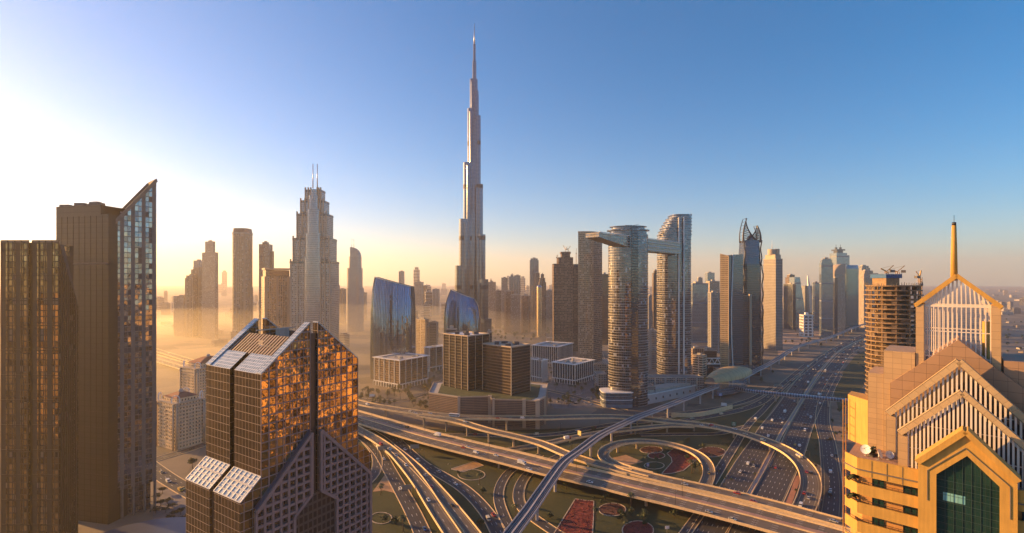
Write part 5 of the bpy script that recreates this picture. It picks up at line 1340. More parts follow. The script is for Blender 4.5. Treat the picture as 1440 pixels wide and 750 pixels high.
    for k in range(16):
        z = 120 + k * 1.25
        if z < wz: f_.bar(P(wl, d + .54, z), P(wr, d + .54, z), .06, .06)
    f_.build('frame', plain('window_bar', (0.03, 0.06, 0.055), .5), wo)
    op = MB(); op.face([P(12.5, d + .57, 131.4), P(15.4, d + .57, 131.4), P(15.4, d + .57, 132.9), P(12.5, d + .57, 132.9)]); op.build('open_pane', facade('open_pane', (0.30, 0.62, 0.60), (0.2, 0.5, 0.5), frame=(0.05, .1, .1), floor=1.5, bay=.97, mull=.06, slab=.05, metal=.2, rough=.2), wo)
    rc = MB(); rc.bar(P(s0 - .1, .3, zf + .25), P(CX, .3, za + .4), 3.4, .9); rc.bar(P(s1 + .1, .3, zf + .25), P(CX, .3, za + .4), 3.4, .9); rc.build('gable_coping', yel, t)
    sl = MB(); sl.bar(P(wl - 1.2, d - .06, 131), P(wl - 1.2, d - .06, wz + .4), .12, .1, (u.x, u.y, 0)); sl.bar(P(wl - 1.2, d - .06, wz + .4), P(CX, d - .06, wa + 1.3), .12, .1); sl.bar(P(wr + 1.2, d - .06, wz + .4), P(CX, d - .06, wa + 1.3), .12, .1); sl.bar(P(wr + 1.2, d - .06, wz + .4), P(wr + 1.2, d - .06, 131), .12, .1, (u.x, u.y, 0)); sl.build('ledge', M['concrete_dark'], t)
    # ---- two slatted gable screens, one behind the other
    def screen(d, sl_, sr_, zf, za, nsl, thick, nm, side):
        c = (sl_ + sr_) / 2; hw = (sr_ - sl_) / 2
        def top(s): return zf + (za - zf) * (1 - abs(s - c) / hw)
        f = MB(); f.bar(P(sl_, d, zf + .2), P(c, d, za + .2), 1.7, thick); f.bar(P(sr_, d, zf + .2), P(c, d, za + .2), 1.7, thick)
        f.build('gable_beam', stone, t)
        for s in (sl_ + .5, sr_ - .5):
            q = MB(); q.bar(P(s, d, zt), P(s, d, zf), 1.1, 1.5, (u.x, u.y, 0)); q.build('corner_post', tan, t)
        b_ = MB()
        for k in range(nsl):
            s = sl_ + 1.3 + (sr_ - sl_ - 2.6) * k / (nsl - 1); b_.bar(P(s, d - .3, zt), P(s, d - .3, top(s) - .3), .2, .3, (u.x, u.y, 0))
        so = b_.build('slats', slat, t)
        h_ = MB(); h_.bar(P(sl_ + 1, d + .1, zt + (zf - zt) * .62), P(sr_ - 1, d + .1, zt + (zf - zt) * .62), .15, .15); h_.bar(P(sl_ + 3.5, d + .1, zf + 2.2), P(sr_ - 3.5, d + .1, zf + 2.2), .15, .15); h_.build('rail', slat, so)
        return top
    screen(5.0, 6.1, 23.9, 140.6, 149.7, 27, 1.0, 0, 0)
    v = MB(); v.face([P(7, 6.6, zt), P(23, 6.6, zt), P(23, 6.6, 140), P(15, 6.6, 148), P(7, 6.6, 140)]); v.build('shade_sheet', dark, t)  # dark sheet painted to stand in for the shade behind the slats
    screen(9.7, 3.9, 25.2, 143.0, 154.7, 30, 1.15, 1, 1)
    v = MB(); v.face([P(5, 12.3, zt), P(24.2, 12.3, zt), P(24.2, 12.3, 142), P(14.5, 12.3, 153), P(5, 12.3, 142)]); v.build('shade_sheet', dark, t)
    # ---- tiled gable block behind the screens
    m = MB(); d0, d1 = 12.6, 15.5; cL, cR, cc, zf_, za_ = 4.0, 24.9, 14.4, 148.9, 158.6
    m.face([P(cL, d0, zt), P(cR, d0, zt), P(cR, d0, zf_), P(cc, d0, za_), P(cL, d0, zf_)])
    m.face([P(cL, d0, zf_), P(cc, d0, za_), P(cc, d1 + 10, za_), P(cL, d1 + 10, zf_)]); m.face([P(cc, d0, za_), P(cR, d0, zf_), P(cR, d1 + 10, zf_), P(cc, d1 + 10, za_)])
    m.face([P(cL, d1 + 10, zt), P(cL, d0, zt), P(cL, d0, zf_), P(cL, d1 + 10, zf_)]); m.face([P(cR, d0, zt), P(cR, d1 + 10, zt), P(cR, d1 + 10, zf_), P(cR, d0, zf_)])
    m.face([P(cR, d1 + 10, zt), P(cL, d1 + 10, zt), P(cL, d1 + 10, zf_), P(cc, d1 + 10, za_), P(cR, d1 + 10, zf_)]); m.build('tiled_gable', brown, t)
    # ---- stepped side blocks
    def block(pts, z, nm, mat): m = MB(); m.prism([P2(*p) for p in pts], zt - .1, z, True, False, 0, 0); return m.build(nm, mat, t)
    def cp(m_, z, pts):
        for (a_, b_) in zip(pts, pts[1:] + pts[:1]): m_.bar(P(a_[0], a_[1], z), P(b_[0], b_[1], z), .3, .25)
    X76 = [(.15, 13.4), (-4.0, 17.4)]
    block([(-4.05, 17.6), (.1, 13.5), (.1, 20), (-4.05, 22)], 144.4, 'side_block', yel)
    block([(.11, 13.5), (2.8, 13.5), (2.8, 24), (.11, 24)], 150.4, 'side_block', tan)
    block([(2.81, 13.2), (7.9, 13.2), (7.9, 25), (2.81, 25)], 155.4, 'side_block', tan)
    block([(20.6, 13.4), (27, 13.4), (27, 25), (20.6, 25)], 155.2, 'side_block', brown)  # brown puts shade into the colour of these mirrored tan blocks
    block([(27.01, 14), (31.5, 14), (31.5, 24), (27.01, 24)], 150, 'side_block', brown)
    # ---- open cage with gabled frame on top
    cl_, cr_, cm, zq, zp = 8.1, 20.2, 14.15, 165.0, 171.0; dF, dB = 14.0, 22.5; zb = 150
    for s in (cl_ + .55, cr_ - .55):
        for dd in (dF, dB):
            q = MB(); q.bar(P(s, dd, zb), P(s, dd, zq + .3), 1.15 if dd == dF else .9, 1.3 if dd == dF else .9, (u.x, u.y, 0)); q.build('cage_post', yel if dd == dB else tan, t)  # rear posts yellow: the gold light on them is put into the colour
    for dd in (dF, dB):
        q = MB(); q.bar(P(cl_ - .2, dd, zq), P(cm, dd, zp), 1.5, .75); q.bar(P(cr_ + .2, dd, zq), P(cm, dd, zp), 1.5, .75); q.build('cage_gable', yel, t)
        r_ = MB(); r_.bar(P(cl_ + .6, dd, zq), P(cr_ - .6, dd, zq), .35, .35); r_.bar(P(cl_ + .6, dd, 160), P(cr_ - .6, dd, 160), .16, .16); r_.bar(P(cl_ + .6, dd, 155), P(cr_ - .6, dd, 155), .16, .16)
        ro = r_.build('cage_rail', slat, t)
        q = MB(); nb = 15
        for k in range(nb):
            s = cl_ + 1.3 + (cr_ - cl_ - 2.6) * k / (nb - 1)
            q.bar(P(s, dd, zb), P(s, dd, zq), .16, .16, (u.x, u.y, 0)); tz = zq + (zp - zq) * (1 - abs(s - cm) / (cr_ - cm)) - .2
            q.bar(P(s, dd, zq), P(cm + (s - cm) * .92, dd, tz), .16, .16, (u.x, u.y, 0))
        q.build('cage_bars', slat, ro)
    rb = MB()
    for s, z in ((cl_, zq), (cr_, zq), (cm, zp)): rb.bar(P(s, dF, z), P(s, dB, z), .6, .6)
    rb.build('cage_ridge', yel, t)
    li = MB(); li.box(P(18.6, 19, zb), (1.1, 1.1, zq - zb - 3)); li.build('inner_post', yel, t)  # inner cage post, its gold light put into the yellow colour
    sp = MB(); c0 = P(cm - .4, 16, 0); sp.tube([(c0[0], c0[1], zp - 1), (c0[0], c0[1], zp + 6), (c0[0], c0[1], 181.0)], .58, 12, r1=.36); so = sp.build('spire', yel, t)
    sp = MB(); sp.tube([(c0[0], c0[1], 181.0), (c0[0], c0[1], 181.6)], .34, 10); sp.tube([(c0[0], c0[1], 181.6), (c0[0], c0[1], 183.0)], .04, 5); sp.build('spire_tip', M['dark_steel'], so)
    # scaffold on the far flank
    sc = MB()
    for k in range(12): z = 120 + 2.0 * k; sc.bar(P(-4.3, 17.0, z), P(-4.6, 15.2, z), .1, .1)
    sc.bar(P(-4.6, 15.2, 112), P(-4.6, 15.2, 143.6), .12, .12, (1, 0, 0)); sc.bar(P(-4.35, 16.9, 112), P(-4.35, 16.9, 143.6), .12, .12, (1, 0, 0)); sc.build('cat_ladder', M['crane'], t)
    # ---- loose things on the terrace
    def dish(s, d, r, lab, ang, tilt):
        x, y, z = P(s, d, zt); o = thing('satellite_dish', lab, 'satellite dish', (x, y, z), 'satellite dishes on the terrace')
        m = MB(); m.tube([(x, y, z), (x, y, z + r * 1.1)], .06, 8); m.box((x, y, z), (.7, .7, .08)); m.build('stand', M['steel'], o)
        q = MB(); n = V(math.cos(ang) * math.cos(tilt), math.sin(ang) * math.cos(tilt), math.sin(tilt)); e1 = n.cross(V(0, 0, 1)).normalized(); e2 = e1.cross(n); c = V(x, y, z + r * 1.25)
        R_ = 5; N = 18; ring = []
        for i in range(R_ + 1):
            rr = r * i / R_; ring.append([c + e1 * math.cos(a) * rr + e2 * math.sin(a) * rr + n * (rr * rr / r * .35) for a in [2 * math.pi * k / N for k in range(N)]])
        for i in range(R_):
            for k in range(N):
                l = (k + 1) % N; f = [ring[i][k], ring[i][l], ring[i + 1][l], ring[i + 1][k]]
                if i == 0: f = [ring[0][0], ring[1][l], ring[1][k]]
                q.face(f, None, 0, True)
        q.build('reflector', M['white'], o)
        a_ = MB(); tip = c + n * r * .9
        for k in (0, 6, 12): a_.bar(ring[-1][k], tip, .04, .04)
        a_.box((tip.x, tip.y, tip.z - .06), (.14, .14, .14)); a_.build('feed_arm', M['steel'], o)
    dish(.6, 7.2, .95, 'white satellite dish on the terrace closest to the yellow block', -2.6, .5)
    dish(2.7, 6.2, .9, 'white satellite dish tipped toward the parapet beside the dark planter', -.9, .35)
    dish(4.3, 7.6, .75, 'smaller pale satellite dish nearest the slatted gable screen', -1.9, .5)
    dish(8.9, 3.4, .5, 'tiny white dish in front of the slats by the yellow gable', -1.2, .4)
    x, y, z = P(1.7, 7.6, zt); o = thing('terrace_plant', 'dark bushy plant in a planter among the satellite dishes', 'plant', (x, y, z))
    m = MB(); m.box((x, y, z), (1.5, .8, .6), .3); m.build('planter', M['dark_steel'], o)
    bush(o, (x, y, z + 1.1), (1.0, .7, .8), 160, .22)
    for k, z1 in enumerate(flo[:2]):
        x, y, z = P(-.9, 1.7, z1 + .3); o = thing('balcony_plant', ('dense green plants filling the top corner balcony of the yellow tower', 'green plants in the second corner balcony of the yellow tower')[k], 'plant', (x, y, z - .9))
        m = MB(); m.box((x, y, z - .9), (2.2, .5, .5), math.atan2(u.y - .8, u.x - .3)); m.build('planter', M['concrete_dark'], o); bush(o, (x, y, z + .1), (1.3, .6, .75), 260, .2)

M['leaf'] = None
def leaf_mat(name, a, b_):
    key = ('leaf', name)
    if key in _mc: return _mc[key]
    bb = NB(name); n = bb.noise(bb.pos(), .9, 3); oi = bb.n('ShaderNodeObjectInfo')
    f = bb.math('ADD', bb.math('MULTIPLY', n, .75), bb.math('MULTIPLY', oi.outputs['Random'], .3))
    m = bb.out(bb.mix(f, a, b_), .75); _mc[key] = m; return m
def bush(parent, c, r, n, size, name='foliage', mat=None, seed=1, m=None, clumps=7):
    rng = random.Random(seed * 131 + n); own = m is None; q = m or MB()
    cl = [(V(rng.uniform(-.6, .6) * r[0], rng.uniform(-.6, .6) * r[1], rng.uniform(-.5, .6) * r[2]), rng.uniform(.35, .6)) for _ in range(clumps)]
    for k in range(n):
        o, s = cl[k % clumps]; d = V(rng.gauss(0, 1), rng.gauss(0, 1), rng.gauss(0, 1)).normalized() * s * rng.uniform(.6, 1)
        p = V(c[0], c[1], c[2]) + o + V(d.x * r[0], d.y * r[1], d.z * r[2])
        a = V(rng.gauss(0, 1), rng.gauss(0, 1), rng.gauss(0, .6)).normalized(); b_ = a.cross(V(rng.gauss(0, 1), rng.gauss(0, 1), rng.gauss(0, 1))).normalized()
        z = size * rng.uniform(.6, 1.4); q.face([p - a * z, p - b_ * z * .6, p + a * z, p + b_ * z * .6])
    if own: return q.build(name, mat or leaf_mat('leaf_green', (0.025, 0.04, 0.015), (0.08, 0.10, 0.03)), parent)
yellow_tower()
# ================================================================ ROADS
def wpath(pts):
    return [GP(p[0], p[1], p[2] if len(p) > 2 else 0.0) for p in pts]
def mid(pts, z):
    """(column, upper row, lower row[, z]) -> middle line of a deck"""
    out = []
    for p in pts:
        zz = p[3] if len(p) > 3 else z; Y = (GY(p[1], zz) + GY(p[2], zz)) / 2; out.append(V(PX(p[0], Y), Y, zz))
    return out
def smooth(pts, step=5.0):
    pts = [Vector(p) for p in pts]; P = [pts[0] * 2 - pts[1]] + pts + [pts[-1] * 2 - pts[-2]]; fine = []
    for i in range(1, len(P) - 2):
        p0, p1, p2, p3 = P[i - 1:i + 3]; n = max(4, int((p2 - p1).length / 2))
        for k in range(n):
            t = k / n; fine.append(.5 * ((2 * p1) + (p2 - p0) * t + (2 * p0 - 5 * p1 + 4 * p2 - p3) * t * t + (3 * p1 - p0 - 3 * p2 + p3) * t ** 3))
    fine.append(pts[-1])
    for _ in range(12):
        fine = [fine[0]] + [(fine[i - 1] + fine[i] * 2 + fine[i + 1]) / 4 for i in range(1, len(fine) - 1)] + [fine[-1]]
    out = [fine[0]]; acc = 0
    for a, b_ in zip(fine, fine[1:]):
        acc += (b_ - a).length
        if acc >= step: out.append(b_); acc = 0
    if (out[-1] - fine[-1]).length > .5: out.append(fine[-1])
    return out
def norms(pts):
    out = []
    for i in range(len(pts)):
        d = pts[min(i + 1, len(pts) - 1)] - pts[max(i - 1, 0)]; d = V(d.x, d.y); d = d.normalized() if d.length > 0 else V(1, 0); out.append(V(d.y, -d.x, 0))
    return out
def strip(m, pts, N, o0, z0, o1, z1, mi=0, sm=True):
    v = 0.0
    for i in range(len(pts) - 1):
        L = (pts[i + 1] - pts[i]).length
        a, b_ = pts[i] + N[i] * o0 + V(0, 0, z0), pts[i + 1] + N[i + 1] * o0 + V(0, 0, z0)
        c, d = pts[i + 1] + N[i + 1] * o1 + V(0, 0, z1), pts[i] + N[i] * o1 + V(0, 0, z1)
        m.face([a, b_, c, d], [(o0, v), (o0, v + L), (o1, v + L), (o1, v)], mi, sm); v += L
def closed_section(m, pts, N, sec, mi=0):
    """sec: points (offset, height) counter-clockwise seen along the road"""
    for (o0, z0), (o1, z1) in zip(sec, sec[1:] + sec[:1]): strip(m, pts, N, o0, z0, o1, z1, mi, False)
    for k, rev in ((0, False), (len(pts) - 1, True)):
        f = [pts[k] + N[k] * o + V(0, 0, z) for o, z in sec]; m.face(f if rev else f[::-1], None, mi)
PATHS = {}
M['parapet'] = plain('parapet_concrete', (0.70, 0.51, 0.29), .75, var=.18, scale=.4)
M['girder'] = plain('girder_concrete', (0.42, 0.34, 0.25), .8, var=.2, scale=.3)
def flyover(name, label, path, half, lanes, ph=1.1, depth=1.7, pillars=(), median=None, lanew=3.5, key=None, sides=(True, True), cat='flyover'):
    pts = smooth(path); N = norms(pts); PATHS[key] = pts
    c = pts[len(pts) // 2]; t = thing(name, label, cat, (c.x, c.y, 0))
    m = MB(); strip(m, pts, N, half - .3, 0.0, -half + .3, 0.0); m.build('road_surface', road_mat('asph_' + key, half, lanes, lanew=lanew, shoulder=.9, base=(0.145, 0.115, 0.085)), t)
    m = MB(); closed_section(m, pts, N, [(-half, -.02), (-half, -.7), (-half * .55, -depth), (half * .55, -depth), (half, -.7), (half, -.02)]); m.build('girder', M['girder'], t)
    for sd, on in zip((-1, 1), sides):
        if not on: continue
        m = MB(); o = half * sd; closed_section(m, pts, N, [(o - .2, -.75), (o + .25 * 1, -.75), (o + .25, ph), (o - .2, ph)] if sd > 0 else [(o - .25, -.75), (o + .2, -.75), (o + .2, ph), (o - .25, ph)]); m.build('parapet', M['parapet'], t)
    if median:
        for o, w, h, mt in median:
            m = MB(); closed_section(m, pts, N, [(o - w / 2, .004), (o + w / 2, .004), (o + w / 2 * .8, h), (o - w / 2 * .8, h)]); m.build('median', mt, t)
    for f in pillars:
        i = min(len(pts) - 1, int(f * (len(pts) - 1))); p = pts[i]; n = N[i]
        if p.z < 3.5: continue
        m = MB(); ang = math.atan2(n.y, n.x); h = p.z - depth
        offs = (0,) if half < 10 else (-half * .45, half * .45)
        for o in offs:
            q = p + n * o; m = MB(); m.lathe((q.x, q.y, 0), [(1.1, 0), (1.0, h * .65), (1.9, h + .05)], 12); m.build('pillar', M['girder'], t)
    return t
def lin(n, a=.03, b_=.97): return [a + (b_ - a) * k / (n - 1) for k in range(n)]
pink = plain('median_paving', (0.36, 0.22, 0.17), .85, var=.15)
flyover('flyover', 'wide multi-lane flyover crossing the whole interchange below the metro track',
        mid([(100, 462, 475, 4), (300, 520, 536, 7), (440, 560, 577, 8), (505, 580, 594), (585, 602, 620), (640, 614, 637), (720, 632, 658), (780, 647, 674), (840, 660, 687.5), (900, 675, 702), (940, 684, 711), (1000, 697, 727), (1080, 717, 748), (1188, 747, 777), (1300, 779, 812), (1420, 815, 850)], 8.5),
        16.5, 9, depth=2.4, pillars=lin(16), median=[(-14.2, 1.0, 1.2, M['parapet']), (-3.0, 3.6, .22, pink), (1.4, .7, .9, M['parapet'])], key='M', lanew=3.4)
flyover('ramp', 'flyover lanes running tight along the far side of the wide flyover',
        mid([(880, 656, 668, 8.7), (905, 662, 674), (940, 670.5, 682), (1000, 684, 694.5), (1080, 702, 714.5), (1188, 731, 744), (1300, 762, 776), (1420, 798, 812)], 8.7), 6.4, 3, pillars=lin(6), key='R')
flyover('ramp', 'upper flyover curving in from the golden haze toward the metro track',
        wpath([(100, 455, 8), (300, 517, 11), (400, 540, 13), (505, 566.5, 14), (545, 574, 14), (585, 580, 14), (640, 586.5, 14), (700, 588, 14), (760, 588, 14), (820, 586.5, 13), (870, 586.5, 11), (913, 590, 9), (945, 593.5, 8), (985, 597, 7.6)]), 7.2, 3, pillars=lin(15), key='U')
flyover('ramp', 'branch ramp dropping diagonally from the upper flyover to the wide flyover',
        wpath([(590, 584, 14), (625, 589.5, 13.8), (650, 594.5, 13.4), (685, 605, 12.4), (720, 613, 11.6), (760, 623.5, 10.6), (800, 640, 9.6), (845, 654, 8.9), (885, 664, 8.75)]), 5.6, 2, pillars=lin(9), key='V')
flyover('ramp', 'big curved ramp sweeping over the highway and round to its near side',
        wpath([(960, 595.5, 7.7), (1000, 599.5, 7.6), (1040, 608, 7.5), (1080, 621.5, 7.5), (1110, 636, 7.3), (1130, 653, 6.6), (1139.5, 672, 5.6), (1139, 692, 4.2), (1128, 720, 2.2), (1106, 755, .6)]), 7.4, 3, pillars=[.05, .2, .34, .5, .62, .74], key='W')
flyover('ramp', 'low ramp rising past the truck to join the big curved ramp',
        wpath([(700, 636, .4), (760, 626, .6), (800, 617, 1.6), (840, 609.5, 3.6), (880, 604.5, 5.6), (913, 601, 7), (945, 598.5, 7.5), (975, 599.5, 7.55)]), 4.8, 2, pillars=[.55, .72, .88], key='W2')
flyover('loop_ramp', 'oval loop ramp round the flower beds beside the metro track',
        wpath([(988, 690, .4), (997, 668, .8), (993, 650, 1.6), (978, 637, 3), (955, 628, 5), (925, 622, 6.5), (895, 620.5, 7.5), (870, 624, 8.2), (852, 632, 8.6), (848, 641, 8.75), (858, 650, 8.8), (885, 660, 8.8), (915, 668, 8.75)]), 5.0, 2, pillars=[.45, .55, .65, .75], key='L')
flyover('ramp', 'elevated double-edged ramp running toward the viewer beside the gabled hotel',
        wpath([(430, 560, 7), (480, 590, 6.5), (505, 605, 6), (530, 619, 6), (552, 635, 6), (568, 652, 6), (590, 680, 6), (611, 713, 5.6), (634, 748, 5), (655, 782, 4)]), 5.3, 2, pillars=lin(7), key='Q2')
flyover('ramp', 'second elevated ramp just beside the double-edged one with a bright parapet',
        wpath([(548, 628, 5.2), (565, 641, 5.2), (585, 658, 5.2), (607, 681, 5.2), (628, 705, 5), (650, 732, 4.6), (664, 750, 4.2), (690, 786, 3)]), 5.0, 2, pillars=lin(6), key='Q3', sides=(True, True))

# ---------------------------------------------------------------- ground roads (the setting)
_rz = [0.05]
def groad(pts, half, lanes, key, kerb=True, lanew=3.5, name='road', dark=True):
    p = smooth([GP(a, b_, 0) for a, b_ in pts]); N = norms(p); _rz[0] += .012; z = _rz[0]
    PATHS[key] = [q + V(0, 0, z) for q in p]
    m = MB(); strip(m, p, N, half, z, -half, z)
    o = m.build(name, road_mat('asph_' + key, half, lanes, lanew=lanew, shoulder=.6, base=(0.048, 0.046, 0.05))); tag(o, None, None, kind='structure')
    if kerb:
        for s in (-1, 1):
            k = MB(); closed_section(k, p, N, [(s * (half + .25) - .25, 0.0), (s * (half + .25) + .25, 0.0), (s * (half + .25) + .22, z + .22), (s * (half + .25) - .22, z + .22)]); o = k.build('kerb', M['parapet']); tag(o, None, None, kind='structure')
    return o
groad([(970, 800), (990, 760), (1010, 725), (1032, 689.5), (1054, 650), (1074, 619), (1083, 603), (1103, 577), (1121, 549), (1138, 525), (1156, 507), (1172.5, 494), (1191, 483), (1209, 475), (1240, 464), (1300, 450), (1400, 436)], 10.8, 6, 'SL', lanew=3.4)
groad([(1030, 790), (1057, 738), (1077, 703), (1097, 665), (1112.5, 635), (1125, 603), (1131, 590), (1141, 570), (1151, 552), (1161, 535), (1174, 516), (1188, 499), (1206, 486.5), (1232, 474), (1280, 459), (1400, 442)], 11.4, 6, 'SR', lanew=3.5)
groad([(1150, 790), (1163, 745), (1169, 710), (1170, 680), (1167, 650), (1163, 620), (1157, 597), (1157, 580), (1160, 562), (1167, 545), (1178, 526)], 7.2, 3, 'F')
groad([(1000, 680), (1030, 632), (1052, 598), (1070, 580), (1085, 564), (1102, 547), (1126, 526), (1150, 507), (1172, 491)], 3.6, 2, 'S2')
groad([(860, 612), (920, 603), (960, 592), (1000, 585.5), (1040, 577), (1070, 566), (1090, 552), (1110, 534), (1135, 513)], 5.6, 3, 'N1')
groad([(900, 612), (960, 611), (1010, 610), (1050, 600)], 4, 2, 'N3')
groad([(940, 583), (985, 578), (1025, 571), (1060, 560), (1085, 545)], 4.2, 2, 'N2')
groad([(490, 607), (515, 619), (534, 638), (551, 667), (567, 695), (582, 723), (596, 755), (605, 785)], 5.4, 3, 'Q1', lanew=3.3)
groad([(512, 618), (526, 634), (531, 650), (526, 668), (510, 684), (485, 702)], 4.2, 2, 'Q0')
groad([(505, 590), (540, 608), (560, 622), (580, 641), (597, 655), (622, 669), (650, 686), (672, 706), (690, 729), (704, 755), (720, 790)], 5.4, 3, 'Q4', lanew=3.3)
groad([(760, 640), (735, 652), (716, 664), (705, 680), (701, 695), (703, 710), (709, 726), (719, 748), (735, 785)], 3.8, 2, 'Q5')
groad([(790, 640), (765, 652), (745, 664), (733, 680), (729, 696), (732, 711), (743, 723), (761, 736), (785, 752), (820, 775)], 4.2, 2, 'Q6')
groad([(500, 600), (600, 611), (660, 612), (720, 613), (780, 611), (833, 602), (870, 596), (910, 593), (960, 583)], 4.6, 2, 'G1')
groad([(420, 545), (500, 560), (545, 564), (578, 561), (600, 554), (625, 545), (680, 540)], 4, 2, 'J1')
groad([(170, 622), (205, 651), (235, 673), (262, 689), (290, 705), (325, 729), (370, 765)], 7, 4, 'A1')
groad([(190, 656), (220, 646), (255, 636), (300, 621), (345, 606), (420, 585)], 6, 3, 'A2')
groad([(950, 770), (975, 735), (1000, 700)], 3.4, 2, 'N5')
groad([(765, 548), (800, 556), (835, 566), (880, 578)], 4.5, 2, 'H1r')
groad([(640, 500), (700, 520), (765, 548)], 4, 2, 'H2r')
groad([(600, 549), (650, 522), (720, 506), (790, 496), (850, 488)], 4, 2, 'K1r')
groad([(862, 560), (852, 530), (846, 500), (838, 484)], 4, 2, 'K2r')
groad([(120, 500), (250, 505), (400, 500), (520, 520)], 6, 3, 'B1', kerb=False)
groad([(200, 470), (350, 478), (500, 472), (640, 476)], 9, 4, 'B2', kerb=False)
def flat(name, pts, mat, z, kind='structure', label=None, cat=None, group=None):
    m = MB(); q = [GP(a, b_, z) for a, b_ in pts]
    m.face([tuple(p) for p in ccw3(q)]); o = m.build(name, mat); return tag(o, label, cat, group, kind)
def ccw3(q):
    a = sum(q[i].x * q[(i + 1) % len(q)].y - q[(i + 1) % len(q)].x * q[i].y for i in range(len(q)))
    return q if a > 0 else q[::-1]
def lawn_mat():
    b = NB('lawn'); p = b.pos(); n1 = b.noise(p, .02, 4); n2 = b.noise(p, .5, 3); f = b.math('ADD', b.math('MULTIPLY', n1, .7), b.math('MULTIPLY', n2, .3))
    n3 = b.noise(p, 3.0, 2); c = b.ramp(f, [(.30, (0.022, 0.024, 0.008)), (.48, (0.05, 0.058, 0.014)), (.58, (0.07, 0.066, 0.018)), (.70, (0.12, 0.085, 0.04))])
    return b.out(b.mix(b.math('MULTIPLY', n3, .45), c, (0.025, 0.03, 0.01)), .95)
lawn = lawn_mat()
flat('lawn', [(430, 580), (520, 598), (640, 606), (760, 604), (880, 598), (960, 580), (1040, 571), (1085, 560), (1112, 540), (1060, 612), (1000, 700), (950, 800), (560, 830), (450, 760)], lawn, .03)
flat('verge', [(1151, 590), (1155, 628), (1156, 655), (1128, 648), (1135, 620), (1146, 596)], lawn, .035)
flat('verge', [(1172, 549), (1187, 520), (1203, 500), (1240, 480), (1260, 480), (1225, 530), (1200, 560), (1180, 580)], lawn, .035)
flat('waste_ground', [(1168, 560), (1200, 560), (1215, 620), (1225, 760), (1188, 760), (1180, 660), (1172, 610)], plain('dirt', (0.24, 0.155, 0.10), .95, var=.5, scale=.06), .03)
flat('pavement', [(217, 690), (240, 683), (266, 702), (300, 728), (330, 748), (330, 790), (200, 790), (214, 740)], plain('plaza', (0.17, 0.145, 0.14), .8, var=.2, scale=.3), .04)
flat('car_park', [(765, 520), (842, 512), (862, 545), (842, 572), (780, 575), (768, 560)], plain('car_park', (0.16, 0.145, 0.14), .85, var=.4, scale=.08), .035)
flat('sand_lot', [(1090, 470), (1190, 462), (1160, 476), (1130, 486), (1110, 496), (1095, 504)], plain('sand_lot', (0.36, 0.24, 0.16), .95, var=.3, scale=.03), .035)
med = plain('median_strip', (0.33, 0.27, 0.24), .85, var=.2)
for a_, b_, w in (('SL', 'SR', 1),):
    p = smooth([GP(x, y, 0) for x, y in [(1045, 712), (1055, 692), (1074, 658), (1094, 619), (1103, 603), (1119, 577), (1136, 549), (1152, 525), (1166.5, 507), (1180, 494), (1199, 483), (1219, 475)]]); m = MB(); N = norms(p)
    strip(m, p, N, 1.7, .2, -1.7, .2); o = m.build('median_strip', med); tag(o, None, None, kind='structure')
    for s in (-1.75, 1.75):
        m = MB(); closed_section(m, p, N, [(s - .2, 0), (s + .2, 0), (s + .12, .85), (s - .12, .85)]); o = m.build('median_barrier', M['parapet']); tag(o, None, None, kind='structure')
# ---------------------------------------------------------------- flower beds and garden paths
red = plain('bed_red', (0.20, 0.035, 0.025), .95, var=.55, scale=.35); dusk = plain('bed_brown', (0.12, 0.045, 0.03), .95, var=.5, scale=.35); sandy = plain('bed_sand', (0.42, 0.24, 0.12), .95, var=.3, scale=.2); edge = plain('bed_edge', (0.50, 0.40, 0.29), .8, var=.1)
_bz = [.06]
def bed(pts, mat, label, kerbed=True):
    _bz[0] += .006; z = _bz[0]; q = ccw3([GP(a, b_, 0) for a, b_ in pts]); c = sum(q, V(0, 0, 0)) / len(q)
    t = thing('flower_bed', label, 'flower bed', (c.x, c.y, 0), 'flower beds of the interchange')
    m = MB(); m.face([(p.x, p.y, z) for p in q]); m.build('planting', mat, t)
    # plants standing in the bed
    rg = random.Random(len(pts) + int(c.x)); xs = [p.x for p in q]; ys = [p.y for p in q]; m = MB(); n = 0
    def inside(x, y):
        r = False
        for i in range(len(q)):
            a, b_ = q[i], q[i - 1]
            if (a.y > y) != (b_.y > y) and x < (b_.x - a.x) * (y - a.y) / (b_.y - a.y) + a.x: r = not r
        return r
    dens = .0 if mat in (sandy,) or not kerbed else (.5 if mat is not lawn else .12)
    for k in range(int(min(2600, (max(xs) - min(xs)) * (max(ys) - min(ys)) * dens))):
        x, y = rg.uniform(min(xs), max(xs)), rg.uniform(min(ys), max(ys))
        if not inside(x, y): continue
        a = V(rg.gauss(0, 1), rg.gauss(0, 1), rg.gauss(0, .5)).normalized() * rg.uniform(.3, .7); b_ = a.cross(V(rg.gauss(0, 1), rg.gauss(0, 1), 1)).normalized() * rg.uniform(.25, .5); p = V(x, y, .35); m.face([p - a, p - b_, p + a, p + b_])
    if m.f: o = m.build('flowers' if mat is not lawn else 'tufts', mat if mat is not lawn else leaf_mat('tuft', (0.03, 0.04, 0.012), (0.08, 0.085, 0.025)), t); o['kind'] = 'stuff'
    if kerbed:
        m = MB()
        for i in range(len(q)): a, b_ = q[i], q[(i + 1) % len(q)]; m.bar((a.x, a.y, .15), (b_.x, b_.y, .15), .7, .3)
        m.build('edging', edge, t)
def ell(cx, cy, rx, ry, n=28):
    return [(cx + rx * math.cos(2 * math.pi * k / n), cy + ry * math.sin(2 * math.pi * k / n)) for k in range(n)]
bed([(947, 631), (965, 635), (979, 641), (979, 647), (961, 662), (945, 666), (930, 667), (940, 656), (945, 650), (944, 644), (938, 638)], red, 'large red flower bed inside the oval loop ramp')
bed(ell(923, 641, 12, 4.5), red, 'small red oval bed inside the loop next to the large red one')
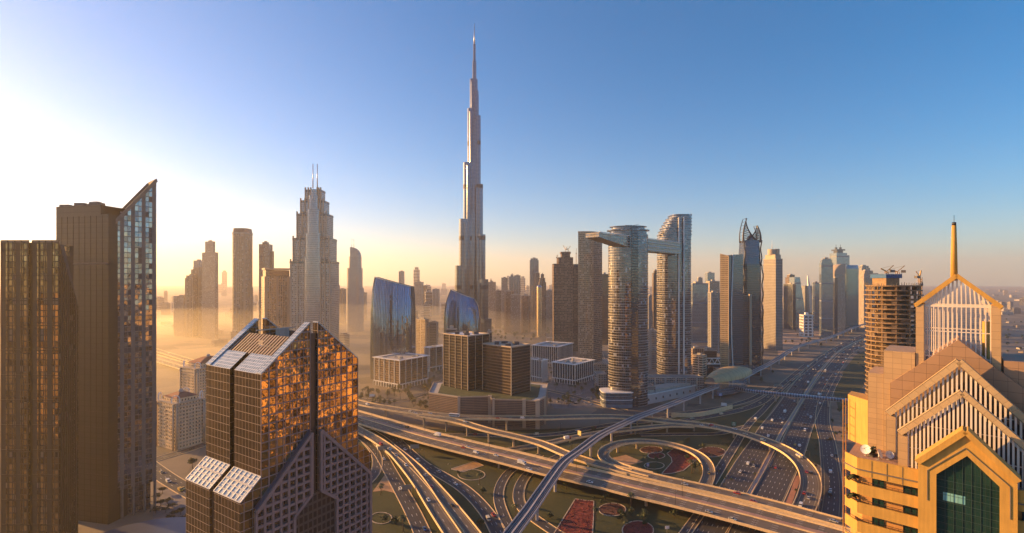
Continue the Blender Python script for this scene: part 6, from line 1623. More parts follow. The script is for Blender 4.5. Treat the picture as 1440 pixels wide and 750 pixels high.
bed(ell(916, 633, 16, 5), dusk, 'brown oval bed at the far edge inside the loop')
bed(ell(1000, 636, 20, 7), dusk, 'reddish oval bed between the loop and the highway')
bed([(809, 702), (822, 704), (835, 705), (834.5, 730), (832, 765), (770, 765), (790, 733)], red, 'red square bed striped by rows just below the wide flyover')
bed(ell(861, 717, 19, 9), dusk, 'dark round bed under the edge of the wide flyover')
bed(ell(897, 746, 22, 13), red, 'red round bed nearest the viewer below the wide flyover')
bed(ell(663, 668, 19, 7.5), lawn, 'round grass bed ringed by a pale kerb beside the curving ground road')
bed(ell(536, 729, 15, 8), lawn, 'oval grass bed at the foot of the gabled hotel')
bed([(546, 661), (557, 694), (540, 690), (524, 692)], sandy, 'sandy triangular bed where the hotel roads split', False)
bed([(668, 649), (680, 655), (652, 664), (634, 660)], sandy, 'sand-floored pit edged in concrete below the wide flyover')
bed(ell(920, 655, 14, 5), lawn, 'plain grass circle near the blue sign inside the loop')
bed([(858, 645), (880, 640), (905, 650), (880, 655)], sandy, 'bare sandy patch at the near end of the loop', False)
bed([(1128, 668), (1120, 690), (1113, 710), (1103, 712), (1112, 690), (1118, 670)], plain('bed_pink', (0.36, 0.17, 0.11), .9, var=.2), 'bare pinkish strip beside the big curved ramp', False)
# ================================================================ METRO
def metro():
    near = [(680, 812, 15), (700, 780, 15), (720, 750, 15), (743, 720, 15), (763, 691, 15), (792, 651, 15), (816, 633, 15), (837, 617, 15), (850, 609, 15), (875, 597, 15), (899, 586, 15), (923, 577, 15), (950, 566.5, 15), (989, 551, 15), (1006, 544.5, 15)]
    far_ = [(1042, 533, 14.5), (1062, 522, 14), (1080, 513, 13.5), (1095, 504, 13), (1110, 494, 13), (1125, 486.5, 13), (1140, 482, 13), (1155, 478, 13), (1170, 473.5, 13), (1185, 467.5, 13), (1200, 461, 13), (1219, 455, 13), (1250, 446, 13), (1300, 436, 13)]
    pale = plain('viaduct_concrete', (0.44, 0.42, 0.43), .7, var=.12); trk = plain('track_bed', (0.10, 0.095, 0.10), .9, var=.3)
    for pts_, lab, n, key in ((near, 'curving elevated metro viaduct passing over the interchange', 13, 'T'), (far_, 'far metro viaduct snaking beside the highway beyond the golden station', 34, 'T2')):
        pts = smooth(wpath(pts_)); N = norms(pts); PATHS[key] = pts; c = pts[len(pts) // 2]; t = thing('metro_viaduct', lab, 'viaduct', (c.x, c.y, 0)); h = 4.7
        m = MB(); closed_section(m, pts, N, [(-h, -.1), (-h, -.6), (-2.2, -2.0), (2.2, -2.0), (h, -.6), (h, -.1)]); m.build('girder', pale, t)
        m = MB(); strip(m, pts, N, h - .2, 0, -h + .2, 0); m.build('track_bed', trk, t)
        for s in (-1, 1):
            m = MB(); closed_section(m, pts, N, [(s * h - .18, -.6), (s * h + .18, -.6), (s * h + .18, 1.1), (s * h - .18, 1.1)]); m.build('parapet', pale, t)
        for o in (-2.9, -1.5, 1.5, 2.9):
            m = MB(); closed_section(m, pts, N, [(o - .09, .01), (o + .09, .01), (o + .09, .22), (o - .09, .22)]); m.build('rail', M['steel'], t)
        m = MB(); closed_section(m, pts, N, [(-.5, .01), (.5, .01), (.5, .55), (-.5, .55)]); m.build('walkway', pale, t)
        for f in lin(n, .02, .985):
            p = pts[int(f * (len(pts) - 1))]; m = MB(); m.lathe((p.x, p.y, 0), [(1.15, 0), (1.1, p.z - 4.2), (2.2, p.z - 1.95)], 12); m.build('pillar', pale, t)
    # station shell
    A = GP(1002, 546, 15); B = GP(1049, 531.5, 15); d = (B - A); d.z = 0; L = d.length; d.normalize(); n = V(-d.y, d.x, 0); c = (A + B) / 2
    t = thing('metro_station', 'golden shell-roofed metro station straddling the elevated track', 'station', (c.x, c.y, 0))
    gold = plain('shell_gold', (0.46, 0.33, 0.16), .5, .1, var=.15)
    m = MB(); NU, NV = 24, 12; grid = []
    for i in range(NU + 1):
        f = i / NU; w = 19 * math.sin(math.pi * (.06 + .88 * f)) ** .6; hh = 15.5 * (math.sin(math.pi * (.10 + .8 * f)) ** .7) * (1 - .15 * f); row = []
        for k in range(NV + 1):
            a = math.pi * k / NV; row.append(c + d * ((f - .5) * (L + 14)) + n * (-math.cos(a) * w) + V(0, 0, 9.5 + hh * math.sin(a) ** .8))
        grid.append(row)
    for i in range(NU):
        for k in range(NV): m.face([grid[i][k], grid[i + 1][k], grid[i + 1][k + 1], grid[i][k + 1]], None, 0, True); 
    m.build('shell_roof', gold, t)
    m = MB()
    for i in range(0, NU, 2):
        for k in range(NV): m.bar(grid[i][k] + V(0, 0, .12), grid[i][k + 1] + V(0, 0, .12), .3, .25)
    m.build('shell_seams', plain('shell_seam', (0.30, 0.22, 0.12), .5), t)
    m = MB(); pl = []
    for s in (-1, 1):
        row = [c + d * ((f / 10 - .5) * L * .92) + n * s * 15 * math.sin(math.pi * (.1 + .08 * f)) for f in range(11)]; pl += [(p.x, p.y) for p in (row if s > 0 else row[::-1])]
    m.prism(pl, 4, 13, True, True); m.build('concourse', M['fac_glassblue'], t)
    m = MB(); m.prism(scaled(pl, .5), 0, 4); m.build('ground_entrance', M['fac_dark'], t)
    # footbridge
    P0 = GP(1034, 547, 9); P1 = GP(1062, 552.5, 9); P2_ = GP(1190, 565.5, 9); P3 = GP(1262, 573, 9); pts = smooth([P0, P1, P2_, P3], 8); N = norms(pts)
    b_ = thing('footbridge', 'long enclosed grey footbridge spanning the highway from the golden station', 'footbridge', (P1.x, P1.y, 0)); gl = facade('footbridge_glass', (0.30, 0.34, 0.40), frame=(0.30, 0.31, 0.34), floor=3.2, bay=3, mull=.12, slab=.25, metal=.7, rough=.15)
    m = MB(); closed_section(m, pts, N, [(-2.4, 0), (2.4, 0), (2.7, 2.6), (1.8, 4.2), (-1.8, 4.2), (-2.7, 2.6)]); m.build('enclosed_walkway', gl, b_)
    m = MB(); closed_section(m, pts, N, [(-2.8, -.5), (2.8, -.5), (2.8, 0.1), (-2.8, 0.1)]); m.build('deck', M['steel'], b_)
    for px in (1086, 1124, 1160):
        i = min(range(len(pts)), key=lambda q: abs(pts[q].x / pts[q].y * F + 720 - px)); p = pts[i]; m = MB(); m.box((p.x, p.y, 0), (1.4, 2.4, 8.5)); m.build('pillar', M['concrete'], b_)
metro()

# ================================================================ low buildings by the metro
def low_things():
    Y = GY(574); t = thing('glass_pavilion', 'low dark glass pavilion with a rounded white roof below the twin towers', 'pavilion', (PX(870, Y), Y, 0))
    pl = squircle(face_plan(848, 892, Y, 30), .28, 5); zt = PZ(553.5, Y)
    m = MB(); m.prism(pl, 0, zt); m.build('wall', M['fac_glassblue'], t); m = MB(); m.prism(scaled(pl, 1.05), zt, zt + 1.2, True, True); m.build('roof', M['white'], t)
    m = MB(); m.prism(scaled(pl, 1.02), zt * .5, zt * .5 + .8, True, True); m.build('canopy', M['white'], t)
    A = GP(893, 573, 0); B = GP(985, 553, 0); e = (B - A).normalized(); n = V(-e.y, e.x, 0)
    t = thing('mall_wing', 'long pale wall of a low mall wing pierced by small square openings along the metro', 'mall', (A.x, A.y, 0))
    m = MB(); m.prism([tuple(A)[:2], tuple(B)[:2], tuple(B + n * 26)[:2], tuple(A + n * 26)[:2]], 0, 13, True, False, 0, 1); m.build('wall', [plain('mall_wall', (0.50, 0.44, 0.42), .8, var=.1), M['roof_pale']], t)
    L = (B - A).length
    for k in range(9):
        p = A + e * (L * (.08 + .105 * k)); q = MB(); q.bar(p - n * .05 + V(0, 0, 5), p - n * .05 + V(0, 0, 8), 3.4, .3, (e.x, e.y, 0)); q.build('opening', M['roof_dark'], t)
    q = MB(); q.prism([tuple(A + n * 6)[:2], tuple(B + n * 4)[:2], tuple(B + n * 24)[:2], tuple(A + n * 24)[:2]], 13, 17); q.build('upper_deck', M['concrete'], t)
    q = MB(); q.bar(A - n * .3 + V(0, 0, 13.3), B - n * .3 + V(0, 0, 13.3), 1.0, 1.2); q.build('parapet', M['white'], t)
    Y = GY(530); pl = corner_plan(974, 988, 994, Y, 14); t = thing('stepped_block', 'sandy balcony-striped block between the taller twin tower and the folded gold tower', 'apartment block', (pl[0][0], pl[0][1], 0))
    m = MB(); m.prism(pl, 0, PZ(501, Y), True, False, 0, 1); m.build('wall', [facade('striped_block', (0.08, 0.07, 0.06), frame=(0.56, 0.42, 0.30), floor=4.2, bay=12, mull=.2, slab=.5), M['roof_pale']], t)
    roofed(t, pl, PZ(501, Y), M['roof_pale'], seed=4)
    Y = GY(528); t = thing('truss_bridge', 'white truss link between the sandy striped block and the folded gold tower', 'bridge', (PX(1003, Y), Y, 0)); m = MB(); z0, z1 = PZ(512, Y), PZ(504, Y); x0, x1 = PX(993, Y), PX(1013, Y)
    for z in (z0, z1): m.bar((x0, Y, z), (x1, Y, z), 1.2, 1.2)
    for k in range(5): xa = x0 + (x1 - x0) * k / 5; xb = x0 + (x1 - x0) * (k + 1) / 5; m.bar((xa, Y, z0 if k % 2 else z1), (xb, Y, z1 if k % 2 else z0), .7, .7)
    m.build('truss', M['white'], t); m = MB(); m.prism([(x0, Y + .8), (x1, Y + .8), (x1, Y + 20), (x0, Y + 20)], 0, z0 - 1); m.build('wall', M['fac_dark'], t)
    far(974, 990, 491, 1000, 'fac_tan', 'low tan rooftop block behind the sandy striped block', name='low_block', cat='block', depth=30)
    far(991, 1008, 494, 1020, 'fac_brown', 'low brown block with cluttered roof behind the white truss link', name='low_block', cat='block', depth=30)
    far(914, 926, 466, 940, 'fac_grey', 'low grey block low in the gap between the twin towers', name='low_block', cat='block', depth=26)
    for k, (a, b_, c, Y, lab) in enumerate([(839, 853, 527, 760, 'low pale annexe at the foot of the slim tan tower'), (893, 922, 545, 690, 'flat pale podium roof between the twin towers'), (905, 990, 532, 735, 'broad low podium behind the taller twin tower'), (740, 770, 545, 720, 'small flat kiosk building by the car park'), (1010, 1045, 520, 860, 'dark low podium roof under the folded gold tower')]):
        far(a, b_, c, Y, 'fac_grey' if k != 3 else 'fac_beige', lab, name='low_block', cat='block', depth=24, plant=False)
    A = GP(944, 587, 0); Bq = GP(985, 586, 0); Cq = GP(1030, 575, 0); p = smooth([A, Bq, Cq]); N = norms(p); t = thing('retaining_wall', 'long tan retaining wall curving along the slip road by the station', 'wall', tuple(Bq)); m = MB(); closed_section(m, p, N, [(-.4, 0), (.4, 0), (.4, 5.5), (-.4, 5.5)]); m.build('wall_face', M['parapet'], t)
low_things()
# ================================================================ SMALL THINGS
bpy.context.view_layer.update()
def footprint():
    out = []
    for o in bpy.data.objects:
        if o.type != 'MESH' or o.get('kind') in ('structure', 'stuff'): continue
        zs = [v[2] for v in o.bound_box]
        r = o
        while r.parent: r = r.parent
        if r.get('category') in ('flyover', 'viaduct', 'footbridge', 'flower bed', 'bridge', 'station'): continue
        off = rootloc(o)
        xs = [v[0] + off.x for v in o.bound_box]; ys = [v[1] + off.y for v in o.bound_box]
        out.append((min(xs), max(xs), min(ys), max(ys)))
    return out
FP = footprint()
RP = [(p.x, p.y) for k, pts in PATHS.items() for p in pts[::2]]
def clear(x, y, m, road=9.0):
    for a, b_, c, d in FP:
        if a - m < x < b_ + m and c - m < y < d + m: return False
    if road > 0:
        for px, py in RP:
            if (px - x) ** 2 + (py - y) ** 2 < road * road: return False
    return True
def dup(root, loc, rz=0.0, sc=1.0, label=None, group=None):
    r = root.copy(); COL.objects.link(r); r.location = loc; r.rotation_euler = (0, 0, rz); r.scale = (sc, sc, sc) if not isinstance(sc, tuple) else sc
    if label: r['label'] = label
    if group: r['group'] = group
    for ch in list(root.children):
        c = ch.copy(); COL.objects.link(c); c.parent = r
        for g_ in list(ch.children):
            d = g_.copy(); COL.objects.link(d); d.parent = c
    return r
# ---------------------------------------------------------------- low blocks of the districts
def low_protos():
    mats = [facade('low_a', (0.10, 0.09, 0.08), frame=(0.42, 0.32, 0.23), floor=3.6, bay=3.6, mull=.6, slab=.5), facade('low_b', (0.12, 0.12, 0.13), frame=(0.34, 0.29, 0.25), floor=3.8, bay=2.4, mull=.35, slab=.45), facade('low_c', (0.10, 0.09, 0.08), frame=(0.52, 0.44, 0.36), floor=3.4, bay=4.2, mull=.55, slab=.5), facade('low_d', (0.14, 0.15, 0.17), frame=(0.24, 0.22, 0.21), floor=3.9, bay=1.8, mull=.2, slab=.25)]
    out = []
    shapes = [([(-12, -8), (12, -8), (12, 8), (-12, 8)], 14), ([(-9, -9), (9, -9), (9, 9), (-9, 9)], 26), ([(-16, -10), (16, -10), (16, 0), (4, 0), (4, 12), (-16, 12)], 12), ([(-8, -7), (8, -7), (8, 7), (-8, 7)], 38), ([(-20, -7), (20, -7), (20, 7), (-20, 7)], 18)]
    rng = random.Random(5)
    for k, (pl, h) in enumerate(shapes):
        m = MB(); m.prism(pl, 0, h, True, False, 0, 1); q = ccw(pl)
        for i in range(len(q)): m.bar((q[i][0], q[i][1], h + .4), (q[(i + 1) % len(q)][0], q[(i + 1) % len(q)][1], h + .4), .5, 1.0, m=0)
        for j in range(4): m.box((rng.uniform(-6, 6), rng.uniform(-5, -1), h), (rng.uniform(1.5, 5), rng.uniform(1.5, 4), rng.uniform(1.2, 3.2)), m=1)
        if k in (1, 3): m.prism(scaled(pl, .6), h, h + 4, True, False, 0, 1)
        for v in range(2):
            o = m.build('low_building', [mats[(k + v * 2) % 4], M['roof_pale'] if v else M['roof']]); out.append(o)
    return out
LOWP = low_protos(); _lp = [0]
def low_zone(n, px0, px1, y0, y1, hs, label, group, seed, big=1.0, name='low_building'):
    rng = random.Random(seed); k = 0; tries = 0
    while k < n and tries < n * 30:
        tries += 1; px = rng.uniform(px0, px1); py = y0 + (y1 - y0) * rng.random() ** 1.0; p = GP(px, py)
        if not clear(p.x, p.y, 16 * big, 22 * big): continue
        s = rng.uniform(.7, 1.35) * big; src = rng.choice(LOWP); o = src.copy(); COL.objects.link(o); o.location = (p.x, p.y, 0); o.rotation_euler = (0, 0, rng.choice((0, .5, -.4, .25, 1.1)) + rng.uniform(-.1, .1)); o.scale = (s, s, s * rng.uniform(*hs))
        tag(o, label, 'building', group); FP.append((p.x - 12 * s, p.x + 12 * s, p.y - 9 * s, p.y + 9 * s)); k += 1
low_zone(34, 224, 520, 424, 452, (.7, 1.6), 'low flat-roofed block far off in the golden haze behind the gabled hotel', 'far blocks in the golden haze', 1, 1.5)
low_zone(16, 224, 520, 455, 520, (.5, 1.0), 'low flat-roofed block on the hazy ground beyond the domed apartment blocks', 'blocks on the hazy ground', 2)
low_zone(40, 580, 812, 420, 462, (.9, 2.6), 'low or mid-rise block in the hazy cluster beyond the office pair', 'blocks of the central hazy district', 3, 1.3)
low_zone(12, 585, 800, 462, 480, (.4, .9), 'small low block around the wood behind the office pair', 'low blocks by the wood', 4)
low_zone(26, 975, 1120, 425, 470, (.6, 2.2), 'low block in the shaded district behind the folded gold tower', 'blocks of the shaded district', 5, 1.3)
low_zone(18, 1095, 1215, 424, 450, (.7, 2.0), 'low bluish block at the foot of the far highway towers', 'blocks by the far highway towers', 6, 1.3)
low_zone(30, 1385, 1470, 405, 445, (.4, 1.2), 'far low block on the hazy plain past the yellow tower', 'blocks on the far plain', 7, 1.5)
low_zone(14, 1412, 1470, 450, 520, (.35, .6), 'small villa among trees glimpsed past the yellow tower', 'villas past the yellow tower', 8, .7)
low_zone(34, 560, 830, 408, 424, (1.6, 4.2), 'faint hazy tower in the dense far cluster about the supertall', 'faint towers about the supertall', 10, 1.9, 'tower')
low_zone(36, 230, 1240, 404, 420, (1.0, 3.2), 'faint block on the hazy skyline along the horizon', 'faint blocks on the horizon', 9, 2.4)
for o in LOWP: bpy.data.objects.remove(o)

# ---------------------------------------------------------------- towers of the near row that are seen in mirror glass only
def mirror_row():
    m1 = facade('row_gold', (0.30, 0.24, 0.17), frame=(0.66, 0.47, 0.26), floor=3.6, bay=3.0, mull=.5, slab=.4, metal=.5); m2 = facade('row_sand', (0.2, 0.16, 0.12), frame=(0.70, 0.52, 0.32), floor=3.6, bay=2.2, mull=.4, slab=.45, metal=.5)
    for k, (x, y, w_, d, h) in enumerate([(330, 172, 26, 30, 84), (345, 222, 30, 26, 58), (352, 262, 22, 24, 96), (400, 300, 40, 40, 120), (310, 120, 26, 26, 64), (250, 98, 34, 44, 138), (240, 10, 40, 44, 158), (300, -30, 40, 30, 110), (210, -20, 30, 26, 88), (380, -90, 40, 40, 170), (-420, -60, 44, 40, 120), (-330, -120, 40, 34, 90), (-520, 20, 40, 40, 150), (420, 190, 44, 60, 44), (-260, -200, 60, 40, 130)]):
        simple_tower('tower', ('sandstone', 'gold rendered')[k % 2] + ' tower of the near row, seen only as a gold reflection in mirror glass', 'tower', [(x - w_ / 2, y - d / 2), (x + w_ / 2, y - d / 2), (x + w_ / 2, y + d / 2), (x - w_ / 2, y + d / 2)], h, (m1, m2)[k % 2], seed=k, group='near row beyond the edges of the view')
mirror_row()

# ---------------------------------------------------------------- trees
def tree_proto(kind, seed):
    rng = random.Random(seed); t = thing('tree', 'tree', 'tree')
    tr = MB(); bark = plain('bark', (0.09, 0.06, 0.04), .9)
    if kind == 'palm':
        t.name = 'palm_tree'; h = 7.5; tr.tube([(0, 0, 0), (.15, .1, h * .5), (.25, .05, h)], .24, 6, r1=.16); tr.build('trunk', bark, t); c = MB()
        for k in range(16):
            a = 2 * math.pi * k / 16 + rng.uniform(-.2, .2); L = rng.uniform(2.2, 3.2); up = rng.uniform(.1, 1.1); pr = None
            for j in range(6):
                f = j / 5; r = L * f; z = h + up * math.sin(f * 2.2) * 1.3 - 1.6 * f * f; p = V(.25 + math.cos(a) * r, math.sin(a) * r, z); sd = V(-math.sin(a), math.cos(a), 0) * .45 * (1 - abs(f - .4))
                if pr: c.face([pr[0] - pr[1], pr[0] + pr[1], p + sd, p - sd])
                pr = (p, sd)
        c.build('crown', leaf_mat('palm_leaf', (0.03, 0.045, 0.018), (0.08, 0.09, 0.03)), t); return t
    h = {'round': 6.5, 'low': 3.2, 'tall': 8.5, 'umbrella': 5.0}[kind]
    tr.tube([(0, 0, 0), (.1, 0, h * .3), (.05, .1, h * .55)], .22, 6, r1=.12)
    for k in range(4):
        a = 1.6 * k + rng.uniform(-.3, .3); tr.tube([(.08, .05, h * .4), (math.cos(a) * h * .16, math.sin(a) * h * .16, h * .6), (math.cos(a) * h * .25, math.sin(a) * h * .25, h * .75)], .1, 5, r1=.04)
    tr.build('trunk', bark, t); c = MB(); R = {'round': (2.6, 2.5, 2.1), 'low': (1.8, 1.6, 1.2), 'tall': (2.4, 2.4, 3.2), 'umbrella': (3.0, 3.0, 1.0)}[kind]
    bush(None, (0, 0, h * .66), R, 230, .5, m=c, seed=seed, clumps=9); c.build('crown', leaf_mat('leaf_green', (0.025, 0.04, 0.015), (0.08, 0.10, 0.03)) if kind != 'umbrella' else leaf_mat('leaf_dark', (0.018, 0.026, 0.014), (0.05, 0.06, 0.025)), t)
    return t
TP = {k: [tree_proto(k, 10 + i) for i in range(2)] for k in ('round', 'low', 'tall', 'umbrella', 'palm')}
def tree_zone(n, kinds, box, label, group, seed, road=4.5, m=1.5, sc=(.8, 1.25), pts=None):
    rng = random.Random(seed); k = tries = 0
    while k < n and tries < n * 40:
        tries += 1
        if pts: p = GP(*pts[k]); tries = 0
        else:
            p = GP(rng.uniform(box[0], box[1]), rng.uniform(box[2], box[3]))
            if not clear(p.x, p.y, m, road): continue
        kd = rng.choice(kinds); o = dup(rng.choice(TP[kd]), (p.x, p.y, 0), rng.uniform(0, 6.28), rng.uniform(*sc), label, group); k += 1
        o['category'] = 'palm' if kd == 'palm' else 'tree'
tree_zone(13, ('umbrella',), None, 'dark spreading tree on the paved plaza beside the wedge tower', 'plaza trees', 1, sc=(.9, 1.2), pts=[(222, 702), (229, 694), (226, 712), (236, 709), (233, 721), (243, 716), (246, 727), (239, 733), (254, 724), (252, 738), (262, 735), (219, 722), (258, 743)])
tree_zone(46, ('round', 'tall', 'palm'), (505, 602, 547, 574), 'tree in front of the white-framed brown block in golden haze', 'trees before the framed block', 2, sc=(1.0, 1.7))
tree_zone(10, ('low', 'round'), (590, 645, 545, 580), 'tree beside the wall of the stone podium', 'trees by the podium', 3, sc=(1.0, 1.6))
tree_zone(60, ('round', 'palm', 'tall'), (768, 850, 512, 574), 'tree in the car park area beside the white-pillared blocks', 'car park trees', 4, sc=(.8, 1.4))
tree_zone(44, ('round', 'tall'), (676, 775, 462, 480), 'dark tree of the wood behind the office pair', 'trees of the wood', 5, sc=(1.2, 2.0))
tree_zone(12, ('low', 'round'), (1163, 1200, 555, 620), 'bush-like tree on the dirt strip by the frontage road', 'trees on the dirt strip', 6, sc=(.6, 1.1))
tree_zone(16, ('low',), (1205, 1235, 470, 530), 'low tree on the verge along the far side of the highway', 'verge trees', 7)
tree_zone(26, ('low',), (1008, 1062, 600, 690), 'low shrub of the hedge between loop and highway', 'hedge shrubs by the highway', 8, road=3.5, sc=(.4, .75))
tree_zone(12, ('low',), (1118, 1150, 628, 700), 'low shrub on the strip between the highway and the curved ramp', 'shrubs by the curved ramp', 9, road=3.0, sc=(.4, .7))
tree_zone(60, ('low', 'palm', 'round'), (520, 1010, 600, 748), 'small tree on the interchange lawns', 'trees on the interchange lawns', 10, road=7.5, sc=(.8, 1.5))
tree_zone(22, ('round', 'palm', 'low'), (222, 345, 560, 660), 'tree along the street of the domed apartment blocks', 'street trees by the domed blocks', 11, road=7, sc=(1.1, 1.7))
tree_zone(24, ('low', 'round'), (895, 1000, 535, 560), 'tree around the low mall buildings by the metro', 'trees by the mall', 12, sc=(.6, 1.0))
tree_zone(26, ('round', 'tall'), (1095, 1170, 462, 492), 'dark tree on the sandy lot by the far metro viaduct', 'trees by the far viaduct', 13, sc=(.9, 1.5))
tree_zone(22, ('round', 'tall'), (1412, 1460, 440, 520), 'tree among the villas past the yellow tower', 'trees among villas', 14, sc=(1, 1.6))
tree_zone(10, ('low',), (262, 300, 730, 748), 'low shrub in the planted island by the plaza', 'plaza island shrubs', 15, sc=(.8, 1.2), road=1)
tree_zone(36, ('round', 'tall', 'palm'), (590, 760, 486, 545), 'tree between the office blocks behind the stone podium', 'trees between the office blocks', 16, sc=(1.0, 1.7))
tree_zone(26, ('round', 'tall'), (990, 1090, 470, 545), 'tree near the folded gold tower and the far viaduct', 'trees near the folded tower', 17, sc=(1.0, 1.6))
for l in TP.values():
    for o in l:
        for c in list(o.children): bpy.data.objects.remove(c)
        bpy.data.objects.remove(o)

# ---------------------------------------------------------------- vehicles
def paint(n, c): 
    key = ('paint', n)
    if key in _mc: return _mc[key]
    b = NB('paint_' + n); b.p.inputs['Coat Weight'].default_value = .4; _mc[key] = b.out(c, .35, 0.0); return _mc[key]
PC = {'white': (0.75, 0.75, 0.73), 'silver': (0.42, 0.42, 0.43), 'dark': (0.03, 0.03, 0.035), 'red': (0.38, 0.03, 0.02), 'yellow': (0.62, 0.40, 0.05), 'blue': (0.03, 0.10, 0.30), 'cream': (0.66, 0.58, 0.40)}
glassm = plain('car_glass', (0.02, 0.022, 0.025), .08, 0, var=.1); tyre = plain('tyre', (0.02, 0.02, 0.02), .9)
_vc = {}; VEH = {}
ORD = 'first second third fourth fifth sixth seventh eighth ninth tenth eleventh twelfth thirteenth fourteenth fifteenth sixteenth seventeenth eighteenth nineteenth twentieth'.split()
def ordw(k): return ORD[k] if k < 20 else 'twenty-' + ORD[k - 20] if k < 29 else str(k + 1) + 'th'
ROADS = {'M': 'hotel end of the wide flyover', 'R': 'metro end of the lanes beyond the wide flyover', 'U': 'hotel end of the upper flyover', 'V': 'upper end of the branch ramp', 'W': 'metro end of the big curved ramp', 'W2': 'low end of the rising ramp', 'L': 'highway end of the oval loop', 'SL': 'wide flyover on the inner highway lanes', 'SR': 'wide flyover on the outer highway lanes', 'F': 'yellow tower end of the frontage road', 'S2': 'loop end of the narrow service road', 'N1': 'loop end of the slip road below the station', 'Q1': 'gantry end of the hotel road', 'Q2': 'hazy end of the double-edged hotel ramp', 'Q3': 'hazy end of the second hotel ramp', 'Q4': 'far end of the ground road under the wide flyover', 'G1': 'hotel end of the road beneath the upper flyover', 'A1': 'domed block end of the street by the wedge tower', 'A2': 'plaza end of the domed block street', 'B2': 'plaza end of the hazy road'}
def note(o, key, kind, col, i, keep): VEH.setdefault((key, kind, col), []).append((i, o, keep))
def vehicle_proto(kind, col):
    if (kind, col) in _vc: return _vc[(kind, col)]
    t = thing(kind, kind, kind)
    prof, cab, W = {'car': ([(-2.25, .3), (2.2, .3), (2.25, .75), (1.1, .95), (-2.2, .98)], [(-1.75, .96), (1.0, .95), (.35, 1.42), (-1.3, 1.44)], 1.8),
                    'van': ([(-2.4, .35), (2.4, .35), (2.45, 1.0), (1.7, 1.15), (1.2, 2.0), (-2.4, 2.05)], [(1.25, 1.2), (1.74, 1.2), (1.3, 1.9), (1.0, 1.9)], 1.95),
                    'bus': ([(-5.5, .4), (5.5, .4), (5.5, 2.0), (5.3, 3.1), (-5.5, 3.1)], [(-5.2, 1.6), (5.52, 1.6), (5.4, 2.6), (-5.2, 2.6)], 2.5),
                    'truck': ([(1.6, .5), (3.6, .5), (3.65, 1.5), (3.2, 2.5), (1.6, 2.5)], [(2.6, 1.6), (3.67, 1.6), (3.3, 2.35), (2.6, 2.35)], 2.3)}[kind]
    def ext(m, pr, w, taper=1.0):
        n = len(pr)
        for i in range(n):
            (x0, z0), (x1, z1) = pr[i], pr[(i + 1) % n]; k0 = w / 2 * (taper if z0 > 1.3 and kind == 'car' else 1); k1 = w / 2 * (taper if z1 > 1.3 and kind == 'car' else 1)
            m.face([(x0, -k0, z0), (x0, k0, z0), (x1, k1, z1), (x1, -k1, z1)])
        for s in (-1, 1):
            f = [(x, s * w / 2 * (taper if z > 1.3 and kind == 'car' else 1), z) for x, z in pr]; m.face(f if s < 0 else f[::-1])
    pm = paint(col, PC[col]); m = MB(); ext(m, prof, W); m.build('body', pm, t)
    m = MB(); ext(m, cab, W * (.92 if kind == 'car' else 1.01), .82); m.build('windows', glassm, t)
    if kind == 'car': m = MB(); m.prism([(-1.2, -.64), (.3, -.64), (.3, .64), (-1.2, .64)], 1.435, 1.47); m.build('roof', pm, t)
    if kind == 'truck': m = MB(); m.prism([(-3.6, -1.2), (1.4, -1.2), (1.4, 1.2), (-3.6, 1.2)], .9, 3.3, True, True); m.build('cargo_box', paint('white', PC['white']), t)
    ax = {'car': (-1.4, 1.4), 'van': (-1.5, 1.55), 'bus': (-3.4, 3.6), 'truck': (-2.3, 2.6)}[kind]
    for x in ax:
        for s in (-1, 1): q = MB(); q.tube([(x, s * (W / 2 - .25), .33), (x, s * (W / 2 + .02), .33)], .33 if kind == 'car' else .45, 10); q.build('wheel', tyre, t)
    _vc[(kind, col)] = t; return t
def place_car(px, py, kind, col, key, label, group='vehicles on the interchange', flip=False):
    pts = PATHS[key]; best = None
    for i in range(len(pts) - 1):
        p = pts[i]; x = p.x / p.y * F + 720; y = YH + (HC - p.z) * F / p.y; d = (x - px) ** 2 + ((y - py) * 1.6) ** 2
        if best is None or d < best[0]: best = (d, i)
    i = best[1]; p = pts[i]; q = GP(px, py, p.z + .02); d = pts[min(i + 1, len(pts) - 1)] - pts[max(i - 1, 0)]
    half = {'SL': 9.6, 'SR': 10, 'M': 14, 'U': 6, 'W': 5.6, 'Q1': 4.4, 'F': 5.8}.get(key, 3.6); n = norms(pts)[i]; off = max(-half, min(half, (q - p).dot(n))); dd = V(d.x, d.y, 0).normalized(); al = max(-6, min(6, (q - p).dot(dd))); q = p + n * off + dd * al
    zr = p.z + .02 + (d.z / max(.1, V(d.x, d.y).length)) * al
    o = dup(vehicle_proto(kind, col), (q.x, q.y, zr), math.atan2(d.y, d.x) + (math.pi if flip else 0), 1.12, label, group); o['category'] = kind if kind != 'car' else 'car'; o.name = kind; note(o, key, kind, col, i, True)
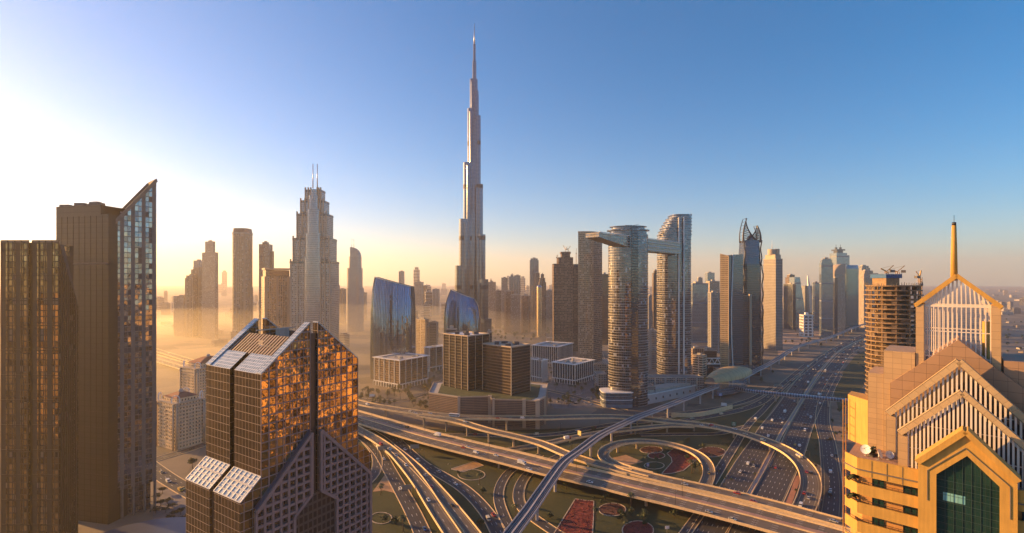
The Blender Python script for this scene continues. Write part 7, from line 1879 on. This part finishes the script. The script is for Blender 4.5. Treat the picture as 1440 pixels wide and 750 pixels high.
CARS = [(657, 629, 'car', 'white', 'M', 'white car beside the white off-roader on the wide flyover'), (671, 638, 'van', 'white', 'M', 'white off-roader on the wide flyover right behind a white car'), (742, 662, 'car', 'white', 'M', 'white car on the wide flyover just short of the metro viaduct'),
        (510, 594, 'car', 'dark', 'M', 'dark car on the wide flyover near the gabled hotel edge'), (997, 721, 'car', 'silver', 'M', 'silver car on the wide flyover lane nearest the viewer'), (1029, 733, 'car', 'cream', 'M', 'cream car on the wide flyover close to the yellow tower'),
        (584, 582, 'car', 'white', 'U', 'white car in golden haze on the upper flyover, nearest the hotel'), (605, 582, 'car', 'white', 'U', 'white car in golden haze on the upper flyover before the bus'), (639, 586, 'bus', 'white', 'U', 'white bus on the upper flyover below the stone podium'), (656, 593, 'car', 'white', 'V', 'white car starting down the diagonal branch ramp'),
        (700, 589, 'car', 'red', 'U', 'red car on the upper flyover before the stone podium'), (735, 589, 'van', 'white', 'U', 'white van on the upper flyover by the podium corner'),
        (532, 631, 'truck', 'white', 'Q1', 'white truck under the gantry by the gabled hotel'), (548, 632, 'car', 'white', 'Q2', 'white car just past the gantry on the double-edged ramp'), (540, 646, 'car', 'white', 'Q1', 'white car on the hotel road below the gantry'), (571, 655, 'car', 'white', 'Q2', 'white car alone on the double-edged elevated ramp'),
        (611, 656, 'car', 'dark', 'Q4', 'dark car on the ground road below the wide flyover'), (597, 745, 'car', 'blue', 'Q1', 'blue car on the hotel road at the foot of the scene'), (563, 688, 'car', 'white', 'Q1', 'small white car near the second gantry on the hotel road'), (694, 725, 'car', 'red', 'Q4', 'red car on the ground road beside the metro viaduct'),
        (798, 618, 'truck', 'red', 'W2', 'red cabbed truck on the low rising ramp'), (997, 666, 'car', 'yellow', 'L', 'yellow car on the oval loop ramp'),
        (1041, 664, 'car', 'white', 'SL', 'white car under the big curved ramp on the inner highway lanes'), (1052, 653, 'van', 'white', 'SL', 'white van just ahead of a white car below the big curved ramp'), (1060, 656, 'car', 'silver', 'SL', 'silver car beside the white van below the big curved ramp'),
        (1072, 603, 'van', 'white', 'SL', 'white van entering under the big curved ramp'), (1086, 592, 'van', 'white', 'SL', 'white van behind another on the highway past the footbridge'), (1100, 595, 'car', 'white', 'SL', 'white car next to the tall highway lamp'), (1102, 590, 'car', 'silver', 'SL', 'silver car tailing the white car by the tall highway lamp'), (1105, 578, 'car', 'white', 'SL', 'white car midway between footbridge and vans'), (1100, 571, 'car', 'silver', 'SL', 'silver car just this side of the footbridge'),
        (1132, 606, 'van', 'white', 'SR', 'large white van on the far highway carriageway'), (1140, 588, 'van', 'white', 'SR', 'white minivan ahead of the large white van'), (1136, 584, 'car', 'silver', 'SR', 'silver car alongside the white minivan'), (1131, 587, 'car', 'dark', 'SR', 'dark car behind the silver car on the far carriageway'), (1118, 626, 'car', 'yellow', 'SR', 'yellow taxi on the far carriageway by the curved ramp'), (1130, 570, 'car', 'dark', 'SR', 'dark car under the footbridge on the far carriageway'), (1147, 572, 'car', 'silver', 'SR', 'silver car under the footbridge by the frontage road'), (1154, 556, 'van', 'white', 'SR', 'white van just beyond the footbridge'), (1084, 657, 'car', 'dark', 'SR', 'dark car next to the highway median by the wide flyover'),
        (1000, 598, 'car', 'white', 'W', 'first white car of three at the start of the big curved ramp'), (1004, 601, 'car', 'silver', 'W', 'silver car beside white cars at the start of the big curved ramp'), (987, 599, 'car', 'white', 'W', 'white car last in line entering the big curved ramp'), (1033, 604, 'car', 'white', 'W', 'white car on the big curved ramp near the green sign'), (1048, 611, 'car', 'cream', 'W', 'cream car on the big curved ramp over the verge'), (1073, 619, 'car', 'white', 'W', 'white car where the big curved ramp crosses the highway'), (1125, 644, 'van', 'cream', 'W', 'cream van rounding the big curved ramp'), (1141, 666, 'car', 'dark', 'W', 'dark car at the outer bend of the big curved ramp'), (1131, 694, 'car', 'red', 'W', 'red car near the foot of the big curved ramp'), (1137, 701, 'car', 'silver', 'W', 'silver car beside the red car at the foot of the curved ramp'),
        (283, 702, 'car', 'white', 'A1', 'white car on the street by the plaza trees'), (258, 688, 'car', 'yellow', 'A1', 'yellow taxi on the street by the wedge tower'), (247, 692, 'van', 'yellow', 'A1', 'yellow van stopped at the plaza edge'), (272, 634, 'car', 'dark', 'A2', 'dark car before the nearer domed block'), (1176, 640, 'car', 'dark', 'F', 'dark car on the frontage road next to the dirt strip'), (1168, 690, 'car', 'white', 'F', 'white car on the frontage road near the yellow tower')]
for k, c in enumerate(CARS): place_car(*c, flip=c[4] in ('SR', 'Q3', 'W') and k % 1 == 0)
rng = random.Random(21)
for key, lo, hi, n in (('SL', 474, 545, 34), ('SR', 472, 548, 38), ('N1', 530, 590, 8), ('S2', 500, 590, 7), ('F', 600, 735, 5)):
    pts = PATHS[key]; cand = [p for p in pts if lo < YH + HC * F / p.y < hi]
    for k in range(n):
        p = cand[int(k * len(cand) / n)]; i = pts.index(p); nn = norms(pts)[i]; half = {'SL': 8.5, 'SR': 9}.get(key, 2.2); q = p + nn * (rng.choice((-1, -.6, -.2, .2, .6, 1)) * half); d = pts[min(i + 1, len(pts) - 1)] - pts[max(0, i - 1)]
        far_l = {'SL': 'tiny vehicle far along the inner highway lanes beyond the footbridge', 'SR': 'tiny vehicle far along the outer highway lanes beyond the footbridge', 'N1': 'vehicle on the slip road curving below the station', 'S2': 'vehicle on the narrow service road left of the highway', 'F': 'vehicle on the frontage road beside the dirt strip'}[key]
        kd = rng.choice(('car', 'car', 'car', 'van')); cl = rng.choice(('white', 'white', 'silver', 'dark', 'cream')); o = dup(vehicle_proto(kd, cl), (q.x, q.y, p.z + .02), math.atan2(d.y, d.x), 1.2, far_l, 'vehicles of the highway side'); o['category'] = kd; note(o, key, kd, cl, i, False)
for key, a_, b_, n, lab in (('M', .3, .9, 26, 'vehicle on the wide multi-lane flyover'), ('R', .2, .8, 5, 'vehicle on the flyover lanes on the far side of the wide flyover'), ('U', .35, .9, 9, 'vehicle on the upper flyover'), ('SL', .06, .34, 12, 'vehicle on the inner highway lanes between wide flyover and footbridge'), ('SR', .05, .32, 12, 'vehicle on the outer highway lanes between wide flyover and footbridge'), ('Q2', .3, .9, 4, 'vehicle on the double-edged ramp by the hotel'), ('Q3', .2, .8, 4, 'vehicle on the second ramp by the hotel'), ('Q4', .3, .9, 5, 'vehicle on the ground road under the wide flyover'), ('W', .1, .9, 5, 'vehicle on the big curved ramp'), ('G1', .3, .9, 5, 'vehicle on the ground road beneath the upper flyover'), ('A1', .3, .9, 6, 'vehicle on the street beside the wedge tower'), ('B2', .2, .8, 8, 'vehicle on the hazy road beyond the domed blocks')):
    pts = PATHS[key]; N = norms(pts); half = {'M': 13, 'SL': 8.5, 'SR': 9, 'U': 4.5, 'R': 4}.get(key, 2.4)
    for k in range(n):
        i = int((a_ + (b_ - a_) * (k + rng.uniform(.1, .9)) / n) * (len(pts) - 2)); o_ = rng.choice((-1, -.55, .3, .6, 1)) * half
        if key == 'M': o_ = rng.choice((-11.5, -8.5, -5.6, 4, 7.5, 11))
        q = pts[i] + N[i] * o_; d = pts[i + 1] - pts[i]; kd = rng.choice(('car', 'car', 'car', 'van', 'truck') if key in ('M', 'SL', 'SR') else ('car', 'car', 'van'))
        cl = rng.choice(('white', 'white', 'silver', 'dark', 'cream', 'red')) if kd != 'truck' else 'white'; o = dup(vehicle_proto(kd, cl), (q.x, q.y, q.z + .02), math.atan2(d.y, d.x) + (math.pi if o_ < 0 else 0), 1.12, lab, 'vehicles on the interchange'); o['category'] = kd; o.name = kd; note(o, key, kd, cl, i, False)
for (key, kd, cl), rows in VEH.items():
    rows.sort(key=lambda r: r[0])
    for k, (i, o, keep) in enumerate(rows):
        if not keep: o['label'] = ('%s %s %s from the %s' % (ordw(k), cl, kd, ROADS[key])) if len(rows) > 1 else 'only %s %s counted from the %s' % (cl, kd, ROADS[key])
# parked cars
for k in range(26):
    p = GP(rng.uniform(782, 856), rng.uniform(552, 570)); 
    if clear(p.x, p.y, 1.5, 5): o = dup(vehicle_proto('car', rng.choice(('white', 'silver', 'dark'))), (p.x, p.y, .04), .3, 1.1, 'car parked in the lot before the glass pavilion', 'parked cars'); o['category'] = 'car'
for (kind, col), o in list(_vc.items()):
    for c in list(o.children): bpy.data.objects.remove(c)
    bpy.data.objects.remove(o)

# ---------------------------------------------------------------- lamps and signs
def lamp_proto(h, arms):
    t = thing('street_lamp', 'lamp', 'street lamp'); m = MB(); m.tube([(0, 0, 0), (0, 0, h)], .17, 6, r1=.1); m.build('pole', M['dark_steel'], t)
    for s in arms:
        m = MB(); m.tube([(0, 0, h - .3), (s * 1.2, 0, h + .25), (s * 2.4, 0, h + .3)], .08, 5); a = m.build('arm', M['dark_steel'], t); m = MB(); m.box((s * 2.7, 0, h + .18), (1.1, .45, .2)); m.build('lamp_head', M['steel'], a)
    return t
LP = {'d': lamp_proto(13, (-1, 1)), 's': lamp_proto(10, (1,)), 'h': lamp_proto(24, (-1, 1))}
LEND = {'M': 'hotel', 'U': 'hotel', 'SL': 'wide flyover', 'W': 'metro', 'Q2': 'haze', 'Q4': 'haze', 'L': 'highway', 'G1': 'hotel', 'F': 'yellow tower'}
def lamps(key, fr, side, kind, label, group):
    pts = PATHS[key]; N = norms(pts)
    for k, f in enumerate(fr):
        i = int(f * (len(pts) - 1)); p = pts[i] + N[i] * side; dup(LP[kind], p, math.atan2(N[i].y, N[i].x) + (0 if side <= 0 else math.pi), 1, ordw(k) + ' ' + label + ', from the ' + LEND[key], group)
lamps('M', lin(20, .12, .92), -3.0, 'd', 'twin-armed lamp post on the median of the wide flyover', 'lamps on the wide flyover')
lamps('M', lin(9, .3, .92), 16.1, 's', 'lamp post along the near edge of the wide flyover', 'edge lamps of the wide flyover')
lamps('U', lin(9, .3, .95), 7.0, 's', 'lamp post on the near edge of the upper flyover', 'lamps on the upper flyover')
lamps('SL', lin(9, .14, .8), 13.2, 'h', 'tall lamp mast on the highway median', 'highway lamp masts')
lamps('W', lin(6, .1, .8), -7.2, 's', 'lamp post on the outer edge of the big curved ramp', 'lamps on the curved ramp')
lamps('Q2', lin(5, .3, .9), 5.2, 's', 'lamp post between the two elevated ramps by the hotel', 'lamps on the hotel ramps')
lamps('Q4', lin(6, .2, .9), -6, 's', 'lamp post along the ground road under the wide flyover', 'ground road lamps')
lamps('L', lin(5, .05, .8), 4.8, 's', 'lamp post on the oval loop ramp', 'loop lamps')
lamps('G1', lin(7, .2, .95), -5.2, 's', 'lamp post on the ground road beneath the upper flyover', 'lamps beneath the upper flyover')
lamps('F', lin(6, .1, .85), -7.8, 's', 'lamp post by the frontage road', 'frontage lamps')
for o in LP.values():
    for c in list(o.children):
        for g_ in list(c.children): bpy.data.objects.remove(g_)
        bpy.data.objects.remove(c)
    bpy.data.objects.remove(o)
def sign(px, py, w_, h_, H, col, label, face=0.0, z=0.0, posts=1, back=False):
    p = GP(px, py, z); t = thing('road_sign', label, 'road sign', tuple(p)); m = MB(); e = V(math.cos(face), math.sin(face), 0); n = V(-e.y, e.x, 0)
    for s in ((0,) if posts == 1 else (-.5, .5)):
        q = MB(); a = p + e * (w_ * s); q.tube([a, a + V(0, 0, H + h_ * .6)], .16, 6); q.build('post', M['steel'], t)
    c = p + V(0, 0, H + h_ / 2) - n * .25; m.bar(c - e * (w_ / 2), c + e * (w_ / 2), .12, h_); m.build('panel', plain('sign_' + col, {'green': (0.02, 0.17, 0.10), 'blue': (0.03, 0.14, 0.42), 'white': (0.7, 0.7, 0.68), 'grey': (0.34, 0.29, 0.23), 'yellow': (0.70, 0.50, 0.10)}[col], .5, var=.06), t)
    q = MB(); r = random.Random(int(px))
    for k in range(3 if h_ > 2 else 2):
        zz = c + V(0, 0, h_ * (.28 - .28 * k)) - n * .075; L = w_ * r.uniform(.25, .38); q.bar(zz - e * L, zz + e * L, .02, h_ * .1)
    if back:
        q = MB()
        for k in range(7): a = c - e * (w_ * (.46 - .153 * k)) - n * .1; q.bar(a - V(0, 0, h_ / 2), a + V(0, 0, h_ / 2), .12, .12, (e.x, e.y, 0))
    q.build('panel_ribs' if back else 'legend', M['steel'] if back else plain('sign_legend', (0.75, 0.75, 0.72), .6, var=.05), t)
sign(538, 641, 9, 4, 5.5, 'grey', 'sunlit gantry seen from behind over the hotel road', .25, posts=2, back=True)
sign(583, 638, 8.5, 4, 5, 'grey', 'gantry seen from behind over the ground road below the wide flyover', .2, posts=2, back=True)
sign(572, 697, 8, 3.6, 5, 'grey', 'ribbed gantry back over the hotel road nearest the viewer', .2, posts=2, back=True)
sign(815, 619, 5, 5, 5, 'yellow', 'sunlit yellowish direction board beside the low rising ramp', -.9)
sign(523, 561, 7, 3.4, 3, 'white', 'white and green board at the edge of the upper flyover in the haze', .1, 14)
sign(1013, 561, 5, 4, 4, 'blue', 'blue direction sign under the golden station', .1)
sign(911, 664, 2.4, 3, 5, 'blue', 'blue sign inside the oval loop ramp', .2)
sign(1032, 602, 5, 4.5, 2.5, 'green', 'green direction sign on the verge behind the curved ramp', -.3)
sign(1018, 574, 7, 4, 3, 'white', 'pale sign board by the slip road', -.3, posts=2)
sign(1094, 548, 11, 3.2, 5, 'grey', 'pale gantry board over the service road beyond the footbridge', -.3, posts=2, back=True)
sign(938, 750, 3, 2, 3, 'white', 'small white sign by the ground road below the wide flyover', .2)
